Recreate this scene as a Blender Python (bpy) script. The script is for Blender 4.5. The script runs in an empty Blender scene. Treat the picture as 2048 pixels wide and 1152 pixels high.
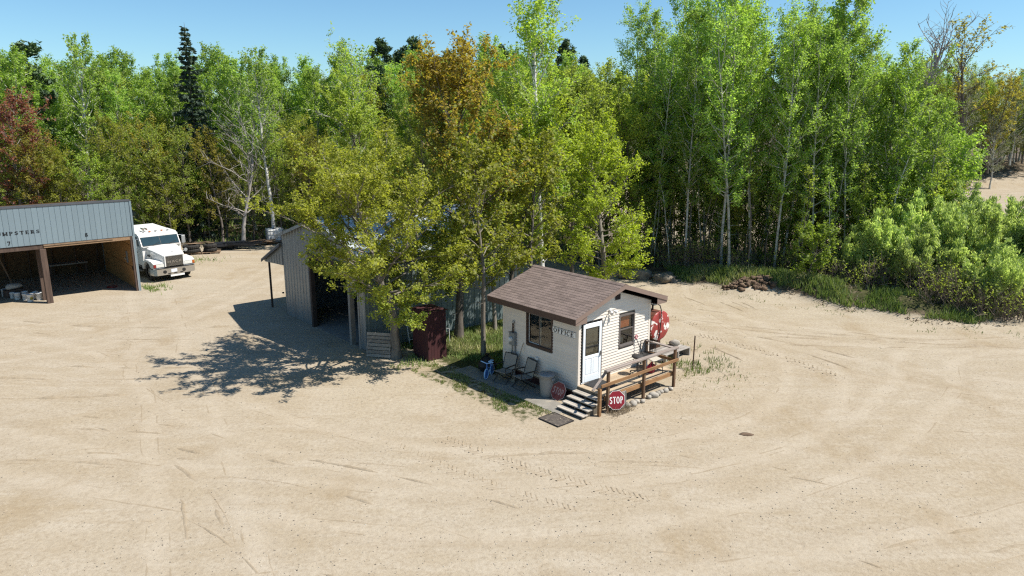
import bpy, math, random
import numpy as np
from mathutils import Vector, Matrix, Quaternion

# ---------------------------------------------------------------- camera, sky, sun, exposure
SC = bpy.context.scene
COL = SC.collection
cam_d = bpy.data.cameras.new('camera')
cam_d.sensor_width = 36.0
cam_d.lens = 24.99
cam_d.clip_start = 0.1
cam_d.clip_end = 5000
CAM = bpy.data.objects.new('camera', cam_d)
COL.objects.link(CAM)
CAM.location = (0, 0, 9.0)
CAM.rotation_euler = (math.radians(90 - 13.086), 0, 0)
SC.camera = CAM

SUN_DIR = Vector((0.695, -0.09, 1.0)).normalized()          # towards the sun
SUN_ELEV = math.asin(SUN_DIR.z)
world = bpy.data.worlds.new('World')
SC.world = world
world.use_nodes = True
wn = world.node_tree
wn.nodes.clear()
w_out = wn.nodes.new('ShaderNodeOutputWorld')
w_bg = wn.nodes.new('ShaderNodeBackground')
w_sky = wn.nodes.new('ShaderNodeTexSky')
w_sky.sky_type = 'NISHITA'
w_sky.sun_disc = False
w_sky.sun_elevation = SUN_ELEV
w_sky.sun_rotation = math.radians(95)
w_sky.altitude = 300
w_sky.air_density = 1.0
w_sky.dust_density = 0.3
w_sky.ozone_density = 1.2
w_bg.inputs['Strength'].default_value = 0.098
w_tint = wn.nodes.new('ShaderNodeMix')
w_tint.data_type = 'RGBA'; w_tint.blend_type = 'MULTIPLY'
w_tint.inputs[0].default_value = 1.0
w_tint.inputs[7].default_value = (0.60, 0.83, 0.95, 1.0)
wn.links.new(w_sky.outputs[0], w_tint.inputs[6])
wn.links.new(w_tint.outputs[2], w_bg.inputs[0])
wn.links.new(w_bg.outputs[0], w_out.inputs[0])

sun_d = bpy.data.lights.new('sun', 'SUN')
sun_d.energy = 5.0
sun_d.angle = math.radians(0.5)
sun_d.color = (1.0, 0.95, 0.87)
SUN = bpy.data.objects.new('sun', sun_d)
COL.objects.link(SUN)
SUN.rotation_euler = (-SUN_DIR).to_track_quat('-Z', 'Y').to_euler()
SUN.location = (30, -10, 60)

SC.view_settings.view_transform = 'Standard'
SC.view_settings.look = 'None'
SC.view_settings.exposure = 0.62
SC.view_settings.gamma = 1.0
SC.view_settings.use_curve_mapping = False
SC.render.engine = 'CYCLES'
SC.cycles.max_bounces = 6
SC.cycles.diffuse_bounces = 3
SC.cycles.glossy_bounces = 2
SC.cycles.transmission_bounces = 4
SC.cycles.transparent_max_bounces = 8
SC.cycles.caustics_reflective = False
SC.cycles.caustics_refractive = False
SC.cycles.use_denoising = False
SC.cycles.sample_clamp_indirect = 2.0
SC.cycles.filter_width = 1.25

random.seed(11)
RNG = np.random.default_rng(11)
PI = math.pi
PSI = math.radians(41.283)                                  # the yard's buildings share this heading
O0 = (2.166, 22.133)
CB, SB = math.cos(PSI), math.sin(PSI)

def yard(b, a, z=0.0):
    """yard axes (b along the office's gable wall, a along its long wall) -> world"""
    return Vector((O0[0] + b * CB - a * SB, O0[1] + b * SB + a * CB, z))

# ---------------------------------------------------------------- materials
MATS = {}

def nodes_of(name):
    m = bpy.data.materials.new(name)
    m.use_nodes = True
    nt = m.node_tree
    nt.nodes.clear()
    out = nt.nodes.new('ShaderNodeOutputMaterial')
    MATS[name] = m
    return m, nt, out

def N(nt, t, **kw):
    n = nt.nodes.new(t)
    for k, v in kw.items():
        if k in n.inputs:
            n.inputs[k].default_value = v
        else:
            setattr(n, k, v)
    return n

def L(nt, a, b):
    nt.links.new(a, b)

def rgb(c):
    return (c[0], c[1], c[2], 1.0)

def mixc(nt, fac, a, b, mode='MIX'):
    n = nt.nodes.new('ShaderNodeMix')
    n.data_type = 'RGBA'
    n.blend_type = mode
    for i, v in ((0, fac), (6, a), (7, b)):
        if isinstance(v, bpy.types.NodeSocket):
            nt.links.new(v, n.inputs[i])
        elif i == 0:
            n.inputs[0].default_value = v
        else:
            n.inputs[i].default_value = rgb(v)
    return n.outputs[2]

def ramp(nt, fac, stops):
    n = nt.nodes.new('ShaderNodeValToRGB')
    el = n.color_ramp.elements
    while len(el) < len(stops):
        el.new(0.5)
    for e, (p, c) in zip(el, stops):
        e.position = p
        e.color = rgb(c) if not isinstance(c, (int, float)) else (c, c, c, 1)
    nt.links.new(fac, n.inputs[0])
    return n.outputs[0]

def noise(nt, scale, detail=4, rough=0.6, coord='Object', stretch=None, dist=0.0):
    tc = nt.nodes.new('ShaderNodeTexCoord')
    v = tc.outputs[coord] if coord != 'World' else nt.nodes.new('ShaderNodeNewGeometry').outputs['Position']
    if stretch:
        mp = nt.nodes.new('ShaderNodeMapping')
        mp.inputs['Scale'].default_value = stretch
        nt.links.new(v, mp.inputs[0])
        v = mp.outputs[0]
    n = nt.nodes.new('ShaderNodeTexNoise')
    n.inputs['Scale'].default_value = scale
    n.inputs['Detail'].default_value = detail
    n.inputs['Roughness'].default_value = rough
    n.inputs['Distortion'].default_value = dist
    nt.links.new(v, n.inputs['Vector'])
    return n.outputs[0]

def objrand(nt, lo, hi):
    oi = nt.nodes.new('ShaderNodeObjectInfo')
    mr = nt.nodes.new('ShaderNodeMapRange')
    mr.inputs['To Min'].default_value = lo
    mr.inputs['To Max'].default_value = hi
    nt.links.new(oi.outputs['Random'], mr.inputs[0])
    return mr.outputs[0]

def scalec(nt, col, val):
    """colour times a value socket"""
    c = nt.nodes.new('ShaderNodeCombineColor')
    for i in range(3):
        nt.links.new(val, c.inputs[i])
    return mixc(nt, 1.0, col, c.outputs[0], 'MULTIPLY')

def bump(nt, h, strength, dist):
    b = nt.nodes.new('ShaderNodeBump')
    b.inputs['Strength'].default_value = strength
    b.inputs['Distance'].default_value = dist
    nt.links.new(h, b.inputs['Height'])
    return b.outputs[0]

KEEP = {'siding', 'truck_white', 'sash_white', 'door_white', 'sign_white', 'white_plastic', 'chrome', 'lens_clear', 'plate_white', 'toy_lightblue',
        'toy_blue', 'gas_red', 'handle_pink', 'sign_red', 'orange_cloth', 'bark_white', 'bark_aspen', 'bark_bare', 'osb'}

def basic(name, c1, c2=None, scale=3.0, rough=0.7, metal=0.0, bmp=0.0, bscale=40.0, vary=0.0, stretch=None,
          coord='Object', detail=5, lo=0.35, hi=0.65, c3=None, c3scale=8.0, c3at=(0.58, 0.66), spec=0.35):
    if name not in KEEP:
        c1 = tuple(x * 0.72 for x in c1); c2 = None if c2 is None else tuple(x * 0.72 for x in c2); c3 = None if c3 is None else tuple(x * 0.72 for x in c3)
    """painted / wooden / mineral surface: two tones in noise, an optional third worn tone, bump and per-piece tone"""
    m, nt, out = nodes_of(name)
    p = nt.nodes.new('ShaderNodeBsdfPrincipled')
    p.inputs['Roughness'].default_value = rough
    p.inputs['Metallic'].default_value = metal
    p.inputs['Specular IOR Level'].default_value = spec
    if c2 is None:
        c2 = tuple(x * 0.82 for x in c1)
    n = noise(nt, scale, detail, 0.6, coord, stretch)
    col = ramp(nt, n, [(lo, c1), (hi, c2)])
    if c3 is not None:
        n3 = noise(nt, c3scale, 6, 0.65, coord, stretch)
        f = ramp(nt, n3, [(c3at[0], 0.0), (c3at[1], 1.0)])
        col = mixc(nt, f, col, c3)
    if vary:
        col = scalec(nt, col, objrand(nt, 1 - vary, 1 + vary))
    L(nt, col, p.inputs['Base Color'])
    if name == 'siding':
        tc = nt.nodes.new('ShaderNodeTexCoord'); sx = nt.nodes.new('ShaderNodeSeparateXYZ'); L(nt, tc.outputs['Object'], sx.inputs[0])
        mh = nt.nodes.new('ShaderNodeMath'); mh.operation = 'MULTIPLY_ADD'; mh.inputs[1].default_value = -0.75; mh.inputs[2].default_value = 0.62
        L(nt, sx.outputs['Z'], mh.inputs[0])
        ms = nt.nodes.new('ShaderNodeMath'); ms.operation = 'ADD'
        L(nt, mh.outputs[0], ms.inputs[0]); L(nt, noise(nt, 7.0, 6, 0.7), ms.inputs[1])
        col = mixc(nt, ramp(nt, ms.outputs[0], [(0.68, 0.0), (1.0, 0.55)]), col, (0.40, 0.31, 0.21))
    if bmp:
        nb = noise(nt, bscale, 4, 0.6, coord, stretch)
        L(nt, bump(nt, nb, bmp, 0.02), p.inputs['Normal'])
    L(nt, p.outputs[0], out.inputs[0])
    return m

# --- sand of the yard, with forest floor and grass where the mask says so
def ground_material():
    m, nt, out = nodes_of('ground_sand')
    p = nt.nodes.new('ShaderNodeBsdfPrincipled')
    p.inputs['Roughness'].default_value = 0.95
    p.inputs['Specular IOR Level'].default_value = 0.1
    big = noise(nt, 0.09, 5, 0.6, 'World', dist=0.6)
    mid = noise(nt, 0.55, 6, 0.65, 'World', stretch=(1.0, 1.6, 1.0), dist=0.4)
    fine = noise(nt, 9.0, 6, 0.7, 'World')
    tiny = noise(nt, 45.0, 3, 0.7, 'World')
    streak = noise(nt, 0.5, 5, 0.65, 'World', stretch=(0.35, 2.2, 1.0), dist=1.2)
    c = ramp(nt, big, [(0.32, (0.330, 0.268, 0.184)), (0.5, (0.347, 0.287, 0.205)), (0.68, (0.356, 0.306, 0.231))])
    f = ramp(nt, mid, [(0.42, 0.0), (0.70, 0.9)])
    c = mixc(nt, f, c, (0.391, 0.336, 0.258))
    c = mixc(nt, ramp(nt, streak, [(0.52, 0.0), (0.70, 0.40)]), c, (0.293, 0.226, 0.145))
    c = mixc(nt, ramp(nt, streak, [(0.34, 0.45), (0.46, 0.0)]), c, (0.411, 0.357, 0.278))
    f2 = ramp(nt, noise(nt, 0.28, 5, 0.6, 'World', stretch=(1.3, 0.8, 1)), [(0.56, 0.0), (0.70, 0.7)])
    c = mixc(nt, f2, c, (0.278, 0.209, 0.125))
    c = mixc(nt, ramp(nt, fine, [(0.36, 0.45), (0.52, 0.0)]), c, (0.230, 0.176, 0.117))
    c = mixc(nt, ramp(nt, fine, [(0.56, 0.0), (0.70, 0.5)]), c, (0.429, 0.376, 0.300))
    c = mixc(nt, ramp(nt, tiny, [(0.31, 0.45), (0.43, 0.0)]), c, (0.147, 0.118, 0.084))
    c = mixc(nt, ramp(nt, noise(nt, 21.0, 2, 0.5, 'World'), [(0.24, 0.8), (0.29, 0.0)]), c, (0.098, 0.080, 0.062))
    al = nt.nodes.new('ShaderNodeAttribute'); al.attribute_name = 'lane'
    ml = nt.nodes.new('ShaderNodeMath'); ml.operation = 'MULTIPLY'
    L(nt, al.outputs['Fac'], ml.inputs[0]); L(nt, ramp(nt, noise(nt, 1.6, 5, 0.7, 'World'), [(0.30, 0.15), (0.62, 1.0)]), ml.inputs[1])
    c = mixc(nt, ml.outputs[0], c, (0.420, 0.362, 0.282))
    ad = nt.nodes.new('ShaderNodeAttribute'); ad.attribute_name = 'damp'
    c = mixc(nt, ad.outputs['Fac'], c, (0.226, 0.173, 0.113))
    at = nt.nodes.new('ShaderNodeAttribute')
    at.attribute_name = 'litter'
    lit_n = noise(nt, 3.0, 6, 0.7, 'World')
    lc = ramp(nt, lit_n, [(0.35, (0.050, 0.040, 0.027)), (0.5, (0.11, 0.085, 0.056)), (0.68, (0.22, 0.175, 0.12))])
    ed = noise(nt, 1.3, 6, 0.7, 'World')
    ma = nt.nodes.new('ShaderNodeMath'); ma.operation = 'ADD'
    L(nt, at.outputs['Fac'], ma.inputs[0]); L(nt, ed, ma.inputs[1])
    lf = ramp(nt, ma.outputs[0], [(0.78, 0.0), (0.98, 1.0)])
    c = mixc(nt, lf, c, lc)
    at2 = nt.nodes.new('ShaderNodeAttribute')
    at2.attribute_name = 'turf'
    gc = ramp(nt, noise(nt, 5.0, 5, 0.7, 'World'), [(0.35, (0.031, 0.040, 0.011)), (0.65, (0.081, 0.081, 0.034))])
    ma2 = nt.nodes.new('ShaderNodeMath'); ma2.operation = 'ADD'
    L(nt, at2.outputs['Fac'], ma2.inputs[0]); L(nt, noise(nt, 4.5, 6, 0.75, 'World'), ma2.inputs[1])
    gf = ramp(nt, ma2.outputs[0], [(0.85, 0.0), (1.1, 1.0)])
    c = mixc(nt, gf, c, gc)
    L(nt, c, p.inputs['Base Color'])
    b1 = noise(nt, 2.2, 6, 0.7, 'World', stretch=(1, 2.2, 1))
    b2 = noise(nt, 28.0, 4, 0.7, 'World')
    b3 = noise(nt, 7.0, 5, 0.7, 'World', dist=0.5)
    n1 = nt.nodes.new('ShaderNodeBump'); n1.inputs['Strength'].default_value = 0.35; n1.inputs['Distance'].default_value = 0.10
    L(nt, b1, n1.inputs['Height'])
    n2 = nt.nodes.new('ShaderNodeBump'); n2.inputs['Strength'].default_value = 0.35; n2.inputs['Distance'].default_value = 0.02
    L(nt, b2, n2.inputs['Height']); L(nt, n1.outputs[0], n2.inputs['Normal'])
    n3 = nt.nodes.new('ShaderNodeBump'); n3.inputs['Strength'].default_value = 0.3; n3.inputs['Distance'].default_value = 0.05
    L(nt, b3, n3.inputs['Height']); L(nt, n2.outputs[0], n3.inputs['Normal'])
    L(nt, n3.outputs[0], p.inputs['Normal'])
    L(nt, p.outputs[0], out.inputs[0])
    return m

ground_material()

def leaf_material(name, cols, trans=0.58, rough=0.6, hue=0.2):
    """leaf: tone per leaf (tint attribute), tone per tree, light passing through"""
    m, nt, out = nodes_of(name)
    at = nt.nodes.new('ShaderNodeAttribute'); at.attribute_name = 'tint'
    k = len(cols)
    col = ramp(nt, at.outputs['Fac'], [(i / (k - 1), c) for i, c in enumerate(cols)])
    col = scalec(nt, col, objrand(nt, 1 - hue, 1 + hue))
    d = nt.nodes.new('ShaderNodeBsdfDiffuse'); d.inputs['Roughness'].default_value = 0.3
    t = nt.nodes.new('ShaderNodeBsdfTranslucent')
    g = nt.nodes.new('ShaderNodeBsdfGlossy'); g.inputs['Roughness'].default_value = 0.6
    L(nt, col, d.inputs[0])
    tcol = mixc(nt, 1.0, col, (1.15, 1.2, 0.65), 'MULTIPLY')
    L(nt, tcol, t.inputs[0])
    mx = nt.nodes.new('ShaderNodeMixShader'); mx.inputs[0].default_value = trans
    L(nt, d.outputs[0], mx.inputs[1]); L(nt, t.outputs[0], mx.inputs[2])
    m2 = nt.nodes.new('ShaderNodeMixShader'); m2.inputs[0].default_value = 0.025
    L(nt, mx.outputs[0], m2.inputs[1]); L(nt, g.outputs[0], m2.inputs[2])
    L(nt, m2.outputs[0], out.inputs[0])
    return m

leaf_material('leaf_aspen', [(0.183, 0.268, 0.051), (0.324, 0.460, 0.085), (0.481, 0.620, 0.135)])
leaf_material('leaf_aspen_dark', [(0.179, 0.278, 0.065), (0.316, 0.463, 0.091), (0.475, 0.640, 0.142)])
leaf_material('leaf_maple', [(0.201, 0.224, 0.031),(0.320, 0.339, 0.047),(0.434, 0.434, 0.064)])
leaf_material('leaf_maple_olive', [(0.210,0.264,0.049),(0.337,0.411,0.070),(0.459,0.519,0.102)])
leaf_material('leaf_orange', [(0.30,0.225,0.036),(0.47,0.35,0.052),(0.58,0.455,0.078)])
leaf_material('leaf_bronze', [(0.230,0.207,0.046),(0.356,0.310,0.057),(0.460,0.391,0.071)])
leaf_material('leaf_birch', [(0.205, 0.287, 0.046), (0.319, 0.439, 0.067), (0.439, 0.547, 0.101)])
leaf_material('leaf_bright', [(0.24, 0.305, 0.032), (0.38, 0.46, 0.048), (0.50, 0.57, 0.07)])
leaf_material('leaf_red', [(0.155, 0.055, 0.047), (0.255, 0.087, 0.065), (0.346, 0.155, 0.091)])
leaf_material('leaf_pale', [(0.206, 0.218, 0.133), (0.303, 0.315, 0.200), (0.411, 0.411, 0.278)], 0.3)
leaf_material('leaf_willow', [(0.299,0.380,0.138),(0.460,0.564,0.207),(0.609,0.690,0.310)])
leaf_material('needle_dark', [(0.022, 0.040, 0.027), (0.040, 0.065, 0.040), (0.062, 0.094, 0.050)], 0.12)
leaf_material('needle_pine', [(0.048, 0.085, 0.044), (0.085, 0.141, 0.064), (0.133, 0.189, 0.079)], 0.15)
leaf_material('leaf_sapling', [(0.177, 0.258, 0.039), (0.282, 0.386, 0.055), (0.402, 0.483, 0.072)])
leaf_material('grass_blade', [(0.072, 0.124, 0.023), (0.143, 0.215, 0.039), (0.260, 0.286, 0.091), (0.468, 0.390, 0.221)], 0.3)
leaf_material('grass_lush', [(0.109, 0.167, 0.043), (0.189, 0.268, 0.072), (0.290, 0.341, 0.116), (0.580, 0.500, 0.304)], 0.3)
leaf_material('dry_litter', [(0.120, 0.090, 0.060), (0.264, 0.204, 0.138), (0.480, 0.396, 0.288)], 0.1)

basic('bark_white', (0.66, 0.645, 0.60), (0.36, 0.345, 0.31), 2.0, 0.85, bmp=0.2, bscale=20, c3=(0.06, 0.055, 0.05), c3scale=2.2,
      stretch=(1, 1, 2.5), c3at=(0.60, 0.64), vary=0.15)
basic('bark_aspen', (0.56, 0.55, 0.49), (0.25, 0.245, 0.20), 1.6, 0.85, bmp=0.2, bscale=20, c3=(0.07, 0.06, 0.05), c3scale=2.0,
      stretch=(1, 1, 2.2), c3at=(0.58, 0.64), vary=0.2)
basic('bark_grey', (0.34, 0.30, 0.25), (0.18, 0.155, 0.13), 3.0, 0.9, bmp=0.5, bscale=16, stretch=(2, 2, 0.5), vary=0.2)
basic('bark_dark', (0.24, 0.205, 0.17), (0.12, 0.10, 0.085), 3.0, 0.9, bmp=0.5, bscale=16, stretch=(2, 2, 0.5), vary=0.25)
basic('bark_bare', (0.36, 0.33, 0.30), (0.24, 0.22, 0.20), 3.0, 0.9, vary=0.15)
basic('twig', (0.34, 0.275, 0.22), (0.19, 0.15, 0.12), 3.0, 0.9, vary=0.2)

# buildings
basic('siding', (0.69, 0.625, 0.54), (0.635, 0.57, 0.49), 1.5, 0.55, vary=0.035, stretch=(0.6, 0.6, 2), bmp=0.05, bscale=60, spec=0.4)
basic('shingle', (0.30, 0.232, 0.20), (0.20, 0.152, 0.132), 30.0, 0.9, vary=0.16, bmp=0.5, bscale=120, spec=0.15)
basic('brown_trim', (0.105, 0.060, 0.047), (0.085, 0.048, 0.038), 3.0, 0.5, vary=0.04)
basic('fascia_tan', (0.30, 0.215, 0.175), (0.27, 0.19, 0.155), 3.0, 0.5, vary=0.03)
basic('window_brown', (0.075, 0.042, 0.034), (0.055, 0.032, 0.027), 3.0, 0.45)
basic('window_grey', (0.20, 0.175, 0.16), (0.16, 0.14, 0.13), 3.0, 0.45)
basic('sash_white', (0.62, 0.62, 0.60), (0.55, 0.55, 0.54), 3.0, 0.5)
basic('door_white', (0.78, 0.82, 0.84), (0.74, 0.78, 0.80), 2.0, 0.4)
basic('black_gap', (0.012, 0.012, 0.012), (0.02, 0.02, 0.02), 3.0, 0.6)
basic('skirt_red', (0.10, 0.030, 0.028), (0.06, 0.022, 0.02), 6.0, 0.9, bmp=0.3)
basic('sign_white', (0.80, 0.80, 0.77), (0.72, 0.72, 0.69), 4.0, 0.5)
basic('letter_black', (0.014, 0.014, 0.016), (0.022, 0.022, 0.024), 4.0, 0.5)
basic('meter_grey', (0.30, 0.335, 0.35), (0.25, 0.28, 0.295), 4.0, 0.45, metal=0.3)
basic('conduit', (0.50, 0.52, 0.53), (0.42, 0.44, 0.45), 4.0, 0.4, metal=0.4)
basic('orange_cloth', (0.62, 0.16, 0.045), (0.55, 0.13, 0.04), 6.0, 0.8)
basic('room_wall', (0.30, 0.245, 0.18), (0.24, 0.195, 0.145), 3.0, 0.8)
basic('paper', (0.60, 0.57, 0.50), (0.5, 0.47, 0.42), 6.0, 0.8)
basic('deck_wood', (0.60, 0.475, 0.325), (0.47, 0.355, 0.235), 2.5, 0.85, vary=0.14, stretch=(0.5, 9, 9), bmp=0.25, bscale=25)
basic('rail_wood_grey', (0.44, 0.375, 0.325), (0.27, 0.215, 0.185), 3.0, 0.85, vary=0.08, stretch=(0.5, 8, 8), bmp=0.3, bscale=25,
      c3=(0.33, 0.20, 0.13), c3scale=2.5)
basic('rail_wood_brown', (0.42, 0.235, 0.105), (0.26, 0.135, 0.062), 3.0, 0.8, vary=0.15, stretch=(0.6, 6, 6), bmp=0.2, bscale=25)
basic('post_wood', (0.23, 0.135, 0.075), (0.14, 0.08, 0.048), 3.0, 0.85, vary=0.15, stretch=(6, 6, 0.6), bmp=0.2, bscale=25)
basic('tread_wood', (0.62, 0.56, 0.475), (0.47, 0.41, 0.335), 3.0, 0.9, vary=0.10, stretch=(7, 0.6, 7), bmp=0.25, bscale=25)
basic('tread_edge', (0.20, 0.17, 0.125), (0.12, 0.10, 0.075), 4.0, 0.9)
basic('sign_red', (0.235, 0.012, 0.024), (0.205, 0.012, 0.022), 2.0, 0.4)
basic('sign_red_faded', (0.34, 0.085, 0.062), (0.24, 0.045, 0.042), 3.0, 0.6, c3=(0.17, 0.03, 0.03), c3scale=4)
basic('sign_letter_faded', (0.62, 0.44, 0.39), (0.52, 0.33, 0.30), 8.0, 0.6)
basic('bare_metal', (0.45, 0.45, 0.45), (0.34, 0.34, 0.34), 5.0, 0.4, metal=0.8)
basic('rust', (0.115, 0.052, 0.03), (0.065, 0.034, 0.024), 8.0, 0.9, bmp=0.3)
basic('concrete', (0.36, 0.335, 0.285), (0.26, 0.24, 0.205), 2.0, 0.95, bmp=0.3, bscale=30, vary=0.1, c3=(0.42, 0.37, 0.29), c3scale=3)
basic('mat_rubber', (0.16, 0.135, 0.11), (0.075, 0.062, 0.055), 7.0, 0.95, bmp=0.6, bscale=60, c3=(0.36, 0.30, 0.22), c3scale=9)
basic('mat_edge', (0.045, 0.038, 0.036), (0.03, 0.026, 0.025), 7.0, 0.9)
basic('mat_dark', (0.030, 0.030, 0.032), (0.05, 0.05, 0.05), 20.0, 0.95)
basic('can_grey', (0.42, 0.40, 0.36), (0.37, 0.35, 0.315), 3.0, 0.55)
basic('can_lid', (0.34, 0.35, 0.35), (0.29, 0.30, 0.31), 3.0, 0.5)
basic('chair_cloth', (0.42, 0.38, 0.32), (0.37, 0.335, 0.285), 6.0, 0.85)
basic('black_metal', (0.022, 0.022, 0.024), (0.035, 0.034, 0.034), 8.0, 0.5)
basic('seat_black', (0.035, 0.034, 0.034), (0.055, 0.052, 0.05), 8.0, 0.7)
basic('seat_cream', (0.66, 0.60, 0.50), (0.58, 0.52, 0.43), 8.0, 0.7)
basic('toy_blue', (0.06, 0.19, 0.52), (0.05, 0.16, 0.45), 4.0, 0.45)
basic('toy_lightblue', (0.35, 0.55, 0.80), (0.28, 0.47, 0.72), 6.0, 0.5)
basic('black_plastic', (0.010, 0.010, 0.011), (0.018, 0.018, 0.02), 6.0, 0.45, bmp=0.4)
basic('broom_stick', (0.40, 0.31, 0.21), (0.30, 0.23, 0.16), 6.0, 0.8)
basic('gas_red', (0.50, 0.028, 0.055), (0.40, 0.025, 0.045), 4.0, 0.45)
basic('handle_pink', (0.46, 0.035, 0.09), (0.4, 0.03, 0.08), 4.0, 0.5)
basic('stone', (0.50, 0.455, 0.385), (0.37, 0.33, 0.275), 5.0, 0.9, bmp=0.4, bscale=15, vary=0.22)
basic('boulder', (0.33, 0.28, 0.215), (0.19, 0.165, 0.13), 2.0, 0.95, bmp=0.7, bscale=9, c3=(0.42, 0.38, 0.31), c3scale=4, vary=0.12)
basic('clod', (0.225, 0.152, 0.10), (0.12, 0.078, 0.05), 3.0, 0.95, bmp=0.8, bscale=12, vary=0.25)
basic('cab_red', (0.085, 0.026, 0.028), (0.062, 0.020, 0.023), 3.0, 0.7, vary=0.12, stretch=(4, 4, 0.6), bmp=0.15)
basic('pallet_wood', (0.42, 0.375, 0.32), (0.26, 0.225, 0.19), 4.0, 0.9, vary=0.16, stretch=(0.7, 6, 6), bmp=0.25)
basic('steel_grey', (0.335, 0.365, 0.375), (0.29, 0.315, 0.325), 1.2, 0.42, metal=0.55, vary=0.10, stretch=(2, 2, 0.5), c3=(0.20, 0.17, 0.14), c3scale=1.8, c3at=(0.58, 0.8))
basic('steel_teal', (0.235, 0.29, 0.29), (0.19, 0.24, 0.245), 1.2, 0.5, metal=0.3, vary=0.07, stretch=(2, 2, 0.5),
      c3=(0.20, 0.20, 0.18), c3scale=2.2, c3at=(0.62, 0.75))
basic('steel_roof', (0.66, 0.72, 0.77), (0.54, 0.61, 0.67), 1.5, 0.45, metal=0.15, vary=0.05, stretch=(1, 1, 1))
basic('steel_blue', (0.285, 0.365, 0.405), (0.255, 0.33, 0.37), 1.0, 0.5, metal=0.1, vary=0.035, stretch=(2, 2, 0.4),
      c3=(0.20, 0.19, 0.17), c3scale=1.6, c3at=(0.58, 0.85))
basic('roof_dark', (0.115, 0.12, 0.13), (0.085, 0.088, 0.095), 3.0, 0.7, vary=0.06)
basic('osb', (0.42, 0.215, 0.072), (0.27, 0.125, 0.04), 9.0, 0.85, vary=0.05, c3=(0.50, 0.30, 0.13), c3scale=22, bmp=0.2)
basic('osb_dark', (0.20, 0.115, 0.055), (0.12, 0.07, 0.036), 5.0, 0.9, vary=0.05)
basic('beam_wood', (0.165, 0.11, 0.083), (0.095, 0.064, 0.05), 3.0, 0.9, stretch=(5, 5, 0.5), bmp=0.3, vary=0.12)
basic('beam_raw', (0.46, 0.30, 0.175), (0.30, 0.185, 0.105), 4.0, 0.9, stretch=(5, 0.4, 5), bmp=0.3, vary=0.1)
basic('post_steel', (0.075, 0.052, 0.042), (0.05, 0.036, 0.03), 4.0, 0.8)
basic('white_plastic', (0.72, 0.72, 0.70), (0.62, 0.62, 0.60), 5.0, 0.45, vary=0.06)
basic('label_yellow', (0.55, 0.42, 0.05), (0.45, 0.36, 0.05), 5.0, 0.5)
basic('grey_wood', (0.45, 0.41, 0.36), (0.33, 0.295, 0.26), 4.0, 0.9, vary=0.15)
basic('truck_white', (0.76, 0.76, 0.745), (0.70, 0.69, 0.67), 1.5, 0.32, spec=0.5, c3=(0.47, 0.42, 0.35), c3scale=1.8, c3at=(0.52, 0.85))
basic('truck_black', (0.02, 0.02, 0.021), (0.035, 0.034, 0.033), 5.0, 0.55)
basic('chrome', (0.62, 0.62, 0.62), (0.52, 0.52, 0.52), 2.0, 0.22, metal=0.95)
basic('rubber', (0.028, 0.027, 0.026), (0.055, 0.05, 0.044), 5.0, 0.9)
basic('rim', (0.42, 0.40, 0.37), (0.30, 0.28, 0.255), 5.0, 0.5, metal=0.5)
basic('lens_clear', (0.66, 0.66, 0.62), (0.58, 0.58, 0.55), 9.0, 0.2)
basic('lens_amber', (0.60, 0.16, 0.02), (0.5, 0.12, 0.02), 9.0, 0.3)
basic('lens_red', (0.36, 0.035, 0.03), (0.30, 0.03, 0.025), 9.0, 0.3)
basic('plate_white', (0.70, 0.74, 0.80), (0.64, 0.68, 0.74), 9.0, 0.4)
basic('scrap_dark', (0.055, 0.062, 0.075), (0.035, 0.038, 0.045), 4.0, 0.45, metal=0.4, vary=0.2)
basic('scrap_wood', (0.34, 0.235, 0.15), (0.20, 0.13, 0.082), 4.0, 0.9, vary=0.25)
basic('loader_red', (0.19, 0.055, 0.04), (0.13, 0.04, 0.03), 4.0, 0.6)
basic('clay_bank', (0.145, 0.118, 0.095), (0.085, 0.07, 0.056), 1.2, 0.95, bmp=0.8, bscale=5)

def tank_material():
    m, nt, out = nodes_of('tank_paint')
    p = nt.nodes.new('ShaderNodeBsdfPrincipled'); p.inputs['Roughness'].default_value = 0.6
    c = ramp(nt, noise(nt, 5, 5, 0.6), [(0.35, (0.34, 0.045, 0.035)), (0.65, (0.24, 0.03, 0.026))])
    n = noise(nt, 2.6, 7, 0.62, dist=0.5)
    f = ramp(nt, n, [(0.555, 0.0), (0.575, 1.0)])
    c = mixc(nt, f, c, (0.74, 0.70, 0.64))
    n2 = noise(nt, 3.4, 6, 0.65)
    f2 = ramp(nt, n2, [(0.60, 0.0), (0.66, 1.0)])
    c = mixc(nt, f2, c, (0.16, 0.055, 0.025))
    L(nt, c, p.inputs['Base Color']); L(nt, p.outputs[0], out.inputs[0])
    m2, nt, out = nodes_of('tank_rust')
    p = nt.nodes.new('ShaderNodeBsdfPrincipled'); p.inputs['Roughness'].default_value = 0.8
    c = ramp(nt, noise(nt, 6, 6, 0.65), [(0.35, (0.16, 0.05, 0.022)), (0.55, (0.10, 0.03, 0.018)), (0.7, (0.25, 0.085, 0.03))])
    c = mixc(nt, ramp(nt, noise(nt, 4, 6, 0.65), [(0.62, 0.0), (0.65, 0.8)]), c, (0.5, 0.42, 0.36))
    L(nt, c, p.inputs['Base Color']); L(nt, p.outputs[0], out.inputs[0])
tank_material()

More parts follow.
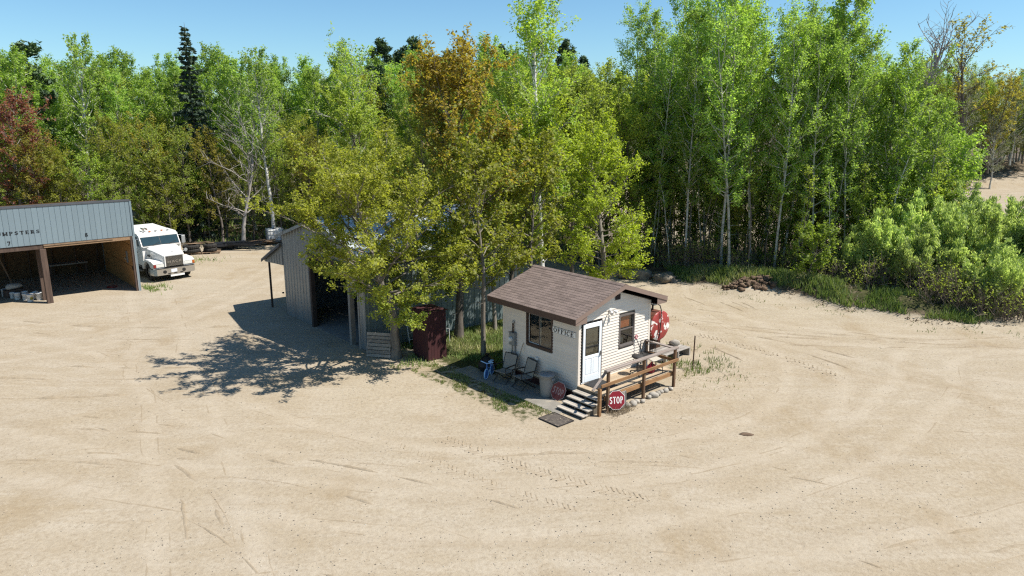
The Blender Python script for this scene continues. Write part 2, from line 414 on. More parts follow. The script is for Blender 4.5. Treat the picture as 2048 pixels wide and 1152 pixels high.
def glass_material(name, tint, refl_rough=0.03, opac=0.25):
    m, nt, out = nodes_of(name)
    tr = nt.nodes.new('ShaderNodeBsdfTransparent'); tr.inputs[0].default_value = rgb(tint)
    gl = nt.nodes.new('ShaderNodeBsdfGlossy'); gl.inputs['Roughness'].default_value = refl_rough
    fr = nt.nodes.new('ShaderNodeLayerWeight'); fr.inputs[0].default_value = 0.5
    pw = nt.nodes.new('ShaderNodeMath'); pw.operation = 'POWER'; pw.inputs[1].default_value = 4.0
    L(nt, fr.outputs['Facing'], pw.inputs[0])
    mr = nt.nodes.new('ShaderNodeMapRange'); mr.inputs['To Min'].default_value = opac * 0.25; mr.inputs['To Max'].default_value = 0.9
    L(nt, pw.outputs[0], mr.inputs[0])
    mx = nt.nodes.new('ShaderNodeMixShader')
    L(nt, mr.outputs[0], mx.inputs[0]); L(nt, tr.outputs[0], mx.inputs[1]); L(nt, gl.outputs[0], mx.inputs[2])
    L(nt, mx.outputs[0], out.inputs[0])
glass_material('glass', (0.80, 0.82, 0.80))
basic('glass_dark', (0.030, 0.062, 0.078), (0.024, 0.05, 0.064), 2.0, 0.015, spec=0.5)

# ---------------------------------------------------------------- mesh helpers
class MB:
    def __init__(s):
        s.v = []; s.f = []; s.mi = []; s.cur = 0
    def add(s, vs, fs, M=None):
        o = len(s.v)
        if M is not None:
            vs = [M @ Vector(p) for p in vs]
        s.v.extend([tuple(p) for p in vs])
        for f in fs:
            s.f.append(tuple(i + o for i in f)); s.mi.append(s.cur)
        return s
    def box(s, x0, y0, z0, x1, y1, z1, M=None):
        return s.add([(x0, y0, z0), (x1, y0, z0), (x1, y1, z0), (x0, y1, z0), (x0, y0, z1), (x1, y0, z1), (x1, y1, z1), (x0, y1, z1)],
                     [(3, 2, 1, 0), (4, 5, 6, 7), (0, 1, 5, 4), (1, 2, 6, 5), (2, 3, 7, 6), (3, 0, 4, 7)], M)
    def bbox(s, x0, y0, z0, x1, y1, z1, c, M=None):
        """box with chamfered edges"""
        c = min(c, (x1 - x0) * .45, (y1 - y0) * .45, (z1 - z0) * .45)
        vs = []
        for X, sx in ((x0, 1), (x1, -1)):
            for Y, sy in ((y0, 1), (y1, -1)):
                for Z, sz in ((z0, 1), (z1, -1)):
                    vs += [(X, Y + sy * c, Z + sz * c), (X + sx * c, Y, Z + sz * c), (X + sx * c, Y + sy * c, Z)]
        def ix(i, j, k, w): return ((i * 2 + j) * 2 + k) * 3 + w
        fs = []
        for i in (0, 1):
            q = [ix(i, 0, 0, 0), ix(i, 1, 0, 0), ix(i, 1, 1, 0), ix(i, 0, 1, 0)]; fs.append(q if i else q[::-1])
            q = [ix(0, i, 0, 1), ix(0, i, 1, 1), ix(1, i, 1, 1), ix(1, i, 0, 1)]; fs.append(q if i else q[::-1])
            q = [ix(0, 0, i, 2), ix(1, 0, i, 2), ix(1, 1, i, 2), ix(0, 1, i, 2)]; fs.append(q if i else q[::-1])
        for j in (0, 1):
            for k in (0, 1):
                q = [ix(0, j, k, 1), ix(1, j, k, 1), ix(1, j, k, 2), ix(0, j, k, 2)]; fs.append(q if (j ^ k) else q[::-1])
        for i in (0, 1):
            for k in (0, 1):
                q = [ix(i, 0, k, 0), ix(i, 0, k, 2), ix(i, 1, k, 2), ix(i, 1, k, 0)]; fs.append(q if (i ^ k) else q[::-1])
        for i in (0, 1):
            for j in (0, 1):
                q = [ix(i, j, 0, 0), ix(i, j, 1, 0), ix(i, j, 1, 1), ix(i, j, 0, 1)]; fs.append(q if (i ^ j) else q[::-1])
        for i in (0, 1):
            for j in (0, 1):
                for k in (0, 1):
                    q = [ix(i, j, k, 0), ix(i, j, k, 1), ix(i, j, k, 2)]; fs.append(q if not (i ^ j ^ k) else q[::-1])
        return s.add(vs, fs, M)
    def tube(s, pts, r, n=8, caps=True, M=None):
        pts = [Vector(p) for p in pts]
        if not hasattr(r, '__len__'): r = [r] * len(pts)
        vs = []; fs = []
        up = None
        for i, p in enumerate(pts):
            d = (pts[min(i + 1, len(pts) - 1)] - pts[max(i - 1, 0)]).normalized()
            if up is None:
                up = Vector((0, 0, 1)) if abs(d.z) < 0.9 else Vector((1, 0, 0))
            sx = d.cross(up).normalized(); sy = sx.cross(d).normalized(); up = sy
            for k in range(n):
                a = 2 * PI * k / n
                vs.append(p + (sx * math.cos(a) + sy * math.sin(a)) * r[i])
        for i in range(len(pts) - 1):
            for k in range(n):
                fs.append((i * n + k, (i + 1) * n + k, (i + 1) * n + (k + 1) % n, i * n + (k + 1) % n))
        if caps:
            fs.append(tuple(range(n))); fs.append(tuple(range((len(pts) - 1) * n, len(pts) * n))[::-1])
        return s.add(vs, fs, M)
    def lathe(s, prof, n=20, M=None, cap0=True, cap1=True):
        vs = []; fs = []
        for r, z in prof:
            for k in range(n):
                a = 2 * PI * k / n
                vs.append((r * math.cos(a), r * math.sin(a), z))
        for i in range(len(prof) - 1):
            for k in range(n):
                fs.append((i * n + k, i * n + (k + 1) % n, (i + 1) * n + (k + 1) % n, (i + 1) * n + k))
        if cap0: fs.append(tuple(range(n))[::-1])
        if cap1: fs.append(tuple(range((len(prof) - 1) * n, len(prof) * n)))
        return s.add(vs, fs, M)
    def prism(s, poly, d0, d1, axis='y', M=None):
        """polygon (ccw list of 2-tuples) swept along an axis: y -> (x,z) polygon, x -> (y,z), z -> (x,y)"""
        n = len(poly)
        def P(p, d):
            return {'y': (p[0], d, p[1]), 'x': (d, p[0], p[1]), 'z': (p[0], p[1], d)}[axis]
        vs = [P(p, d0) for p in poly] + [P(p, d1) for p in poly]
        fs = [tuple(range(n)), tuple(range(n, 2 * n))[::-1]]
        for i in range(n):
            j = (i + 1) % n
            fs.append((i, i + n, j + n, j))
        return s.add(vs, fs, M)
    def mesh(s, name, mats, smooth=False):
        me = bpy.data.meshes.new(name)
        me.from_pydata(s.v, [], s.f)
        if not isinstance(mats, (list, tuple)): mats = [mats]
        for m in mats: me.materials.append(MATS[m])
        if len(mats) > 1:
            me.polygons.foreach_set('material_index', s.mi)
        if smooth:
            me.polygons.foreach_set('use_smooth', [True] * len(me.polygons))
        me.update()
        fix_normals(me)
        return me

import bmesh
def fix_normals(me):
    bm = bmesh.new(); bm.from_mesh(me)
    bmesh.ops.recalc_face_normals(bm, faces=bm.faces[:])
    bm.to_mesh(me); bm.free()

def obj(name, me, parent=None, loc=None, rot=None, label=None, kind=None):
    o = bpy.data.objects.new(name, me)
    COL.objects.link(o)
    if parent is not None: o.parent = parent
    if loc is not None: o.location = loc
    if rot is not None: o.rotation_euler = rot
    if label: o['label'] = label
    if kind: o['kind'] = kind
    return o

def part(name, mb, mat, parent, smooth=False, label=None, loc=None, rot=None, kind=None):
    return obj(name, mb.mesh(name, mat, smooth), parent, loc, rot, label, kind)

def tag(o, label, cat, group=None):
    o['label'] = label; o['category'] = cat
    if group: o['group'] = group
    return o

def thing(name, label, cat, loc=(0, 0, 0), rz=0.0, group=None):
    o = bpy.data.objects.new(name, None)
    o.empty_display_size = 0.2
    COL.objects.link(o)
    o.location = loc; o.rotation_euler = (0, 0, rz)
    return tag(o, label, cat, group)

def copy_tree(o, parent=None):
    c = o.copy(); COL.objects.link(c)
    if parent is not None: c.parent = parent
    for ch in [x for x in bpy.data.objects if x.parent == o]:
        copy_tree(ch, c)
    return c

def np_mesh(name, V, Q, mats, attrs=None, smooth=False, mi=None):
    """quad mesh from arrays"""
    me = bpy.data.meshes.new(name)
    V = np.asarray(V, np.float32); Q = np.asarray(Q, np.int32)
    k = Q.shape[1]
    me.vertices.add(len(V)); me.vertices.foreach_set('co', V.ravel())
    me.loops.add(Q.size); me.loops.foreach_set('vertex_index', Q.ravel())
    me.polygons.add(len(Q))
    me.polygons.foreach_set('loop_start', np.arange(0, Q.size, k, dtype=np.int32))
    me.polygons.foreach_set('loop_total', np.full(len(Q), k, np.int32))
    if smooth: me.polygons.foreach_set('use_smooth', np.ones(len(Q), bool))
    for m in (mats if isinstance(mats, (list, tuple)) else [mats]): me.materials.append(MATS[m])
    if mi is not None: me.polygons.foreach_set('material_index', np.asarray(mi, np.int32))
    for nm, arr in (attrs or {}).items():
        a = me.attributes.new(nm, 'FLOAT', 'POINT')
        a.data.foreach_set('value', np.asarray(arr, np.float32))
    me.update(calc_edges=True)
    me.validate()
    return me

# ---------------------------------------------------------------- lettering (flat shapes cut from strokes)
def arc(cx, cy, rx, ry, t, a0, a1, n=12, tx=None):
    tx = t if tx is None else tx
    out = []
    for i in range(n):
        p, q = a0 + (a1 - a0) * i / n, a0 + (a1 - a0) * (i + 1) / n
        p, q = math.radians(p), math.radians(q)
        out.append([(cx + (rx - tx) * math.cos(p), cy + (ry - t) * math.sin(p)), (cx + rx * math.cos(p), cy + ry * math.sin(p)),
                    (cx + rx * math.cos(q), cy + ry * math.sin(q)), (cx + (rx - tx) * math.cos(q), cy + (ry - t) * math.sin(q))])
    return out
def R4(x0, y0, x1, y1): return [[(x0, y0), (x1, y0), (x1, y1), (x0, y1)]]
def S4(x0, y0, x1, y1, t): return [[(x0 - t / 2, y0), (x0 + t / 2, y0), (x1 + t / 2, y1), (x1 - t / 2, y1)]]

def glyph(ch, serif):
    t = 0.21; h = 0.12
    def stem(x, y0=0, y1=1):
        o = R4(x, y0, x + t, y1)
        if serif:
            if y0 == 0: o += R4(x - .07, 0, x + t + .07, .055)
            if y1 == 1: o += R4(x - .07, .945, x + t + .07, 1)
        return o
    def ser(x, y0, y1): return R4(x, y0, x + .06, y1) if serif else []
    if ch == 'O': return arc(.40, .5, .40, .5, h + .02, 0, 360, 24, t), .8
    if ch == 'C': return arc(.40, .5, .40, .5, h + .02, 48, 312, 20, t) + ser(.62, .64, .97), .74
    if ch == 'I': return stem(.08), .34
    if ch == 'F': return stem(.07) + R4(.2, 1 - h, .62, 1) + R4(.2, .5, .5, .5 + h) + ser(.58, .74, 1) + ser(.46, .4, .68), .66
    if ch == 'E': return stem(.07) + R4(.2, 1 - h, .62, 1) + R4(.2, .48, .5, .48 + h) + R4(.2, 0, .64, h) + ser(.58, .74, 1) + ser(.60, 0, .27) + ser(.46, .4, .65), .7
    if ch == 'T': return stem(.28) + R4(0, 1 - h - .02, .73, 1) + ser(0, .72, 1) + ser(.67, .72, 1), .73
    if ch == 'P': return stem(.07) + R4(.2, 1 - h, .4, 1) + R4(.2, .42, .4, .42 + h) + arc(.38, .71, .3, .29, h, -90, 90, 10, t), .7
    if ch == 'R': return stem(.07) + R4(.2, 1 - h, .4, 1) + R4(.2, .44, .4, .44 + h) + arc(.38, .72, .28, .28, h, -90, 90, 10, t) + S4(.64, 0, .36, .46, t * 1.1), .76
    if ch == 'D': return stem(.07) + R4(.2, 1 - h, .36, 1) + R4(.2, 0, .36, h) + arc(.34, .5, .42, .5, h, -90, 90, 14, t), .78
    if ch == 'U': return stem(.06, .3, 1) + stem(.56, .3, 1) + arc(.395, .34, .335, .34, h + .03, 180, 360, 12, t), .8
    if ch == 'M': return stem(.04) + stem(.70) + S4(.13, .97, .46, .1, t * .9) + S4(.80, .97, .46, .1, t * .7), .92
    if ch == 'A': return S4(.10, 0, .40, 1, t * .8) + S4(.74, 0, .42, 1, t * 1.1) + R4(.22, .28, .62, .28 + h) + (R4(-.02, 0, .24, .055) + R4(.58, 0, .88, .055) if serif else []), .84
    if ch == 'K': return stem(.06) + S4(.18, .42, .62, 1, t) + S4(.68, 0, .32, .58, t), .78
    if ch == 'S': return arc(.34, .73, .30, .27, h + .02, 20, 270, 14, t) + arc(.34, .28, .31, .28, h + .02, -160, 90, 14, t) + ser(.56, .72, .95) + ser(.03, .05, .3), .68
    if ch == '7': return R4(.03, 1 - h - .05, .62, 1) + S4(.26, 0, .56, .92, t) + ser(.03, .74, 1), .66
    if ch == '8': return arc(.34, .74, .27, .26, h, 0, 360, 16, t * .9) + arc(.34, .27, .32, .28, h, 0, 360, 16, t), .68
    return [], .4

def text_mb(txt, height, depth, serif=False, width=None, gap=0.12, sx=1.0, bold=1.0):
    """letters standing in the XZ plane, reading along +X, front at y=-depth; centred"""
    mb = MB(); x = 0.0; items = []
    for ch in txt:
        ps, w = glyph(ch, serif)
        items.append((x, ps)); x += w + gap
    tot = x - gap
    k = height * sx if width is None else width / tot
    for ox, ps in items:
        for p in ps:
            mb.prism([((q[0] + ox - tot / 2) * k, (q[1] - .5) * height) for q in p], -depth, 0, 'y')
    return mb

# ---------------------------------------------------------------- terrain
EDGE = np.array([(8.0, 42.5), (9.6, 40.6), (11.1, 38.9), (12.4, 37.3), (15.0, 35.9), (16.4, 33.7), (18.1, 32.2), (19.8, 31.0), (21.6, 31.0),
                 (23.8, 32.0), (28, 33.5), (34, 35.0), (60, 40.0), (400, 120)])
LEFT_EDGE = np.array([(-400, 20), (-60, 40), (-40, 46), (-30, 49.5), (-22.5, 53.0), (-19, 55.0), (-14, 55.5), (-8, 54), (-3, 51), (1, 48.5), (4, 46.5), (5.5, 44.8), (8.0, 42.5)])

def vnoise(x, y, s, seed=0):
    """smooth value noise"""
    x = np.asarray(x, float) / s + 100.3 + seed * 17.1; y = np.asarray(y, float) / s + 57.7 + seed * 31.7
    xi = np.floor(x); yi = np.floor(y); fx = x - xi; fy = y - yi
    fx = fx * fx * (3 - 2 * fx); fy = fy * fy * (3 - 2 * fy)
    def h(a, b):
        q = np.sin(a * 127.1 + b * 311.7 + seed * 74.7) * 43758.5453
        return q - np.floor(q)
    return (h(xi, yi) * (1 - fx) + h(xi + 1, yi) * fx) * (1 - fy) + (h(xi, yi + 1) * (1 - fx) + h(xi + 1, yi + 1) * fx) * fy

def sstep(a, b, x):
    t = np.clip((x - a) / (b - a), 0, 1)
    return t * t * (3 - 2 * t)

def woods_depth(x, y):
    """metres beyond the edge of the yard, along +Y (negative: in the yard)"""
    e = np.where(x >= 8.0, np.interp(x, EDGE[:, 0], EDGE[:, 1]), np.interp(x, LEFT_EDGE[:, 0], LEFT_EDGE[:, 1]))
    return y - e

def clearing(x, y):
    """1 inside the open sand pit beyond the grove"""
    c = sstep(51.5, 54.0, y + 0.6 * np.sin(x * .5)) * (1 - sstep(97.5, 99.5, y + 1.0 * np.sin(x * .23) - 0.02 * x))
    return c * sstep(4.0, 8.0, x - 0.06 * (y - 52))

def hgt(x, y):
    x = np.asarray(x, float); y = np.asarray(y, float)
    d = woods_depth(x, y)
    z = 0.05 * (vnoise(x, y, 6.0, 1) - .5) + 0.03 * (vnoise(x, y, 1.7, 2) - .5)
    # keep the building plots level
    bb = (x - O0[0]) * CB + (y - O0[1]) * SB; aa = -(x - O0[0]) * SB + (y - O0[1]) * CB
    flat = (1 - sstep(0, 2.0, np.maximum.reduce([-1.8 - bb, bb - 4.6, -2.0 - aa, aa - 5.0])))
    flat = np.maximum(flat, 1 - sstep(0, 2, np.maximum.reduce([-3.0 - bb, bb - 12, 9 - aa, aa - 18])))
    z = z * (1 - flat)
    right = sstep(9.0, 12.5, x)
    berm = 0.62 * np.exp(-((d - 2.4) / 1.7) ** 2) * right * (0.75 + 0.6 * vnoise(x, y, 2.5, 3))
    z = z + berm
    w = sstep(0.0, 3.0, d)
    z = z + w * (0.10 + 0.18 * (vnoise(x, y, 2.2, 4) - .4)) * (1 - clearing(x, y))
    # cut bank at the far side of the pit
    z = z + sstep(98.0, 100.5, y + 1.0 * np.sin(x * .23) - 0.02 * x) * (2.6 + 0.8 * vnoise(x, y, 9, 5)) * sstep(40, 52, x)
    # spill of sand where the road cuts the corner
    z = z + 0.35 * np.exp(-(((x - 12.6) / 1.5) ** 2 + ((y - 37.3) / 0.9) ** 2))
    return z

def hz(x, y): return float(hgt(np.array([x]), np.array([y]))[0])

def axis(lo, hi, step, far_lo, far_hi, g=1.22):
    core = list(np.arange(lo, hi + 1e-6, step)); s = step; a = []
    p = hi
    while p < far_hi: s *= g; p += s; a.append(p)
    s = step; b = []; p = lo
    while p > far_lo: s *= g; p -= s; b.append(p)
    return np.array(b[::-1] + core + a)

LANES = [([(-34, 24), (-20, 20.5), (-10, 17.0), (0, 15.2), (8, 17.6), (14, 23.0), (17.5, 27.5), (26, 28.6), (40, 30)], .9),
         ([(-34, 33), (-20, 30.0), (-13, 25.0), (-9.4, 19.0), (-6.5, 13.5), (-3, 6)], .95),
         ([(-15.5, 50), (-14.5, 43), (-15.5, 35), (-17, 30), (-22, 26), (-34, 23)], .9),
         ([(9.2, 41), (8.4, 35.5), (9.2, 30), (13, 25.5), (20, 22.5), (36, 20)], .9),
         ([(30, 29.6), (18, 28.4), (11, 31.0), (8.6, 35), (8.9, 41)], .95),
         ([(-30, 12), (-14, 11.2), (-2, 11.0), (8, 13.0), (18, 16.5), (32, 22)], .95),
         ([(-20, 38), (-15.5, 30), (-12, 23.5), (-4, 18.2), (3, 17.8), (9, 21), (11.5, 27), (9.5, 34)], .9)]

def lane_curve(pts, n=40):
    P = np.array(pts, float); P = np.concatenate([[2 * P[0] - P[1]], P, [2 * P[-1] - P[-2]]])
    out = []
    for i in range(1, len(P) - 2):
        t = np.linspace(0, 1, n, endpoint=False)[:, None]
        a, b, c, d = P[i - 1], P[i], P[i + 1], P[i + 2]
        out.append(.5 * (2 * b + (c - a) * t + (2 * a - 5 * b + 4 * c - d) * t ** 2 + (3 * b - a - 3 * c + d) * t ** 3))
    return np.concatenate(out)

def build_ground():
    xs = axis(-32, 36, 0.22, -900, 900); ys = axis(7, 56, 0.22, -120, 1800)
    X, Y = np.meshgrid(xs, ys)
    Z = hgt(X, Y)
    nx, ny = len(xs), len(ys)
    V = np.stack([X.ravel(), Y.ravel(), Z.ravel()], 1)
    i = np.arange(nx * ny).reshape(ny, nx)
    Q = np.stack([i[:-1, :-1].ravel(), i[:-1, 1:].ravel(), i[1:, 1:].ravel(), i[1:, :-1].ravel()], 1)
    x, y = X.ravel(), Y.ravel()
    d = woods_depth(x, y)
    litter = sstep(-0.6, 1.6, d) * (1 - clearing(x, y)) * 0.75
    bb = (x - O0[0]) * CB + (y - O0[1]) * SB; aa = -(x - O0[0]) * SB + (y - O0[1]) * CB
    # shaded turf between the office and the metal building
    turf = (1 - sstep(0, 1.2, np.maximum.reduce([-0.6 - bb, bb - 5.5, 4.2 - aa, aa - 9.2]))) * 0.62
    # thin turf in front of the walk
    strip = (1 - sstep(0, .9, np.maximum.reduce([-2.25 - bb, bb + 1.35, 0.2 - aa, aa - 5.6]))) * 0.42
    post = 0.40 * np.exp(-(((x - 6.9) / 1.1) ** 2 + ((y - 25.6) / 1.4) ** 2))
    turf = np.maximum.reduce([turf, strip, post, sstep(0.2, 1.2, d) * (1 - sstep(5, 7, d)) * sstep(9, 11, x) * 0.50])
    lane = np.zeros(len(x)); damp = np.zeros(len(x))
    near = (np.abs(x) < 40) & (y > 5) & (y < 60)
    for pts, off in LANES:
        P = lane_curve(pts)
        T = np.gradient(P, axis=0); T /= np.linalg.norm(T, axis=1)[:, None]
        for s in (-off, off):
            C = P + np.stack([-T[:, 1], T[:, 0]], 1) * s
            best = np.full(near.sum(), 99.0)
            xn, yn = x[near], y[near]
            for c in C[::2]:
                best = np.minimum(best, (xn - c[0]) ** 2 + (yn - c[1]) ** 2)
            dd = np.sqrt(best)
            lane[near] = np.maximum(lane[near], np.exp(-(dd / .32) ** 2) * .52)
            damp[near] = np.maximum(damp[near], np.exp(-((dd - .48) / .16) ** 2) * .10)
    me = np_mesh('ground', V, Q, 'ground_sand', {'litter': litter, 'turf': turf, 'lane': lane, 'damp': damp}, smooth=True)
    return obj('ground', me, kind='structure')
build_ground()

def ico(sub=1):
    bm = bmesh.new(); bmesh.ops.create_icosphere(bm, subdivisions=sub, radius=1.0)
    v = np.array([p.co[:] for p in bm.verts]); f = np.array([[q.index for q in p.verts] for p in bm.faces]); bm.free()
    return v, f

# gravel: loose pebbles over the yard, more in worn patches
def build_gravel():
    v, f = ico(1); 
    v0 = np.array([(1, 0, 0), (-1, 0, 0), (0, 1, 0), (0, -1, 0), (0, 0, .8), (0, 0, -.5)], float)
    f0 = np.array([(0, 2, 4), (2, 1, 4), (1, 3, 4), (3, 0, 4), (2, 0, 5), (1, 2, 5), (3, 1, 5), (0, 3, 5)])
    n = 24000
    r = RNG
    y = 9 + 34 * r.random(n) ** 1.7; x = (r.random(n) - .5) * 2 * (y * 0.76 + 1)
    dens = vnoise(x, y, 2.6, 9) * 0.7 + vnoise(x, y, 0.7, 8) * 0.5
    near = np.exp(-(((x - 3) / 4) ** 2 + ((y - 20) / 4) ** 2))
    keep = (r.random(n) < np.clip((dens - .45) * 2.2 + near * .8, 0.05, 1)) & (woods_depth(x, y) < 0)
    bb = (x - O0[0]) * CB + (y - O0[1]) * SB; aa = -(x - O0[0]) * SB + (y - O0[1]) * CB
    keep &= ~((bb > -0.6) & (bb < 3.9) & (aa > -1.6) & (aa < 4)) & ~((bb > -2.5) & (bb < 10) & (aa > 9) & (aa < 17)) & ~((aa > 26.9) & (bb < -6))
    x, y = x[keep], y[keep]; n = len(x)
    s = (0.006 + 0.014 * r.random(n) ** 3)
    sc = np.stack([s * (0.8 + .6 * r.random(n)), s * (0.8 + .6 * r.random(n)), s * (.6 + .3 * r.random(n))], 1)
    ang = r.random(n) * 2 * PI; c, sn = np.cos(ang), np.sin(ang)
    P = v0[None] * sc[:, None]
    P = np.stack([P[..., 0] * c[:, None] - P[..., 1] * sn[:, None], P[..., 0] * sn[:, None] + P[..., 1] * c[:, None], P[..., 2]], 2)
    P += np.stack([x, y, hgt(x, y) + s * .3], 1)[:, None]
    F = f0[None] + (np.arange(n) * 6)[:, None, None]
    tint = np.repeat(r.random(n), 6)
    me = np_mesh('gravel', P.reshape(-1, 3), F.reshape(-1, 3), 'pebble', {'tint': tint})
    o = obj('gravel', me, kind='stuff')
    tag(o, 'loose dark and pale pebbles scattered over the sandy yard', 'gravel')

def pebble_mat():
    m, nt, out = nodes_of('pebble')
    p = nt.nodes.new('ShaderNodeBsdfPrincipled'); p.inputs['Roughness'].default_value = 0.9
    at = nt.nodes.new('ShaderNodeAttribute'); at.attribute_name = 'tint'
    L(nt, ramp(nt, at.outputs['Fac'], [(0, (0.10, 0.085, 0.07)), (.5, (0.25, 0.21, 0.165)), (1, (0.52, 0.47, 0.39))]), p.inputs['Base Color'])
    L(nt, p.outputs[0], out.inputs[0])
pebble_mat()
build_gravel()

# tyre tracks: pressed sand thrown up in low ridges and lug prints
def build_tracks():
    V = []; Q = []
    def ridge(pts, w, h, gaps, seed):
        pts = np.array(pts, float)
        seg = np.r_[0, np.cumsum(np.linalg.norm(np.diff(pts, axis=0), axis=1))]
        m = max(8, int(seg[-1] / 0.10)); t = np.linspace(0, seg[-1], m)
        x = np.interp(t, seg, pts[:, 0]); y = np.interp(t, seg, pts[:, 1])
        x = np.convolve(np.pad(x, 6, 'edge'), np.ones(13) / 13, 'valid'); y = np.convolve(np.pad(y, 6, 'edge'), np.ones(13) / 13, 'valid')
        dx, dy = np.gradient(x), np.gradient(y); ln = np.hypot(dx, dy) + 1e-9
        nx, ny = -dy / ln, dx / ln
        g = vnoise(t + seed * 13, t * 0 + seed, 0.9, seed)
        amp = np.clip((g - gaps) * 3, 0, 1) * (0.6 + .7 * vnoise(t, t * 0, .16, seed + 5))
        j = (vnoise(t, t * 0 + 3, .35, seed + 2) - .5) * w * .8
        ends = np.minimum(1, np.minimum(t, seg[-1] - t) / 0.5)
        amp = amp * ends
        x = x + nx * j; y = y + ny * j
        base = len(V)
        z = hgt(x, y)
        for i in range(m):
            wi = w * (0.5 + .5 * amp[i])
            V.append((x[i] - nx[i] * wi, y[i] - ny[i] * wi, z[i] - .012))
            V.append((x[i], y[i], z[i] + h * amp[i] - .010))
            V.append((x[i] + nx[i] * wi, y[i] + ny[i] * wi, z[i] - .012))
        for i in range(m - 1):
            for k in (0, 1):
                a = base + i * 3 + k
                Q.append((a, a + 1, a + 4, a + 3))
    def lugs(pts, width, h, step):
        pts = np.array(pts, float)
        seg = np.r_[0, np.cumsum(np.linalg.norm(np.diff(pts, axis=0), axis=1))]
        t = np.arange(0, seg[-1], step)
        x = np.interp(t, seg, pts[:, 0]); y = np.interp(t, seg, pts[:, 1])
        dx, dy = np.gradient(x), np.gradient(y); ln = np.hypot(dx, dy); dx /= ln; dy /= ln
        for i in range(len(t)):
            if vnoise(t[i:i + 1], t[i:i + 1] * 0, 1.2, 4)[0] < .22: continue
            for sd in (-1, 1):
                ox, oy = -dy[i] * sd, dx[i] * sd
                hh = h * (.15 + 1.0 * random.random())
                a = np.array([x[i], y[i]]) + np.array([ox, oy]) * width * .06
                b = np.array([x[i], y[i]]) + np.array([ox, oy]) * width * .5 - np.array([dx[i], dy[i]]) * width * .35
                w2 = np.array([dx[i], dy[i]]) * step * .34
                za, zb = hz(*a), hz(*b)
                base = len(V)
                V.extend([(a[0] - w2[0], a[1] - w2[1], za - .012), (a[0], a[1], za + hh - .006), (a[0] + w2[0], a[1] + w2[1], za - .012),
                          (b[0] - w2[0], b[1] - w2[1], zb - .012), (b[0], b[1], zb + hh - .006), (b[0] + w2[0], b[1] + w2[1], zb - .012)])
                Q.append((base, base + 1, base + 4, base + 3)); Q.append((base + 1, base + 2, base + 5, base + 4))
    def bend(p, q, sag, n=30):
        p, q = np.array(p, float), np.array(q, float); d = q - p; nn = np.array([-d[1], d[0]])
        return [tuple(p + d * t + nn * sag * 4 * t * (1 - t)) for t in np.linspace(0, 1, n)]
    # lug prints running past the foot of the steps
    lugs(bend((-1.9, 19.2), (3.4, 15.7), -0.03), .42, .032, .15)
    lugs(bend((-3.2, 18.7), (1.6, 15.2), -0.03), .40, .022, .15)
    lugs(bend((8.2, 29.6), (12.0, 24.2), 0.05), .45, .03, .2)
    lugs(bend((6.9, 33.6), (8.8, 30.2), 0.05), .45, .03, .2)
    # long sweeping wheel ridges
    arcs = [((-16.0, 17.9), (-10.3, 17.6), .02), ((-9.9, 17.9), (-7.1, 13.8), .06), ((-9.3, 17.8), (-6.2, 13.8), .06),
            ((-16.4, 18.4), (-8.4, 17.9), .03), ((-9.9, 18.8), (-8.4, 18.2), 0), ((-7.0, 18.0), (-5.6, 17.5), 0), ((-7.3, 17.2), (-5.9, 16.4), .03),
            ((-21, 26.5), (-11.5, 25.5), -.05), ((-20.5, 24.6), (-11, 24.4), -.04), ((-19, 22.4), (-9, 23.6), -.05), ((-14.5, 24.6), (-10, 24.0), .02),
            ((-23, 32), (-12.5, 31.0), -.06), ((-22, 30.4), (-12, 29.2), -.07), ((-24, 29), (-18, 33.5), .08), ((-22, 27), (-17.2, 33.0), .08),
            ((-19, 35.4), (-12.2, 39.4), .03), ((-17.8, 35.2), (-11.7, 38.8), .03), ((-20.0, 43), (-13, 45), .02), ((-19, 44.6), (-13, 47), .03),
            ((-17, 38), (-12.5, 43), .02), ((-17.5, 46), (-13.5, 48.6), .0), ((-16.6, 42), (-12.4, 45.6), .03),
            ((6.9, 33.0), (19.5, 28.6), -.06), ((7.1, 32.2), (20.5, 28.0), -.06), ((9, 30), (23.5, 29.8), -.07), ((10, 28.6), (24, 29.0), -.07),
            ((8.6, 30.4), (11.2, 25.2), .05), ((9.3, 30.2), (12.8, 25.0), .05), ((10.2, 29.7), (13.6, 26.3), .04), ((7.8, 28.6), (9.2, 25.6), .03),
            ((7.3, 29.7), (8.6, 27.1), .05), ((8.0, 35.0), (10.9, 33.0), -.05), ((8.4, 36.0), (11.2, 34.0), -.06), ((10.6, 35.8), (11.4, 33.2), .02),
            ((11.2, 35.9), (11.9, 33.6), .02), ((11.7, 35.8), (12.1, 33.9), .02), ((9.0, 36.8), (9.9, 34.6), .02), ((13, 31), (22, 27.4), -.04),
            ((-4.5, 17.8), (-1.2, 17.1), .02), ((-5.8, 18.0), (0.5, 15.2), .03), ((-6.5, 17.0), (-1.0, 14.2), .03), ((-8, 15.2), (-5, 12.6), .05),
            ((2.0, 17.8), (5.2, 17.6), .03), ((-1.0, 18.0), (3.0, 18.3), .04), ((-9, 12.4), (-5, 11.6), .03), ((-13, 14.0), (-9.5, 12.2), .05),
            ((-15, 21.0), (-10, 20.0), .03), ((-16, 20), (-9, 19.3), .03), ((6.3, 24.4), (8.0, 27.0), -.05), ((13.5, 16.5), (19, 20), .03), ((14.6, 15.2), (20, 18.6), .03),
            ((5, 12.2), (11, 14.6), .04), ((6, 11.6), (12.5, 14.2), .04)]
    for i, (p, q, s) in enumerate(arcs):
        ridge(bend(p, q, s), .035 + .045 * random.random(), .040 + .038 * random.random(), 0.33 + .12 * random.random(), i + 1)
        if i % 2 == 0:
            ridge(bend((p[0] + .28, p[1] - .22), (q[0] + .28, q[1] - .22), s), .025, .026, 0.46, i + 70)
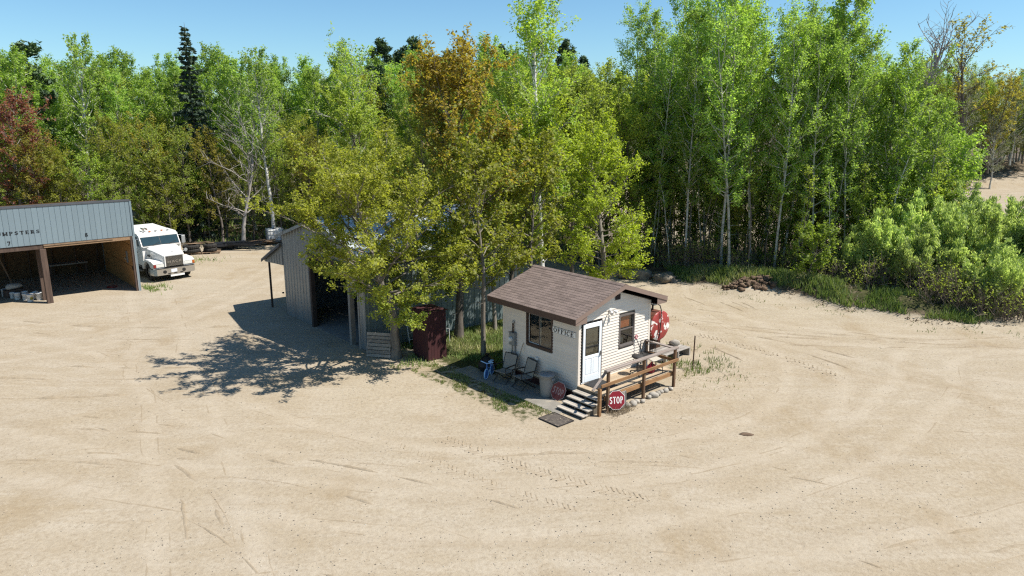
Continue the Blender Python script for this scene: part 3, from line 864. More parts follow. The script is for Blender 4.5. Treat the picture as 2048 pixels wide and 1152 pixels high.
    for i, (pts, off) in enumerate(LANES):
        C = lane_curve(pts)
        T = np.gradient(C, axis=0); T /= np.linalg.norm(T, axis=1)[:, None]
        for s in (-off - .22, -off + .22, off - .22, off + .22):
            D = C + np.stack([-T[:, 1], T[:, 0]], 1) * s
            k = (np.abs(D[:, 0]) < 28) & (D[:, 1] > 9)
            ridge(D[k], .06, .020, .48, i * 9 + int(s * 4) + 400)
    r = RNG
    # short scuffs everywhere
    for i in range(150):
        y0 = 10 + 26 * r.random() ** 1.3; x0 = (r.random() - .5) * 1.4 * y0
        if woods_depth(np.array([x0]), np.array([y0]))[0] > -.6: continue
        bb = (x0 - O0[0]) * CB + (y0 - O0[1]) * SB; aa = -(x0 - O0[0]) * SB + (y0 - O0[1]) * CB
        if (-2.2 < bb < 4.5 and -2 < aa < 9): continue
        if (-3 < bb < 11 and 8.5 < aa < 18): continue
        a = 0.25 * math.sin(y0 * .3) + (r.random() - .5) * .8 + (-.35 if x0 > 0 else 0.0)
        ln = .4 + 1.4 * r.random()
        ridge(bend((x0, y0), (x0 + ln * math.cos(a), y0 + ln * math.sin(a)), .05), .016 + .022 * r.random(), .02 + .03 * r.random(), .36, i + 200)
    me = np_mesh('tyre_tracks', np.array(V), np.array(Q), 'ground_sand', {'litter': np.zeros(len(V)), 'turf': np.zeros(len(V)), 'lane': np.zeros(len(V)), 'damp': np.full(len(V), .35)})
    o = obj('tyre_tracks', me, kind='stuff')
    tag(o, 'low sand ridges and lug prints left by wheels across the yard', 'tyre tracks')
build_tracks()

# ---------------------------------------------------------------- grass, weeds, litter
def blades(name, label, cat, mat, x, y, hlo, hhi, width, lean=.5, z=None):
    r = RNG; n = len(x)
    if z is None: z = hgt(x, y)
    h = hlo + (hhi - hlo) * r.random(n) ** 1.5
    a = r.random(n) * 2 * PI; la = r.random(n) * 2 * PI; lm = lean * h * r.random(n)
    w = width * (.6 + .8 * r.random(n))
    cx, cy = np.cos(a) * w, np.sin(a) * w
    tx, ty = x + np.cos(la) * lm, y + np.sin(la) * lm
    P = np.stack([np.stack([x - cx, y - cy, z - .01], 1), np.stack([x + cx, y + cy, z - .01], 1),
                  np.stack([tx + cx * .25, ty + cy * .25, z + h], 1), np.stack([tx - cx * .25, ty - cy * .25, z + h], 1)], 1)
    Q = np.arange(4 * n).reshape(n, 4)
    clump = vnoise(x, y, 1.2, 6)
    tint = np.repeat(np.clip(clump * .7 + .45 * r.random(n) - .1, 0, 1), 4)
    me = np_mesh(name, P.reshape(-1, 3), Q, mat, {'tint': tint})
    o = obj(name, me, kind='stuff')
    if label: tag(o, label, cat)
    return o

def scatter_ab(n, b0, b1, a0, a1):
    b = b0 + (b1 - b0) * RNG.random(n); a = a0 + (a1 - a0) * RNG.random(n)
    return O0[0] + b * CB - a * SB, O0[1] + b * SB + a * CB, b, a

def grass_all():
    r = RNG
    # worn strip before the walk
    x, y, b, a = scatter_ab(6500, -2.5, -1.3, -0.3, 6.2)
    k = vnoise(x, y, .45, 7) * .6 + vnoise(x, y, .14, 3) * .4 + .22 * (b > -1.75) - .25 * (a < .6) > .52
    blades('thin_grass', 'sparse dry grass along the shaded walk beside the office', 'grass', 'grass_blade', x[k], y[k], .03, .10, .012, .9)
    # turf between the two buildings
    x, y, b, a = scatter_ab(12000, -0.4, 6.5, 3.9, 9.1)
    k = (vnoise(x, y, .8, 7) + .25 * r.random(len(x)) > .42) & ~((b > -.1) & (a < 4.1) & (b < 3.9))
    x2, y2, b2, a2 = scatter_ab(2500, -2.9, -0.5, 5.4, 9.2)
    k2 = vnoise(x2, y2, .7, 12) > .52
    k2 &= ~((b2 > -1.45) & (b2 < -.5) & (a2 > 6.5) & (a2 < 7.75))
    blades('shade_grass', 'green grass under the trees between the office and the metal building', 'grass', 'grass_lush',
           np.r_[x[k], x2[k2]], np.r_[y[k], y2[k2]], .05, .20, .014, .8)
    # by the rusty pole
    x = 6.9 + r.normal(0, .75, 1500); y = 25.9 + r.normal(0, 1.0, 1500)
    k = vnoise(x, y, .4, 2) > .42
    bb = (x - O0[0]) * CB + (y - O0[1]) * SB
    k &= bb > 4.1
    blades('pole_grass', 'tufts of grass around the rusty pole by the deck', 'grass', 'grass_blade', x[k], y[k], .05, .20, .014, .7)
    # the roadside berm
    n = 150000
    x = 9.5 + 24 * r.random(n); y = 30 + 16 * r.random(n); d = woods_depth(x, y)
    k = (d > -.15 + .7 * vnoise(x, y, .9, 5)) & (d < 6.5) & (vnoise(x, y, .9, 15) * .6 + vnoise(x, y, .25, 16) * .4 + .14 * np.exp(-((d - 2.6) / 2.0) ** 2) > .52)
    blades('berm_grass', 'green and straw coloured grass on the low berm at the edge of the road', 'grass', 'grass_lush', x[k], y[k], .08, .42, .022, .8)
    # loose tufts out on the sand near the berm
    n = 9000
    x = 8 + 18 * r.random(n); y = 29 + 13 * r.random(n); d = woods_depth(x, y)
    k = (d > -2.2) & (d < .2) & (vnoise(x, y, .7, 25) > .66)
    blades('sand_tufts', 'low dry tufts on the sand in front of the berm', 'grass', 'grass_blade', x[k], y[k], .03, .12, .016, .9)
    # undergrowth on the forest floor
    n = 26000
    x = -62 + 66 * r.random(n); y = 44 + 30 * r.random(n); d = woods_depth(x, y)
    k = (d > .2) & (d < 14) & (vnoise(x, y, 1.6, 35) > .42)
    blades('undergrowth', 'low weeds and seedlings on the shaded forest floor at the left', 'undergrowth', 'grass_lush', x[k], y[k], .10, .55, .05, .9)
    n = 16000
    x = 5 + 34 * r.random(n); y = 36 + 18 * r.random(n); d = woods_depth(x, y)
    k = (d > 2.5) & (d < 15) & (vnoise(x, y, 1.6, 45) > .45)
    blades('grove_undergrowth', 'low weeds on the dark floor of the aspen grove', 'undergrowth', 'grass_lush', x[k], y[k], .10, .5, .05, .9)
    # leaf litter and sticks: flat pieces
    n = 14000
    x = np.r_[9 + 24 * r.random(n), -30 + 36 * r.random(n)]; y = np.r_[30 + 14 * r.random(n), 44 + 14 * r.random(n)]
    d = woods_depth(x, y)
    k = (d > -.5 + .4 * vnoise(x, y, .6, 55)) & (d < 5.5) & (vnoise(x, y, .6, 56) > .46)
    blades('dead_litter', 'dead stems and leaf litter along the edge of the woods', 'leaf litter', 'dry_litter', x[k], y[k], .02, .16, .035, 2.2)
    # bits of dead stalk and bark trodden into the sand around the porch
    x, y, b, a = scatter_ab(2600, -1.5, 6.5, -3.4, 1.2)
    k = (vnoise(x, y, .5, 57) + .25 * np.exp(-((a + 1.7) / .5) ** 2) > .66) & ~((b > -1.1) & (b < 3.7) & (a > -1.3))
    blades('porch_litter', 'small bits of bark and dead stalk on the sand around the porch', 'litter', 'dry_litter', x[k], y[k], .01, .05, .014, 2.5)
    # weeds at the corner of the open-front shed and by the truck
    x = -20.2 + r.normal(0, .55, 900); y = 38.4 + r.normal(0, .5, 900)
    x = np.r_[x, -21.0 + r.normal(0, .8, 300)]; y = np.r_[y, 46.9 + r.normal(0, .5, 300)]
    bb = (x - O0[0]) * CB + (y - O0[1]) * SB
    k = (bb > -6.2) & (vnoise(x, y, .3, 66) > .4)
    blades('shed_weeds', 'green weeds at the corner of the open front shed beside the truck', 'weeds', 'grass_lush', x[k], y[k], .04, .24, .02, .9)
    # dead weeds under the stop sign
    x, y, b, a = scatter_ab(420, -.1, .8, -1.75, -1.28)
    blades('dead_weeds', 'dead twiggy weeds under the standing stop sign', 'weeds', 'dry_litter', x, y, .05, .30, .006, 1.3)
grass_all()

# ---------------------------------------------------------------- trees
def unit(v): return v / (np.linalg.norm(v) + 1e-9)

class Tree:
    def __init__(s, seed):
        s.r = np.random.default_rng(seed); s.thick = 1.0; s.V = []; s.Q = []; s.nv = 0; s.anch = []; s.mi = []
    def tube(s, P, R, n=5, mi=0):
        P = np.asarray(P, float); m = len(P)
        d = np.gradient(P, axis=0); d /= np.linalg.norm(d, axis=1)[:, None] + 1e-9
        ref = np.array([0.0, 0, 1]) if abs(d[0, 2]) < .85 else np.array([1.0, 0, 0])
        sx = np.cross(d, ref); sx /= np.linalg.norm(sx, axis=1)[:, None] + 1e-9
        sy = np.cross(sx, d)
        a = np.arange(n) * 2 * PI / n
        ring = P[:, None] + (sx[:, None] * np.cos(a)[None, :, None] + sy[:, None] * np.sin(a)[None, :, None]) * np.asarray(R)[:, None, None] * s.thick
        s.V.append(ring.reshape(-1, 3))
        i = np.arange(m * n).reshape(m, n) + s.nv
        q = np.stack([i[:-1], np.roll(i, -1, 1)[:-1], np.roll(i, -1, 1)[1:], i[1:]], 2).reshape(-1, 4)
        s.Q.append(q); s.nv += m * n; s.mi.append(np.full(len(q), mi))
    def path(s, p0, d, ln, n, up=0.0, wob=.12):
        pts = [np.array(p0, float)]; d = unit(np.array(d, float))
        for i in range(n):
            d = unit(d + s.r.normal(0, wob, 3) + np.array([0, 0, up]))
            pts.append(pts[-1] + d * ln / n)
        return np.array(pts)
    def leaves(s, n, size, jit, up=.4, elong=1.4, align=None, anch=None, tint_h=.0):
        r = s.r; A = np.array(anch if anch is not None else s.anch)     # rows: x y z  dx dy dz weight
        w = A[:, 6] / A[:, 6].sum()
        k = r.choice(len(A), n, p=w)
        c = A[k, :3] + r.normal(0, 1, (n, 3)) * jit * .68
        if align is None:
            nm = r.normal(0, 1, (n, 3)); nm[:, 2] = np.abs(nm[:, 2]) + up
            nm /= np.linalg.norm(nm, axis=1)[:, None]
            t = np.cross(nm, r.normal(0, 1, (n, 3))); t /= np.linalg.norm(t, axis=1)[:, None]
        else:
            t = A[k, 3:6] + r.normal(0, align, (n, 3)); t /= np.linalg.norm(t, axis=1)[:, None]
            nm = np.cross(t, r.normal(0, 1, (n, 3))); nm /= np.linalg.norm(nm, axis=1)[:, None]
        b = np.cross(nm, t)
        sz = size * (.65 + .7 * r.random(n))[:, None]
        fold = nm * sz * .12
        P = np.stack([c - t * sz * .5 * elong, c + b * sz * .42 + fold, c + t * sz * .5 * elong, c - b * sz * .42 + fold], 1)
        Q = np.arange(4 * n).reshape(n, 4)
        zt = (c[:, 2] - c[:, 2].min()) / (np.ptp(c[:, 2]) + 1e-6)
        tint = np.clip(.5 + r.normal(0, .22, n) + tint_h * (zt - .5) + .35 * (s.clump(c) - .5), 0, 1)
        return P.reshape(-1, 3), Q, np.repeat(tint, 4)
    def clump(s, c):
        return vnoise(c[:, 0] + c[:, 2] * .7, c[:, 1] - c[:, 2] * .4, .9, int(s.r.integers(50)))

def broadleaf(seed, H, cb, cr, n1=26, n2=5, ang=(35, 60), prof='oval', tr=.11, leafn=4200, lsize=.15, jit=.16, mats=('bark_aspen', 'leaf_aspen'),
              up=.10, lean=(0, 0), fork=0, wander=.05, leafup=.4, bare=0.0, nm='aspen', leaf_split=None, elong=1.25, shift=(0, 0), bstub=5, wtop=1.0, thick=1.0):
    T = Tree(seed); r = T.r; T.thick = thick
    n = 12
    tp = [np.array([0.0, 0, -.15])]; d = np.array([lean[0], lean[1], 1.0])
    for i in range(n):
        d = unit(d + r.normal(0, wander, 3) * np.array([1, 1, .2]) + np.array([0, 0, .06]))
        tp.append(tp[-1] + d * (H + .15) / n)
    tp = np.array(tp); tt = np.linspace(0, 1, n + 1)
    R = tr * (1 - tt) ** .8 * .94 + .012; R[0] *= 1.35
    T.tube(tp, R, 7)
    def trunk(t): return np.array([np.interp(t, tt, tp[:, k]) for k in range(3)]), np.interp(t, tt, R)
    def pf(t):
        q = (t - cb) / (1 - cb)
        if prof == 'oval': return math.sqrt(max(0.02, math.sin(PI * min(1, max(0, .10 + .86 * q))) ** 1.2)) * (1 - .15 * q)
        if prof == 'cone': return (1 - q) ** .8 * .95 + .08
        if prof == 'vase': return .45 + .6 * math.sin(PI * (.2 + .62 * q))
        if prof == 'round': return math.sqrt(max(0.03, 1 - (2 * q - .9) ** 2 * .85))
        return 1.0
    g = r.random() * 6.28
    for i in range(n1):
        t = cb + (1 - cb) * ((i + r.random() * .8) / n1) ** (1.0) * .97
        p, rr = trunk(t); g += 2.4 + r.normal(0, .35)
        q = (t - cb) / (1 - cb)
        el = math.radians(ang[0] + (ang[1] - ang[0]) * q + r.normal(0, 8))
        ln = cr * pf(t) * r.uniform(.72, 1.18) / max(.55, math.cos(el) ** .7)
        dr = np.array([math.cos(g) * math.cos(el) + shift[0] * .3, math.sin(g) * math.cos(el) + shift[1] * .3, math.sin(el)])
        P = T.path(p, dr, ln, 5, up, .11)
        br = min(rr * .55, .018 + ln * .011)
        T.tube(P, np.linspace(br, .006, 6), 4)
        for k in range(n2 + 1):
            f = .28 + .72 * (k + r.random() * .6) / (n2 + .6); f = min(f, 1)
            b0 = np.array([np.interp(f * 5, range(6), P[:, j]) for j in range(3)])
            bd = unit(P[min(5, int(f * 5) + 1)] - P[int(min(f * 5, 4))])
            sd = unit(bd * .8 + r.normal(0, .62, 3) + np.array([0, 0, .22]))
            sl = ln * r.uniform(.22, .42) * (1.15 - .5 * f) + .12
            S = T.path(b0, sd, sl, 3, up * .8, .16)
            T.tube(S, np.linspace(br * .42 + .003, .004, 4), 3)
            if r.random() >= bare:
                w = (.35 + sl) * (1 + (wtop - 1) * q)
                for a in S[1:]:
                    T.anch.append([*a, *unit(S[-1] - S[0]), w * .5])
                m = (S[1] + S[2]) / 2; T.anch.append([*m, *sd, w * .4])
    for a in tp[-3:]: T.anch.append([*a, 0, 0, 1, .5])
    # dead stubs under the crown
    for i in range(bstub):
        t = r.uniform(cb * .35, cb); p, rr = trunk(t); a = r.random() * 6.28
        P = T.path(p, (math.cos(a), math.sin(a), r.uniform(-.1, .4)), r.uniform(.3, .9), 3, -.02, .15)
        T.tube(P, np.linspace(.014, .004, 4), 3)
    A_ = np.array(T.anch); kz = H / max(A_[:, 2].max(), np.concatenate(T.V)[:, 2].max() if leafn <= 0 else 0)
    A_[:, 2] *= kz; T.anch = A_; T.V = [np.concatenate(T.V) * np.array([1, 1, kz])]
    tm = np_mesh(nm + '_trunk', np.concatenate(T.V), np.concatenate(T.Q), mats[0], smooth=True)
    if leafn <= 0: return tm, None
    if leaf_split:                                                  # two leaf colours by height
        V, Q, ti = T.leaves(leafn, lsize, jit, leafup, elong)
        zc = V.reshape(-1, 4, 3)[:, 0, 2] + r.normal(0, leaf_split[2], len(Q))
        mi = (zc < leaf_split[1]).astype(int)
        lm = np_mesh(nm + '_crown', V, Q, [mats[1], leaf_split[0]], {'tint': ti}, mi=mi)
    else:
        V, Q, ti = T.leaves(leafn, lsize, jit, leafup, elong)
        lm = np_mesh(nm + '_crown', V, Q, mats[1], {'tint': ti})
    return tm, lm

def spruce(seed, H, cr, leafn=9000):
    T = Tree(seed); r = T.r
    T.tube(np.array([[0, 0, -.1], [0, 0, H * .5], [0, 0, H]]), [.16, .09, .01], 7)
    nl = 44
    for i in range(nl):
        t = .06 + .93 * i / nl; z = H * t
        rad = cr * (1 - t) ** .8 * r.uniform(.68, 1.15) + .1
        for k in range(7):
            a = k * 2 * PI / 7 + i * .7 + r.normal(0, .2)
            rl = rad * r.uniform(.5, 1.2)
            P = T.path((0, 0, z), (math.cos(a), math.sin(a), .05 - .30 * (1 - t)), rl, 4, .02, .06)
            if rl > .35: T.tube(P, np.linspace(.02, .005, 5), 3)
            for f in np.linspace(.2, 1, 5):
                b = np.array([np.interp(f * 4, range(5), P[:, j]) for j in range(3)])
                T.anch.append([*b, *(unit(P[-1] - P[0]) + np.array([0, 0, -.35])), rl * (.4 + .8 * f)])
    tm = np_mesh('spruce_trunk', np.concatenate(T.V), np.concatenate(T.Q), 'bark_dark', smooth=True)
    V, Q, ti = T.leaves(leafn, .20, .075, align=.5, elong=1.7)
    return tm, np_mesh('spruce_crown', V, Q, 'needle_dark', {'tint': ti})

def pine(seed, H, cr, leafn=4200):
    T = Tree(seed); r = T.r
    tp = np.array([[0, 0, -.1], [r.normal(0, .2), r.normal(0, .2), H * .5], [r.normal(0, .3), r.normal(0, .3), H]])
    T.tube(tp, [.22, .14, .03], 7)
    for i in range(30):
        t = .48 + .52 * i / 30; z = H * t; a = i * 2.4 + r.normal(0, .3)
        q = (t - .48) / .52
        ln = cr * (math.sin(PI * (.22 + .70 * q))) * r.uniform(.5, 1.15)
        P = T.path((np.interp(t, [0, .5, 1], tp[:, 0]), np.interp(t, [0, .5, 1], tp[:, 1]), z), (math.cos(a), math.sin(a), .1 + .5 * q), ln, 4, .05, .13)
        T.tube(P, np.linspace(.04, .01, 5), 3)
        for k in range(5):
            f = r.uniform(.45, 1.05); b = np.array([np.interp(min(f, 1) * 4, range(5), P[:, j]) for j in range(3)]) + r.normal(0, .2, 3)
            T.anch.append([*b, 0, 0, 1, 1.0])
    tm = np_mesh('pine_trunk', np.concatenate(T.V), np.concatenate(T.Q), 'bark_grey', smooth=True)
    V, Q, ti = T.leaves(leafn, .26, .26, .6, 1.9)
    return tm, np_mesh('pine_crown', V, Q, 'needle_pine', {'tint': ti})

def willow(seed, H, cr, leafn=7000, stems=42, mats=('twig', 'leaf_willow'), size=.14, low=.42, sparse=False):
    T = Tree(seed); r = T.r
    for i in range(stems):
        a = r.random() * 6.28; q = math.sqrt(r.random())
        p0 = np.array([math.cos(a) * q * cr * .35, math.sin(a) * q * cr * .35, -.05])
        tilt = q * .55 + r.normal(0, .08)
        h = H * r.uniform(.62, 1.05) * (1 - .22 * q)
        P = T.path(p0, (math.cos(a) * tilt - .10, math.sin(a) * tilt, 1), h, 6, .05, .07)
        T.tube(P, np.linspace(.02, .004, 7), 4)
        for k in range(9):
            f = r.uniform(.3, .95); b = np.array([np.interp(f * 6, range(7), P[:, j]) for j in range(3)])
            sd = unit(np.array([math.cos(a), math.sin(a), 0]) * r.normal(.2, .35) + r.normal(0, .32, 3) + np.array([-.12, 0, 1.0]))
            S = T.path(b, sd, h * r.uniform(.14, .30), 3, .08, .08)
            T.tube(S, np.linspace(.007, .003, 4), 3)
            if f > low:
                for s_ in (S[1], S[2], S[3]): T.anch.append([*s_, *sd, .5 + f])
    tm = np_mesh('willow_stems', np.concatenate(T.V), np.concatenate(T.Q), mats[0])
    V, Q, ti = T.leaves(int(leafn * 2.4), size * .5, .13, align=.38, elong=2.8)
    return tm, np_mesh('willow_foliage', V, Q, mats[1], {'tint': ti})

def brush(seed, H, cr, n=70, leafn=700):
    """leafless twiggy thicket"""
    T = Tree(seed); r = T.r
    for i in range(n):
        a = r.random() * 6.28; q = math.sqrt(r.random())
        p0 = np.array([math.cos(a) * q * cr, math.sin(a) * q * cr * .7, -.05])
        P = T.path(p0, (r.normal(0, .35), r.normal(0, .35), 1), H * r.uniform(.5, 1.1), 4, .02, .16)
        T.tube(P, np.linspace(.014, .004, 5), 3)
        for k in range(4):
            b = P[r.integers(1, 4)]
            S = T.path(b, (r.normal(0, .6), r.normal(0, .6), .8), H * r.uniform(.2, .4), 2, .02, .15)
            T.tube(S, np.linspace(.007, .003, 3), 3)
            T.anch.append([*S[-1], *unit(S[-1] - S[0]), 1])
    tm = np_mesh('brush_stems', np.concatenate(T.V), np.concatenate(T.Q), 'twig')
    V, Q, ti = T.leaves(leafn, .09, .10, .4, 1.3)
    return tm, np_mesh('brush_leaves', V, Q, 'leaf_maple_olive', {'tint': ti})

def plant(name, meshes, x, y, label, cat, group=None, scale=1.0, rz=None, z=None, parts=('trunk', 'crown'), sz=1.0, tilt=(0, 0)):
    root = thing(name, label, cat, (x, y, hz(x, y) if z is None else z), random.random() * 6.28 if rz is None else rz, group)
    root.scale = (scale, scale, scale * sz)
    root.rotation_euler = (tilt[0], tilt[1], root.rotation_euler.z)
    obj(parts[0], meshes[0], root)
    if meshes[1] is not None: obj(parts[1], meshes[1], root)
    return root

PROTO = {}
for k in range(6):
    PROTO['aspen%d' % k] = broadleaf(100 + k, 15.0, .30 + .05 * (k % 3), 2.0, 34, 5, (30, 62), 'oval', .125, 8000, .115, .15,
                                     ('bark_aspen', 'leaf_aspen' if k % 2 else 'leaf_aspen_dark'), up=.10, lean=(.03 * (k - 2), .02), nm='aspen')
for k in range(3):
    PROTO['grove%d' % k] = broadleaf(140 + k, 17.5, .24 + .04 * k, 2.25, 42, 6, (30, 62), 'oval', .085, 11500, .098, .16,
                                     ('bark_white', 'leaf_aspen'), up=.10, nm='aspen', wander=.028)
for k in range(3):
    PROTO['grovedark%d' % k] = broadleaf(150 + k, 16, .26, 2.2, 38, 6, (30, 60), 'oval', .075, 9500, .10, .16,
                                         ('bark_aspen', 'leaf_aspen_dark'), up=.10, nm='aspen', wander=.028)
for k in range(3):
    PROTO['maple%d' % k] = broadleaf(160 + k, 12.5, .15, 2.9, 38, 6, (18, 60), 'round', .12, 7600, .112, .15,
                                     ('bark_dark', 'leaf_maple_olive' if k != 1 else 'leaf_maple'), up=.08, nm='maple', elong=1.1)
for k in range(3):
    PROTO['sapling%d' % k] = broadleaf(170 + k, 6.5, .14, 1.5, 26, 4, (25, 60), 'round', .05, 3600, .098, .13,
                                       ('bark_grey', 'leaf_sapling' if k != 1 else 'leaf_maple'), up=.08, nm='sapling', elong=1.1)
PROTO['bronze'] = broadleaf(180, 12.5, .25, 2.7, 32, 6, (28, 62), 'round', .13, 5200, .15, .14, ('bark_dark', 'leaf_bronze'), nm='maple', elong=1.1)
PROTO['pole0'] = broadleaf(185, 10, .55, .8, 12, 3, (20, 60), 'oval', .05, 700, .12, .15, ('bark_aspen', 'leaf_aspen'), nm='pole', bstub=9)
PROTO['pole1'] = broadleaf(186, 9, .6, .7, 10, 3, (20, 60), 'oval', .045, 500, .12, .15, ('bark_dark', 'leaf_maple_olive'), nm='pole', bstub=12)
PROTO['pine0'] = pine(190, 19, 2.6); PROTO['pine1'] = pine(191, 18, 2.3); 
PROTO['pale'] = broadleaf(195, 13, .22, 2.6, 34, 7, (35, 66), 'vase', .13, 3600, .13, .16, ('bark_aspen', 'leaf_pale'), nm='budding')
PROTO['bare'] = broadleaf(196, 17, .42, 3.2, 26, 8, (30, 66), 'vase', .17, 0, .1, .1, ('bark_bare', 'leaf_pale'), nm='bare', thick=2.6)
PROTO['willow0'] = willow(200, 5.2, 2.2, 19000); PROTO['willow1'] = willow(201, 4.7, 2.0, 16000); PROTO['willow2'] = willow(202, 3.7, 1.8, 9500, low=.5)
PROTO['brush0'] = brush(210, 2.3, 1.3); PROTO['brush1'] = brush(211, 1.9, 1.4, 80, 500)

# --- the near trees, one by one
def near_trees():
    # yellow-green maple whose crown hides the front of the metal building
    m = broadleaf(301, 9.2, .27, 4.0, 46, 9, (8, 60), 'round', .20, 52000, .084, .12, ('bark_grey', 'leaf_maple'), up=.055, nm='maple', elong=1.05,
                  leaf_split=('leaf_maple_olive', 2.6, 1.0), wander=.05, lean=(-.05, -.03), bstub=2)
    p = yard(-2.05, 7.85)
    plant('maple_tree', m, p.x, p.y, 'spreading yellow-green maple shading the front corner of the metal building', 'tree', rz=.4)
    # bronze and orange maple behind it
    m = broadleaf(302, 12.5, .20, 3.3, 46, 8, (24, 62), 'oval', .19, 26000, .112, .14, ('bark_dark', 'leaf_orange'), up=.09, nm='maple', elong=1.1,
                  leaf_split=('leaf_maple_olive', 7.4, 2.2), wander=.05)
    plant('maple_tree', m, -2.30, 29.3, 'tall maple with orange and bronze young leaves in its top', 'tree', rz=1.2)
    m = broadleaf(303, 10.5, .22, 2.7, 36, 7, (28, 64), 'oval', .12, 12000, .104, .14, ('bark_dark', 'leaf_bright'), up=.09, nm='maple', elong=1.1,
                  leaf_split=('leaf_maple_olive', 6.0, 1.6))
    plant('maple_tree', m, -0.2, 32.5, 'olive green maple against the long side of the metal building', 'tree', rz=2.2)
    # the slim tree by the end of the walk
    m = broadleaf(304, 8.6, .34, 1.8, 26, 5, (25, 62), 'round', .10, 4600, .125, .13, ('bark_grey', 'leaf_maple'), up=.08, nm='maple', elong=1.1)
    plant('maple_tree', m, -1.12, 26.9, 'slim maple with a thin grey trunk at the end of the shaded walk', 'tree', rz=.9)
    for b, a, s in ((3.3, 8.2, .92), (4.9, 7.7, 1.02)):
        p = yard(b, a); plant('maple_tree', m, p.x, p.y, 'slim maple standing close to the long wall behind the office', 'tree', 'slim maples along the metal wall', s)
    # birch
    m = broadleaf(305, 14.9, .36, 2.1, 40, 6, (34, 66), 'oval', .15, 11000, .10, .17, ('bark_white', 'leaf_birch'), up=.10, nm='birch', lean=(.035, 0), wander=.055)
    plant('birch_tree', m, 1.72, 33.2, 'tall birch with a white trunk rising behind the office roof', 'tree', rz=3.0)
    # bright maple to the right of the birch
    m = broadleaf(306, 9.7, .10, 2.9, 50, 8, (8, 62), 'oval', .16, 24000, .104, .13, ('bark_grey', 'leaf_bright'), up=.07, nm='maple', elong=1.05, wander=.04)
    plant('maple_tree', m, 5.0, 36.6, 'bright yellow-green maple with branches down to the ground behind the office', 'tree', rz=.2)
    m = broadleaf(307, 12.5, .26, 2.6, 34, 6, (28, 64), 'oval', .12, 12000, .112, .14, ('bark_dark', 'leaf_maple_olive'), up=.09, nm='maple', elong=1.1)
    g = 'trees crowded behind the metal building'
    for i, (x, y, s) in enumerate([(0.2, 37.5, .95), (3.6, 41.5, 1.0), (-6.5, 50, 1.05), (-2.4, 48.5, 1.1), (.8, 46.5, 1.05), (-10.5, 52.0, 1.0), (4.6, 43.5, .95)]):
        plant('maple_tree', m, x, y, 'olive green maple crowded behind the metal building', 'tree', g, s)
    for x, y, s in ((7.6, 45.0, .95), (9.2, 47.2, 1.0), (6.4, 47.6, 1.05)):
        plant('maple_tree', m, x, y, 'olive maple between the birch and the right-hand grove', 'tree', 'maples left of the grove', s)
    for x, y, s in ((5.6, 44.6, 1.0), (6.8, 45.9, 1.1), (7.8, 43.6, .8), (8.6, 46.2, 1.1), (5.0, 46.6, 1.1), (10.2, 48.4, 1.0), (7.4, 48.6, 1.1), (3.2, 45.2, 1.0)):
        plant('sapling', PROTO['sapling0'], x, y, 'leafy sapling between the birch and the right-hand grove', 'tree', 'saplings left of the grove', s)
    # left edge of the woods: the singular ones
    plant('spruce_tree', spruce(310, 16.2, 2.1), -24.5, 56.2, 'dark pointed spruce standing above the green woods', 'tree')
    m = broadleaf(311, 12.2, .20, 3.0, 34, 8, (38, 64), 'vase', .14, 0, .1, .1, ('bark_bare', 'leaf_pale'), nm='dead', up=.06, lean=(.06, 0), thick=1.1)
    plant('dead_tree', m, -20.4, 53.4, 'leafless grey tree fanning its bare branches beside the spruce', 'tree', rz=1.0)
    m = broadleaf(312, 11.4, .25, 3.1, 34, 8, (25, 60), 'round', .13, 6500, .14, .15, ('bark_grey', 'leaf_red'), nm='redmaple', elong=1.1)
    plant('red_maple_tree', m, -34.4, 49.6, 'maple with dark red young leaves at the left end of the woods', 'tree')
    m = broadleaf(313, 15.0, .38, 2.3, 32, 6, (30, 62), 'oval', .16, 4200, .14, .15, ('bark_white', 'leaf_aspen'), nm='aspen', bstub=8)
    plant('aspen_tree', m, -31.3, 53.0, 'aspen with a thick bare white trunk broken out above the maples', 'tree', sz=1.02)
    plant('aspen_tree', m, -18.3, 54.2, 'aspen with a long white trunk just right of the leafless tree', 'tree', sz=1.0, scale=.97)
    m = broadleaf(314, 16.0, .42, 2.6, 30, 7, (36, 66), 'vase', .17, 3600, .135, .16, ('bark_white', 'leaf_birch'), nm='birch', up=.09)
    plant('birch_tree', m, -11.8, 53.2, 'open birch with pale forking limbs behind the left end of the metal building', 'tree')
    # right grove: the ones whose trunks can be told apart
    m = broadleaf(320, 17.0, .27, 2.6, 44, 7, (28, 60), 'oval', .20, 18000, .11, .16, ('bark_white', 'leaf_aspen'), nm='aspen', lean=(.03, 0), wander=.05)
    plant('aspen_tree', m, 18.2, 44.0, 'thick white aspen in the middle of the right-hand grove', 'tree')
    m = broadleaf(321, 13.0, .22, 3.3, 40, 7, (24, 58), 'vase', .17, 17000, .112, .16, ('bark_aspen', 'leaf_aspen'), nm='aspen', lean=(.22, 0), wander=.05, shift=(.8, 0))
    plant('aspen_tree', m, 21.3, 41.5, 'leaning aspen with long pale limbs at the right end of the grove', 'tree', rz=0)
    m = broadleaf(322, 9.0, .10, 2.6, 40, 6, (15, 55), 'round', .10, 13000, .112, .15, ('bark_aspen', 'leaf_aspen'), nm='aspen')
    plant('young_aspen', m, 25.6, 42.0, 'low bushy aspen closing the right end of the grove', 'tree')
    m = broadleaf(323, 3.2, .08, 1.2, 24, 4, (20, 60), 'round', .03, 2600, .10, .10, ('bark_grey', 'leaf_sapling'), nm='sapling')
    plant('aspen_sapling', m, 15.9, 37.4, 'small leafy aspen sapling on the berm in front of the grove', 'tree')
    plant('aspen_sapling', m, 31.6, 43.5, 'young aspen standing alone by the sand pit above the willows', 'tree', scale=1.25)
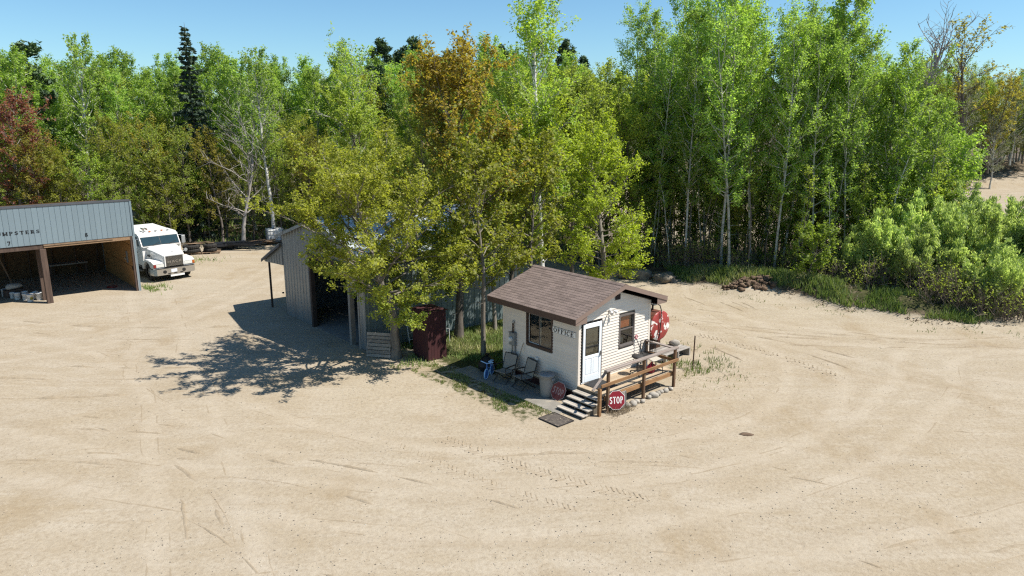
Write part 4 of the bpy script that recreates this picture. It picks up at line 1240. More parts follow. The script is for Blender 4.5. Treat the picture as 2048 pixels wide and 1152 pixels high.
    # the far right, past the sand pit
    plant('bare_tree', PROTO['bare'], 57.0, 103.5, 'leafless tree reaching above the woods beyond the sand pit', 'tree', scale=1.32)
    m = broadleaf(330, 17, .4, 3.2, 26, 7, (34, 66), 'vase', .17, 1500, .22, .2, ('bark_dark', 'leaf_bronze'), nm='budding', thick=1.8)
    plant('oak_tree', m, 63.0, 101.5, 'tree with thin bronze buds beside the leafless tree', 'tree', scale=1.2)
    plant('oak_tree', PROTO['bronze'], 66.5, 100.6, 'round golden-leaved tree at the edge of the far woods', 'tree', scale=1.1)
    plant('budding_tree', PROTO['pale'], 66.0, 98.8, 'pale grey-green budding tree at the foot of the far woods', 'tree', scale=.82)
near_trees()

# --- the woods: rows of trees behind the yard
def in_frame(x, y, top, margin=60):
    """does any of the tree show?"""
    c, s = math.cos(math.radians(13.086)), math.sin(math.radians(13.086))
    z = top * .5 - 9
    d = y * c - z * s
    if d < 5: return False
    px = 1024 + 1421.7 * x / d
    return -margin < px < 2048 + margin

def fill():
    r = random.Random(5)
    placed = []
    def ok(x, y, dmin):
        for (a, b) in placed:
            if (a - x) ** 2 + (b - y) ** 2 < dmin * dmin: return False
        placed.append((x, y)); return True
    cnt = {}
    def zone(x, d):
        z = 'behind the long open front shed' if x < -30 else 'behind the truck and the tyres' if x < -21.5 else 'behind the scrap and the liquid tote' if x < -15 else 'left behind the metal building' if x < -7 else 'behind the metal building roof'
        return ('at the woods edge ' if d < 6 else 'deeper in woods ') + z
    def gzone(x, d):
        return ('front of the ' if d < 5.5 else 'back of the ') + ('left end' if x < 13 else 'middle' if x < 18 else 'right end') + ' of the grove'
    def put(key, x, y, name, label, group, scale, sz=1.0):
        plant(name, PROTO[key], x, y, label, 'tree', group, scale, sz=sz, tilt=(r.gauss(0, .025), r.gauss(0, .025)))
        cnt[group] = cnt.get(group, 0) + 1
    # woods on the left and behind the buildings
    tries = 0; n = 0
    while n < 195 and tries < 6000:
        tries += 1
        x = r.uniform(-62, 6); dy = r.uniform(0.4, 26) if r.random() < .75 else r.uniform(.4, 5)
        e = float(np.interp(x, LEFT_EDGE[:, 0], LEFT_EDGE[:, 1])); y = e + dy
        if not in_frame(x, y, 14) or clearing(np.array([x]), np.array([y]))[0] > .2: continue
        if not ok(x, y, 1.75 + .02 * dy): continue
        u = r.random()
        if dy < 5.2:
            k = 'maple%d' % r.randrange(3) if r.random() < .8 else 'bronze'
            put(k, x, y, 'maple_tree', 'olive maple ' + zone(x, dy), 'maples ' + zone(x, dy), r.uniform(.52, .74) + .02 * dy)
        elif u < .84 or dy < 8:
            put('aspen%d' % r.randrange(6), x, y, 'aspen_tree', 'green aspen ' + zone(x, dy), 'aspens ' + zone(x, dy), r.uniform(.86, 1.02), r.uniform(.92, 1.04))
        elif u < .975:
            put('maple%d' % r.randrange(3), x, y, 'maple_tree', 'tall olive maple deep in the woods behind the yard', 'tall maples in the woods behind the yard', r.uniform(1.0, 1.15))
        else:
            put('pine%d' % r.randrange(2), x, y, 'pine_tree', 'dark pine showing above the aspens behind the yard', 'pines above the woods', r.uniform(.74, .83))
        n += 1
    # saplings closing the foot of the left woods
    tries = n = 0
    while n < 60 and tries < 3000:
        tries += 1
        x = r.uniform(-58, 2); e = float(np.interp(x, LEFT_EDGE[:, 0], LEFT_EDGE[:, 1])); y = e + r.uniform(.2, 9)
        if not in_frame(x, y, 5): continue
        if -24 < x < -16.5 and y < e + 1.5: continue
        if not ok(x, y, 1.3): continue
        put('sapling%d' % r.randrange(3), x, y, 'sapling', 'low leafy sapling ' + zone(x, y - e), 'saplings ' + zone(x, y - e), r.uniform(.6, 1.15))
        n += 1
    # the grove on the right
    tries = n = 0
    while n < 40 and tries < 4000:
        tries += 1
        x = r.uniform(8.6, 23.5); e = float(np.interp(x, EDGE[:, 0], EDGE[:, 1])); y = e + 3.0 + 10 * r.random()
        y = max(y, 40.0)
        if y > 51 or not ok(x, y, 1.55): continue
        f = 1.0 - .03 * max(0, x - 14)
        if r.random() < .6: put('grove%d' % r.randrange(3), x, y, 'aspen_tree', 'tall green aspen at the ' + gzone(x, y - e), 'aspens at the ' + gzone(x, y - e), r.uniform(.86, 1.06) * f, r.uniform(.95, 1.05))
        else: put('grovedark%d' % r.randrange(3), x, y, 'aspen_tree', 'tall green aspen at the ' + gzone(x, y - e), 'aspens at the ' + gzone(x, y - e), r.uniform(.85, 1.02) * f)
        n += 1
    # thin poles among the grove
    tries = n = 0
    while n < 40 and tries < 3000:
        tries += 1
        x = r.uniform(8.8, 23); e = float(np.interp(x, EDGE[:, 0], EDGE[:, 1])); y = max(e + 2.6, 38.6) + 7 * r.random()
        if not ok(x, y, .75): continue
        put('pole%d' % r.randrange(2), x, y, 'young_aspen', 'thin pole-like young aspen at the ' + gzone(x, y - e), 'thin young aspens at the ' + gzone(x, y - e), r.uniform(.6, 1.0))
        n += 1
    # low growth in the grove
    tries = n = 0
    while n < 70 and tries < 5000:
        tries += 1
        x = r.uniform(9, 25); e = float(np.interp(x, EDGE[:, 0], EDGE[:, 1])); y = max(e + 4.5, 39.5) + 9 * r.random()
        if y > 51 or not ok(x, y, .7): continue
        put('sapling%d' % r.randrange(3), x, y, 'sapling', 'leafy sapling at the ' + gzone(x, y - e), 'saplings at the ' + gzone(x, y - e), r.uniform(.5, .8) + (.25 if y > e + 8 else 0))
        n += 1
    # the foot of the far woods along the cut bank
    tries = n = 0
    while n < 60 and tries < 4000:
        tries += 1
        x = r.uniform(44, 84); y = 100.6 + 6.5 * r.random() ** 1.3 + .02 * x
        if not in_frame(x, y, 10, 40) or not ok(x, y, 1.5): continue
        u = r.random()
        if u < .40: put('maple%d' % r.randrange(3), x, y, 'maple_tree', 'olive maple at the foot of the far woods above the cut bank', 'maples above the cut bank', r.uniform(.6, 1.05))
        elif u < .62: put('sapling%d' % r.randrange(3), x, y, 'sapling', 'sapling at the foot of the far woods above the cut bank', 'saplings above the cut bank', r.uniform(.8, 1.3))
        elif u < .80: put('aspen%d' % r.randrange(6), x, y, 'aspen_tree', 'aspen at the foot of the far woods above the cut bank', 'aspens above the cut bank', r.uniform(.75, 1.0))
        else: put('pale', x, y, 'budding_tree', 'pale budding tree at the foot of the far woods', 'budding trees above the cut bank', r.uniform(.6, 1.0))
        n += 1
    # woods beyond the pit
    tries = n = 0
    while n < 130 and tries < 9000:
        tries += 1
        x = r.uniform(-20, 112) if r.random() < .45 else r.uniform(48, 112); y = 101.0 + 20 * r.random() ** 1.3 + max(0, .02 * x)
        if not in_frame(x, y, 12, 30) or not ok(x, y, 2.5): continue
        u = r.random(); g = 'trees of the far woods'
        lab = 'tree of the distant woods beyond the sand pit'
        if u < .36: put('aspen%d' % r.randrange(6), x, y, 'aspen_tree', 'aspen in the distant woods beyond the sand pit', 'aspens of the far woods', r.uniform(.8, 1.12))
        elif u < .52: put('pale', x, y, 'budding_tree', 'pale budding tree in the distant woods beyond the sand pit', 'budding trees of the far woods', r.uniform(.9, 1.2))
        elif u < .62: put('bronze', x, y, 'oak_tree', 'bronze-leaved tree in the distant woods beyond the sand pit', 'bronze trees of the far woods', r.uniform(1.0, 1.3))
        elif u < .80 or x > 50: put('maple%d' % r.randrange(3), x, y, 'maple_tree', 'olive maple in the distant woods beyond the sand pit', 'maples of the far woods', r.uniform(1.0, 1.35))
        else: put('pine%d' % r.randrange(2), x, y, 'pine_tree', 'dark pine in the distant woods beyond the sand pit', 'pines of the far woods', r.uniform(.95, 1.1))
        n += 1
fill()

# --- willows and brush on the right
def shrubs():
    W = [('willow0', 25.0, 37.2, 1.0), ('willow1', 22.6, 36.2, .95), ('willow0', 27.6, 36.8, .95), ('willow2', 20.8, 35.2, .9), ('willow1', 29.6, 38.6, .85),
         ('willow0', 31.2, 41.0, .74), ('willow1', 33.4, 43.4, .70), ('willow0', 29.0, 43.2, .74), ('willow2', 25.8, 33.9, .85), ('willow2', 23.0, 32.9, .8),
         ('willow1', 34.0, 39.5, .78), ('willow2', 28.2, 34.9, .8), ('willow2', 26.9, 40.4, 1.0), ('willow1', 19.4, 38.0, .74), ('willow0', 21.0, 37.6, .95), ('willow1', 22.6, 38.6, 1.0), ('willow2', 17.9, 38.9, .6), ('willow0', 24.2, 39.6, 1.0)]
    labs = {0: 'light green willow shrub, tallest of the clump by the road', 3: 'thin willow shrub at the left end of the willow clump'}
    for i, (k, x, y, s) in enumerate(W):
        if i in labs: plant('willow_shrub', PROTO[k], x, y, labs[i], 'shrub', None, s, parts=('stems', 'foliage'))
        else: plant('willow_shrub', PROTO[k], x, y, 'light green willow shrub massed beside the right-hand road', 'shrub', 'willow shrubs by the road', s, parts=('stems', 'foliage'))
    B = [(20.6, 33.2), (21.3, 32.6), (22.0, 32.0), (22.8, 31.9), (23.9, 32.6), (21.4, 34.0), (19.4, 35.6), (20.4, 35.0), (18.2, 36.6), (17.4, 37.6), (22.2, 34.0), (24.6, 33.8),
         (18.2, 37.8), (20.2, 36.6), (26.4, 35.2), (13.4, 41.0), (11.4, 42.2), (10.2, 43.4), (12.6, 43.2), (14.6, 41.4), (15.8, 40.6), (17.0, 40.2),
         (18.6, 39.6), (20.0, 39.2), (21.4, 38.4), (13.8, 43.4), (15.6, 43.0), (17.2, 42.6), (19.4, 41.8), (9.4, 45.0), (11.2, 45.2), (22.8, 39.4)]
    for i, (x, y) in enumerate(B):
        plant('brush_thicket', PROTO['brush%d' % (i % 2)], x, y, 'brown twiggy brush at the edge of the right-hand woods', 'brush', 'twiggy brush along the right edge', random.uniform(.7, 1.0), parts=('stems', 'leaves'))
shrubs()

# ---------------------------------------------------------------- the office
def rects_minus(x0, x1, z0, z1, holes):
    """split a wall strip around openings (x0,x1,z0,z1 holes)"""
    segs = [(x0, x1)]
    for hx0, hx1, hz0, hz1 in holes:
        if hz1 <= z0 + 1e-4 or hz0 >= z1 - 1e-4: continue
        ns = []
        for a, b in segs:
            if hx1 <= a or hx0 >= b: ns.append((a, b)); continue
            if hx0 > a: ns.append((a, hx0))
            if hx1 < b: ns.append((hx1, b))
        segs = ns
    return [q for q in segs if q[1] - q[0] > .01]

def grid_wall(mb, x0, x1, z0, z1, holes, put):
    xs = sorted({x0, x1, *[h[0] for h in holes], *[h[1] for h in holes]}); zs = sorted({z0, z1, *[h[2] for h in holes], *[h[3] for h in holes]})
    for i in range(len(xs) - 1):
        for j in range(len(zs) - 1):
            cx, cz = (xs[i] + xs[i + 1]) / 2, (zs[j] + zs[j + 1]) / 2
            if any(h[0] < cx < h[1] and h[2] < cz < h[3] for h in holes): continue
            put(mb, xs[i], xs[i + 1], zs[j], zs[j + 1])

W, LN = 3.666, 3.733
ZS, ZD, ZE, ZR = 0.33, 0.58, 2.985, 3.757
OE, OG, OB = 0.504, 0.339, 0.292
SL = (ZR - ZE) / (W / 2 + OE)
RA = math.atan(SL)

def office():
    T = thing('office', 'small tan sided office shed with a brown shingle roof', 'shed', yard(0, 0, 0), PSI)
    # inner sheets with their openings
    DOOR = (0.17, 1.03, ZD, 2.61); WG = (2.03, 2.77, 1.48, 2.54); WL = (1.235, 2.44, 1.45, 2.57)
    mb = MB()
    grid_wall(mb, 0.02, W - .02, 0.25, 2.90, [DOOR, WG], lambda m, a, b, c, d: m.box(a, .02, c, b, .09, d))
    grid_wall(mb, 0.09, LN - .02, 0.25, 2.90, [WL], lambda m, a, b, c, d: m.box(.02, a, c, .09, b, d))
    mb.box(W - .09, .09, .25, W - .02, LN - .02, 2.90); mb.box(.09, LN - .09, .25, W - .09, LN - .02, 2.90)
    for y in (.02, LN - .09):
        mb.prism([(.02, 2.90), (W - .02, 2.90), (W / 2, 2.90 + (W / 2 - .02) * SL - .03)], y, y + .07, 'y')
    mb.box(.09, .09, .30, W - .09, LN - .09, .36)
    mb.box(.09, .09, 2.83, W - .09, LN - .09, 2.88)
    part('wall', mb, 'room_wall', T)
    sk = MB()
    sk.box(.05, .05, -.05, W - .05, LN - .05, .30)
    part('foundation', sk, 'skirt_red', T)
    # siding, one board per course and stretch
    H = .1016
    def board_x(x0, x1, z, ztop_l=None, ztop_r=None, y=0.0, s=-1):
        m = MB(); zt = z + H
        t0, t1 = (zt if ztop_l is None else ztop_l), (zt if ztop_r is None else ztop_r)
        lo, hi = .027, .003
        m.add([(x0, y + s * lo, z), (x1, y + s * lo, z), (x1, y + s * hi, t1), (x0, y + s * hi, t0), (x0, y - s * .015, z + .002), (x1, y - s * .015, z + .002), (x1, y - s * .015, t1), (x0, y - s * .015, t0)],
              [(0, 1, 2, 3), (7, 6, 5, 4), (0, 4, 5, 1), (1, 5, 6, 2), (2, 6, 7, 3), (3, 7, 4, 0)])
        return m
    for (y, s) in ((0.0, -1), (LN, 1)):
        i = 0
        while True:
            z = ZS + i * H; i += 1
            a, b = .05, W - .05
            lim = lambda zz: max(0, (zz - 2.86) / SL)
            if z > 3.55: break
            holes = [(DOOR[0] - .07, DOOR[1] + .075, 0, DOOR[3] + .05), (WG[0] - .05, WG[1] + .05, WG[2] - .05, WG[3] + .05)] if s < 0 else []
            if z > 2.86 - H:
                aa, bb = max(a, lim(z + H)), min(b, W - lim(z + H)); ab, bbb = max(a, lim(z)), min(b, W - lim(z))
                if bb - aa < .12: break
                m = MB()
                m.add([(ab, y + s * .027, z), (bbb, y + s * .027, z), (bb, y + s * .003, z + H), (aa, y + s * .003, z + H), (ab, y - s * .015, z), (bbb, y - s * .015, z), (bb, y - s * .015, z + H), (aa, y - s * .015, z + H)],
                      [(0, 1, 2, 3), (7, 6, 5, 4), (0, 4, 5, 1), (1, 5, 6, 2), (2, 6, 7, 3), (3, 7, 4, 0)])
                part('siding_board', m, 'siding', T); continue
            for p, q in rects_minus(a, b, z, z + H, holes):
                part('siding_board', board_x(p, q, z, y=y, s=s), 'siding', T)
    R90 = Matrix(((0, 1, 0, 0), (1, 0, 0, 0), (0, 0, 1, 0), (0, 0, 0, 1)))
    def sidewall(x, s, holes):
        for i in range(25):
            z = ZS + i * H
            if z + H > 2.87: break
            for p, q in rects_minus(.05, LN - .05, z, z + H, holes):
                m = board_x(p, q, z, y=x, s=s); m.v = [(v[1], v[0], v[2]) for v in m.v]
                part('siding_board', m, 'siding', T)
    sidewall(0.0, -1, [(WL[0] - .05, WL[1] + .05, WL[2] - .05, WL[3] + .05)])
    sidewall(W, 1, [])
    for x, y in ((0, 0), (W, 0), (0, LN), (W, LN)):
        sx = -1 if x == 0 else 1; sy = -1 if y == 0 else 1
        m = MB()
        m.box(min(x + sx * .026, x - sx * .07), min(y + sy * .026, y + sy * .001), ZS - .02, max(x + sx * .026, x - sx * .07), max(y + sy * .026, y + sy * .001), 2.87)
        m.box(min(x + sx * .026, x + sx * .001), min(y - sy * .001, y - sy * .07), ZS - .02, max(x + sx * .026, x + sx * .001), max(y - sy * .001, y - sy * .07), 2.87)
        part('corner_trim', m, 'siding', T)
    # roof
    Y0, Y1 = -OG, LN + OB
    roof = MB()
    e = .045
    roof.prism([(-OE, ZE - .10), (W / 2, ZR - .10), (W + OE, ZE - .10), (W + OE, ZE - .03), (W / 2, ZR - .03), (-OE, ZE - .03)], Y0 + .02, Y1 - .02, 'y')
    RF = part('roof', roof, 'brown_trim', T)
    f = MB(); f.box(-OE - .022, Y0, ZE - .165, -OE, Y1, ZE - .018); part('eave_fascia', f, 'brown_trim', RF)
    f = MB(); f.box(W + OE, Y0, ZE - .165, W + OE + .022, Y1, ZE - .018); part('eave_fascia', f, 'brown_trim', RF)
    for yy in (Y0 - .022, Y1):
        f = MB(); f.prism([(-OE - .022, ZE - .165), (W / 2, ZR - .160), (W / 2, ZR - .015), (-OE - .022, ZE - .018)], yy, yy + .022, 'y'); part('rake_fascia', f, 'fascia_tan', RF)
        f = MB(); f.prism([(W / 2, ZR - .160), (W + OE + .022, ZE - .165), (W + OE + .022, ZE - .018), (W / 2, ZR - .015)], yy, yy + .022, 'y'); part('rake_fascia', f, 'fascia_tan', RF)
        for sg in (0, 1):
            X = (lambda q: q) if sg == 0 else (lambda q: W - q)
            f = MB(); pl = [(X(-OE - .0), ZE - .235), (X(.02), ZE - .235), (X(.02), ZE - .175 + (OE + .02) * SL + .03), (X(-OE), ZE - .15)]
            f.prism(pl, yy + .024 if yy < 0 else yy - .022, yy + .040 if yy < 0 else yy - .004, 'y'); part('eave_return', f, 'fascia_tan', RF)
    for sg in (0, 1):
        f = MB(); x0, x1 = (-OE, .0) if sg == 0 else (W, W + OE)
        f.box(x0 + .002, Y0 + .045, ZE - .235, x1 - .002, Y1 - .045, ZE - .215); part('soffit', f, 'brown_trim', RF)
        f = MB(); xx = -OE - .018 if sg == 0 else W + OE + .002
        f.box(xx, Y0 + .002, ZE - .232, xx + .016, Y1 - .002, ZE - .168); part('soffit_trim', f, 'brown_trim', RF)
        for yy in (Y0 + .03, LN + .03):
            g = MB(); d = W / 2 + OE
            lo = (-OE + .02, W / 2) if sg == 0 else (W / 2, W + OE - .02)
            g.prism([(lo[0], ZE - .128 if sg == 0 else ZR - .128), (lo[1], ZR - .128 if sg == 0 else ZE - .128), (lo[1], ZR - .112 if sg == 0 else ZE - .112), (lo[0], ZE - .112 if sg == 0 else ZR - .112)],
                    yy, yy + (OG - .04 if yy < 0 else OB - .05), 'y'); part('rake_soffit', g, 'brown_trim', RF)
    # shingles: tabs laid in courses on the near slope, long courses on the far one
    slope = (W / 2 + OE) / math.cos(RA) + .02
    ex = .1385; tab = .305; nrow = int(slope / ex)
    cache = {}
    def tabmesh(w):
        k = round(w, 3)
        if k not in cache:
            m = MB(); w2 = w - .007
            m.add([(0, 0, 0), (ex + .02, 0, .012), (ex + .02, w2, .012), (0, w2, 0), (0, 0, .026), (ex + .02, 0, .018), (ex + .02, w2, .018), (0, w2, .026)],
                  [(3, 2, 1, 0), (4, 5, 6, 7), (0, 1, 5, 4), (1, 2, 6, 5), (2, 3, 7, 6), (3, 0, 4, 7)])
            cache[k] = m.mesh('shingle', 'shingle')
        return cache[k]
    ylen = Y1 - Y0 + .03
    for r in range(nrow + 1):
        s = -.018 + r * ex
        x = -OE - .022 + s * math.cos(RA) ; z = ZE - .030 + s * math.sin(RA)
        y = Y0 - .02; off = (r * .137) % tab
        first = True; yend = y + ylen
        while y < yend - .02:
            w = tab if not first else (tab - off if off > .03 else tab)
            first = False
            w = min(w, yend - y)
            o = obj('shingle', tabmesh(w), RF, (x, y, z + random.uniform(0, .003)), (0, -RA, 0))
            y += w
    for r in range(nrow + 1):
        s = -.018 + r * ex
        m = MB(); m.add([(0, 0, 0), (-ex - .02, 0, .012), (-ex - .02, ylen, .012), (0, ylen, 0), (0, 0, .026), (-ex - .02, 0, .018), (-ex - .02, ylen, .018), (0, ylen, .026)],
                        [(3, 2, 1, 0), (4, 5, 6, 7), (0, 1, 5, 4), (1, 2, 6, 5), (2, 3, 7, 6), (3, 0, 4, 7)])
        part('shingle_course', m, 'shingle', RF, loc=(W + OE + .022 - s * math.cos(RA), Y0 - .02, ZE - .030 + s * math.sin(RA)), rot=(0, RA, 0))
    y = Y0 - .02; cap = None
    while y < Y1 - .05:
        if cap is None:
            m = MB(); m.add([(-.13, 0, -.13 * SL), (0, 0, .004), (.13, 0, -.13 * SL), (-.13, .2, -.13 * SL - .006), (0, .2, -.002), (.13, .2, -.13 * SL - .006),
                             (-.13, 0, -.13 * SL - .014), (0, 0, -.010), (.13, 0, -.13 * SL - .014), (-.13, .2, -.13 * SL - .018), (0, .2, -.014), (.13, .2, -.13 * SL - .018)],
                            [(0, 1, 4, 3), (1, 2, 5, 4), (6, 9, 10, 7), (7, 10, 11, 8), (0, 6, 7, 1), (1, 7, 8, 2), (3, 4, 10, 9), (4, 5, 11, 10), (0, 3, 9, 6), (2, 8, 11, 5)])
            cap = m.mesh('ridge_cap', 'shingle')
        obj('ridge_cap', cap, RF, (W / 2, y, ZR + .016)); y += .142
    m = MB(); m.box(-OE - .03, Y0 - .028, ZE - .030, -OE - .010, Y1 + .028, ZE - .018); part('drip_edge', m, 'roof_dark', RF)
    # gable window
    def win_x(name, x0, x1, z0, z1, frame, y=-.03):
        m = MB(); t = .055
        m.box(x0 - .05, y, z0 - .05, x0 + .012, .10, z1 + .05); m.box(x1 - .012, y, z0 - .05, x1 + .05, .10, z1 + .05)
        m.box(x0 + .012, y + .002, z1 - .012, x1 - .012, .10, z1 + .05); m.box(x0 + .012, y - .012, z0 - .05, x1 - .012, .10, z0 + .012)
        return part(name, m, frame, T)
    wn_ = win_x('window', WG[0], WG[1], WG[2], WG[3], 'window_grey')
    zm = (WG[2] + WG[3]) / 2 + .03
    for (za, zb, yy) in ((zm - .02, WG[3] - .012, .02), (WG[2] + .012, zm + .025, -.012)):
        m = MB(); xa, xb = WG[0] + .014, WG[1] - .014; t = .035
        m.box(xa, yy, za, xa + t, yy + .03, zb); m.box(xb - t, yy, za, xb, yy + .03, zb); m.box(xa + t, yy, za, xb - t, yy + .03, za + t); m.box(xa + t, yy, zb - t, xb - t, yy + .03, zb)
        part('sash', m, 'window_grey', wn_)
        m = MB(); m.box(xa + t, yy + .012, za + t, xb - t, yy + .017, zb - t); part('pane', m, 'glass', wn_)
    m = MB(); m.box(WG[0] + .06, .075, zm + .05, WG[1] - .14, .085, WG[3] - .03); part('curtain', m, 'orange_cloth', wn_)
    m = MB(); m.box(WG[0] + .10, .30, 1.45, WG[1] - .2, .60, 1.62); m.box(WG[0] + .06, .12, zm - .0, WG[1] - .16, .24, zm + .045); part('papers', m, 'paper', wn_)
    # sliding window on the long wall
    m = MB()
    y0, y1, z0, z1 = WL
    m.box(-.035, y0 - .06, z0 - .06, .10, y0 + .012, z1 + .06); m.box(-.035, y1 - .012, z0 - .06, .10, y1 + .06, z1 + .06)
    m.box(-.033, y0 + .012, z1 - .012, .10, y1 - .012, z1 + .06); m.box(-.045, y0 + .012, z0 - .06, .10, y1 - .012, z0 + .03)
    wl = part('window', m, 'window_brown', T)
    ym = (y0 + y1) / 2
    for (a, b, xx) in ((y0 + .014, ym + .03, .0), (ym - .03, y1 - .014, .035)):
        m = MB(); t = .028
        m.box(xx, a, z0 + .032, xx + .025, a + t, z1 - .014); m.box(xx, b - t, z0 + .032, xx + .025, b, z1 - .014)
        m.box(xx, a + t, z0 + .032, xx + .025, b - t, z0 + .06); m.box(xx, a + t, z1 - .042, xx + .025, b - t, z1 - .014)
        part('sash', m, 'sash_white' if xx > .01 else 'window_grey', wl)
        m = MB(); m.box(xx + .010, a + t, z0 + .06, xx + .015, b - t, z1 - .042); part('pane', m, 'glass', wl)
    # what stands inside the window
    m = MB(); m.box(.14, y0 + .05, 1.36, .7, y1 + .3, 1.42); m.box(.20, y0 + .08, 1.42, .45, y0 + .30, 1.62); m.box(.22, y0 + .42, 1.42, .5, y0 + .62, 1.52); part('desk', m, 'paper', T)
    m = MB(); m.box(2.2, 1.2, .36, 2.8, 2.6, 1.9); m.box(1.2, 3.4, .36, 2.6, 3.6, 2.2); part('cabinet', m, 'window_grey', T)
    # door with its brown frame
    x0, x1, z0, z1 = DOOR
    m = MB(); m.box(x0 - .055, -.03, z0 - .02, x0 - .012, .09, z1 + .045); m.box(x0 - .055, -.03, z1 + .006, x1 + .07, .09, z1 + .045)
    part('door_frame', m, 'black_gap', T)
    m = MB(); m.box(x1 + .006, -.055, z0 - .01, x1 + .07, .09, z1 + .004); part('door_jamb', m, 'window_brown', T)
    m = MB(); m.box(x0 - .05, -.06, z0 - .005, x1 + .06, .09, z0 + .022); part('threshold', m, 'door_white', T)
    # storm door standing slightly open: hinge at left
    D = obj('door', None, T, (x0 - .008, -.035, z0 + .03), (0, 0, math.radians(-3)))
    w, h = x1 - x0 + .0, z1 - z0 - .035
    def dbox(name, a, y_, c, b, y2, d, mat, ch=.004):
        m = MB(); m.bbox(a, y_, c, b, y2, d, ch); return part(name, m, mat, D)
    dbox('stile', 0, -.032, 0, .095, 0, h, 'door_white'); dbox('stile', w - .13, -.032, 0, w, 0, h, 'door_white')
    dbox('rail', .095, -.032, h - .15, w - .13, 0, h, 'door_white'); dbox('rail', .095, -.032, .80, w - .13, 0, .90, 'door_white'); dbox('rail', .095, -.032, 0, w - .13, 0, .22, 'door_white')
    dbox('stile', (w - .035) / 2 - .03, -.032, .22, (w - .035) / 2 + .03, 0, .80, 'door_white')
    for a, b in ((.095, (w - .035) / 2 - .03), ((w - .035) / 2 + .03, w - .13)):
        dbox('door_panel', a + .002, -.022, .222, b - .002, -.008, .798, 'door_white', .002); dbox('raised_panel', a + .035, -.028, .26, b - .035, -.0225, .76, 'door_white', .004)
    dbox('glass_bead', .10, -.027, .905, .125, -.005, h - .155, 'black_gap', .002); dbox('glass_bead', w - .16, -.027, .905, w - .135, -.005, h - .155, 'black_gap', .002)
    dbox('meeting_bar', .125, -.028, 1.17, w - .16, -.004, 1.215, 'black_gap', .003)
    m = MB(); m.box(.125, -.018, .905, w - .16, -.013, h - .155); part('pane', m, 'glass', D)
    m = MB(); m.box(.10, -.004, .905, w - .137, .012, h - .155); part('inner_door', m, 'room_wall', D)
    m = MB(); m.bbox(w - .085, -.060, .80, w - .055, -.036, .98, .006); m.tube([(w - .07, -.034, .95), (w - .07, -.085, .95), (w - .075, -.085, .86)], .012, 6); part('handle', m, 'bare_metal', D)
    m = MB(); m.box(w - .03, -.034, 0.03, w - .002, -.0325, h - .01); part('edge_strip', m, 'conduit', D)
    # vent, floodlight
    m = MB(); m.box(1.72, -.028, 3.16, 2.0, .0, 3.36); V = part('gable_vent', m, 'window_grey', T)
    m = MB(); m.box(1.745, -.030, 3.18, 1.98, -.0285, 3.34); part('vent_opening', m, 'black_gap', V)
    for k in range(5):
        m = MB(); m.add([(1.745, -.045, 3.185 + k * .032), (1.98, -.045, 3.185 + k * .032), (1.98, -.0305, 3.205 + k * .032), (1.745, -.0305, 3.205 + k * .032),
                         (1.745, -.045, 3.189 + k * .032), (1.98, -.045, 3.189 + k * .032), (1.98, -.0305, 3.209 + k * .032), (1.745, -.0305, 3.209 + k * .032)],
                        [(3, 2, 1, 0), (4, 5, 6, 7), (0, 1, 5, 4), (1, 2, 6, 5), (2, 3, 7, 6), (3, 0, 4, 7)]); part('vent_slat', m, 'window_brown', V)
    Fl = obj('floodlight', None, T, (1.46, -.02, 2.87))
    m = MB(); m.lathe([(.055, 0), (.055, .03), (.03, .05)], 12, Matrix.Rotation(PI / 2, 4, 'X')); part('base', m, 'sash_white', Fl)
    for sx in (-1, 1):
        dr = Vector((sx * .5 + .1, -.75, -.55)).normalized()
        m = MB(); q = dr.to_track_quat('Z', 'Y').to_matrix().to_4x4()
        m.tube([(0, -.05, 0), Vector((sx * .06, -.10, .01))], .014, 6)
        m.lathe([(.022, 0), (.03, .03), (.035, .07), (.062, .15), (.060, .152)], 12, Matrix.Translation((sx * .06, -.10, .01)) @ q); part('lamp_head', m, 'sash_white', Fl)
    # OFFICE board
    S = obj('office_sign', None, T, (-.021, .665, 2.24), (0, 0, -PI / 2))
    m = MB(); m.box(-.545, -.012, -.105, .545, .004, .105); part('board', m, 'sign_white', S)
    m = text_mb('OFFICE', .155, .003, True, width=.94, gap=.13); m.v = [(a, b - .0125, c) for a, b, c in m.v]; part('lettering', m, 'letter_black', S)
    for zz in (-.100, .100):
        m = MB(); m.box(-.545, -.0145, zz - .004, .545, -.0125, zz + .004); part('border', m, 'letter_black', S)
    # electric meter and its pipes
    E = obj('electric_meter', None, T, (-.02, 3.14, 0))
    m = MB(); m.bbox(-.13, -.14, 1.22, 0.0, .14, 1.68, .012); part('box', m, 'meter_grey', E)
    m = MB(); m.box(-.16, -.15, 1.68, 0.0, .15, 1.70); part('hood', m, 'meter_grey', E)
    m = MB(); Mx = Matrix.Translation((-.13, .02, 1.45)) @ Matrix.Rotation(-PI / 2, 4, 'Y')
    m.lathe([(.088, 0), (.088, .03), (.078, .035), (.074, .09), (.05, .10)], 18, Mx); part('dial', m, 'lens_clear', E)
    m = MB(); m.tube([(-.06, .0, 1.70), (-.06, 0, 2.02), (-.05, 0, 2.06)], .028, 8); part('service_pipe', m, 'rust', E)
    m = MB(); m.lathe([(.03, 0), (.045, .02), (.04, .08), (.01, .1)], 10, Matrix.Translation((-.05, 0, 2.03))); part('weather_head', m, 'conduit', E)
    m = MB(); m.tube([(-.06, -.07, 1.22), (-.06, -.07, .02)], .045, 8); part('conduit', m, 'conduit', E)
    m = MB(); m.tube([(-.05, .07, 1.22), (-.05, .07, .02)], .024, 8); part('conduit', m, 'conduit', E)
    m = MB(); m.bbox(-.09, 1.84, .96, -.015, 1.98, 1.06, .01); part('wall_outlet', m, 'sash_white', T)
    return T
office()

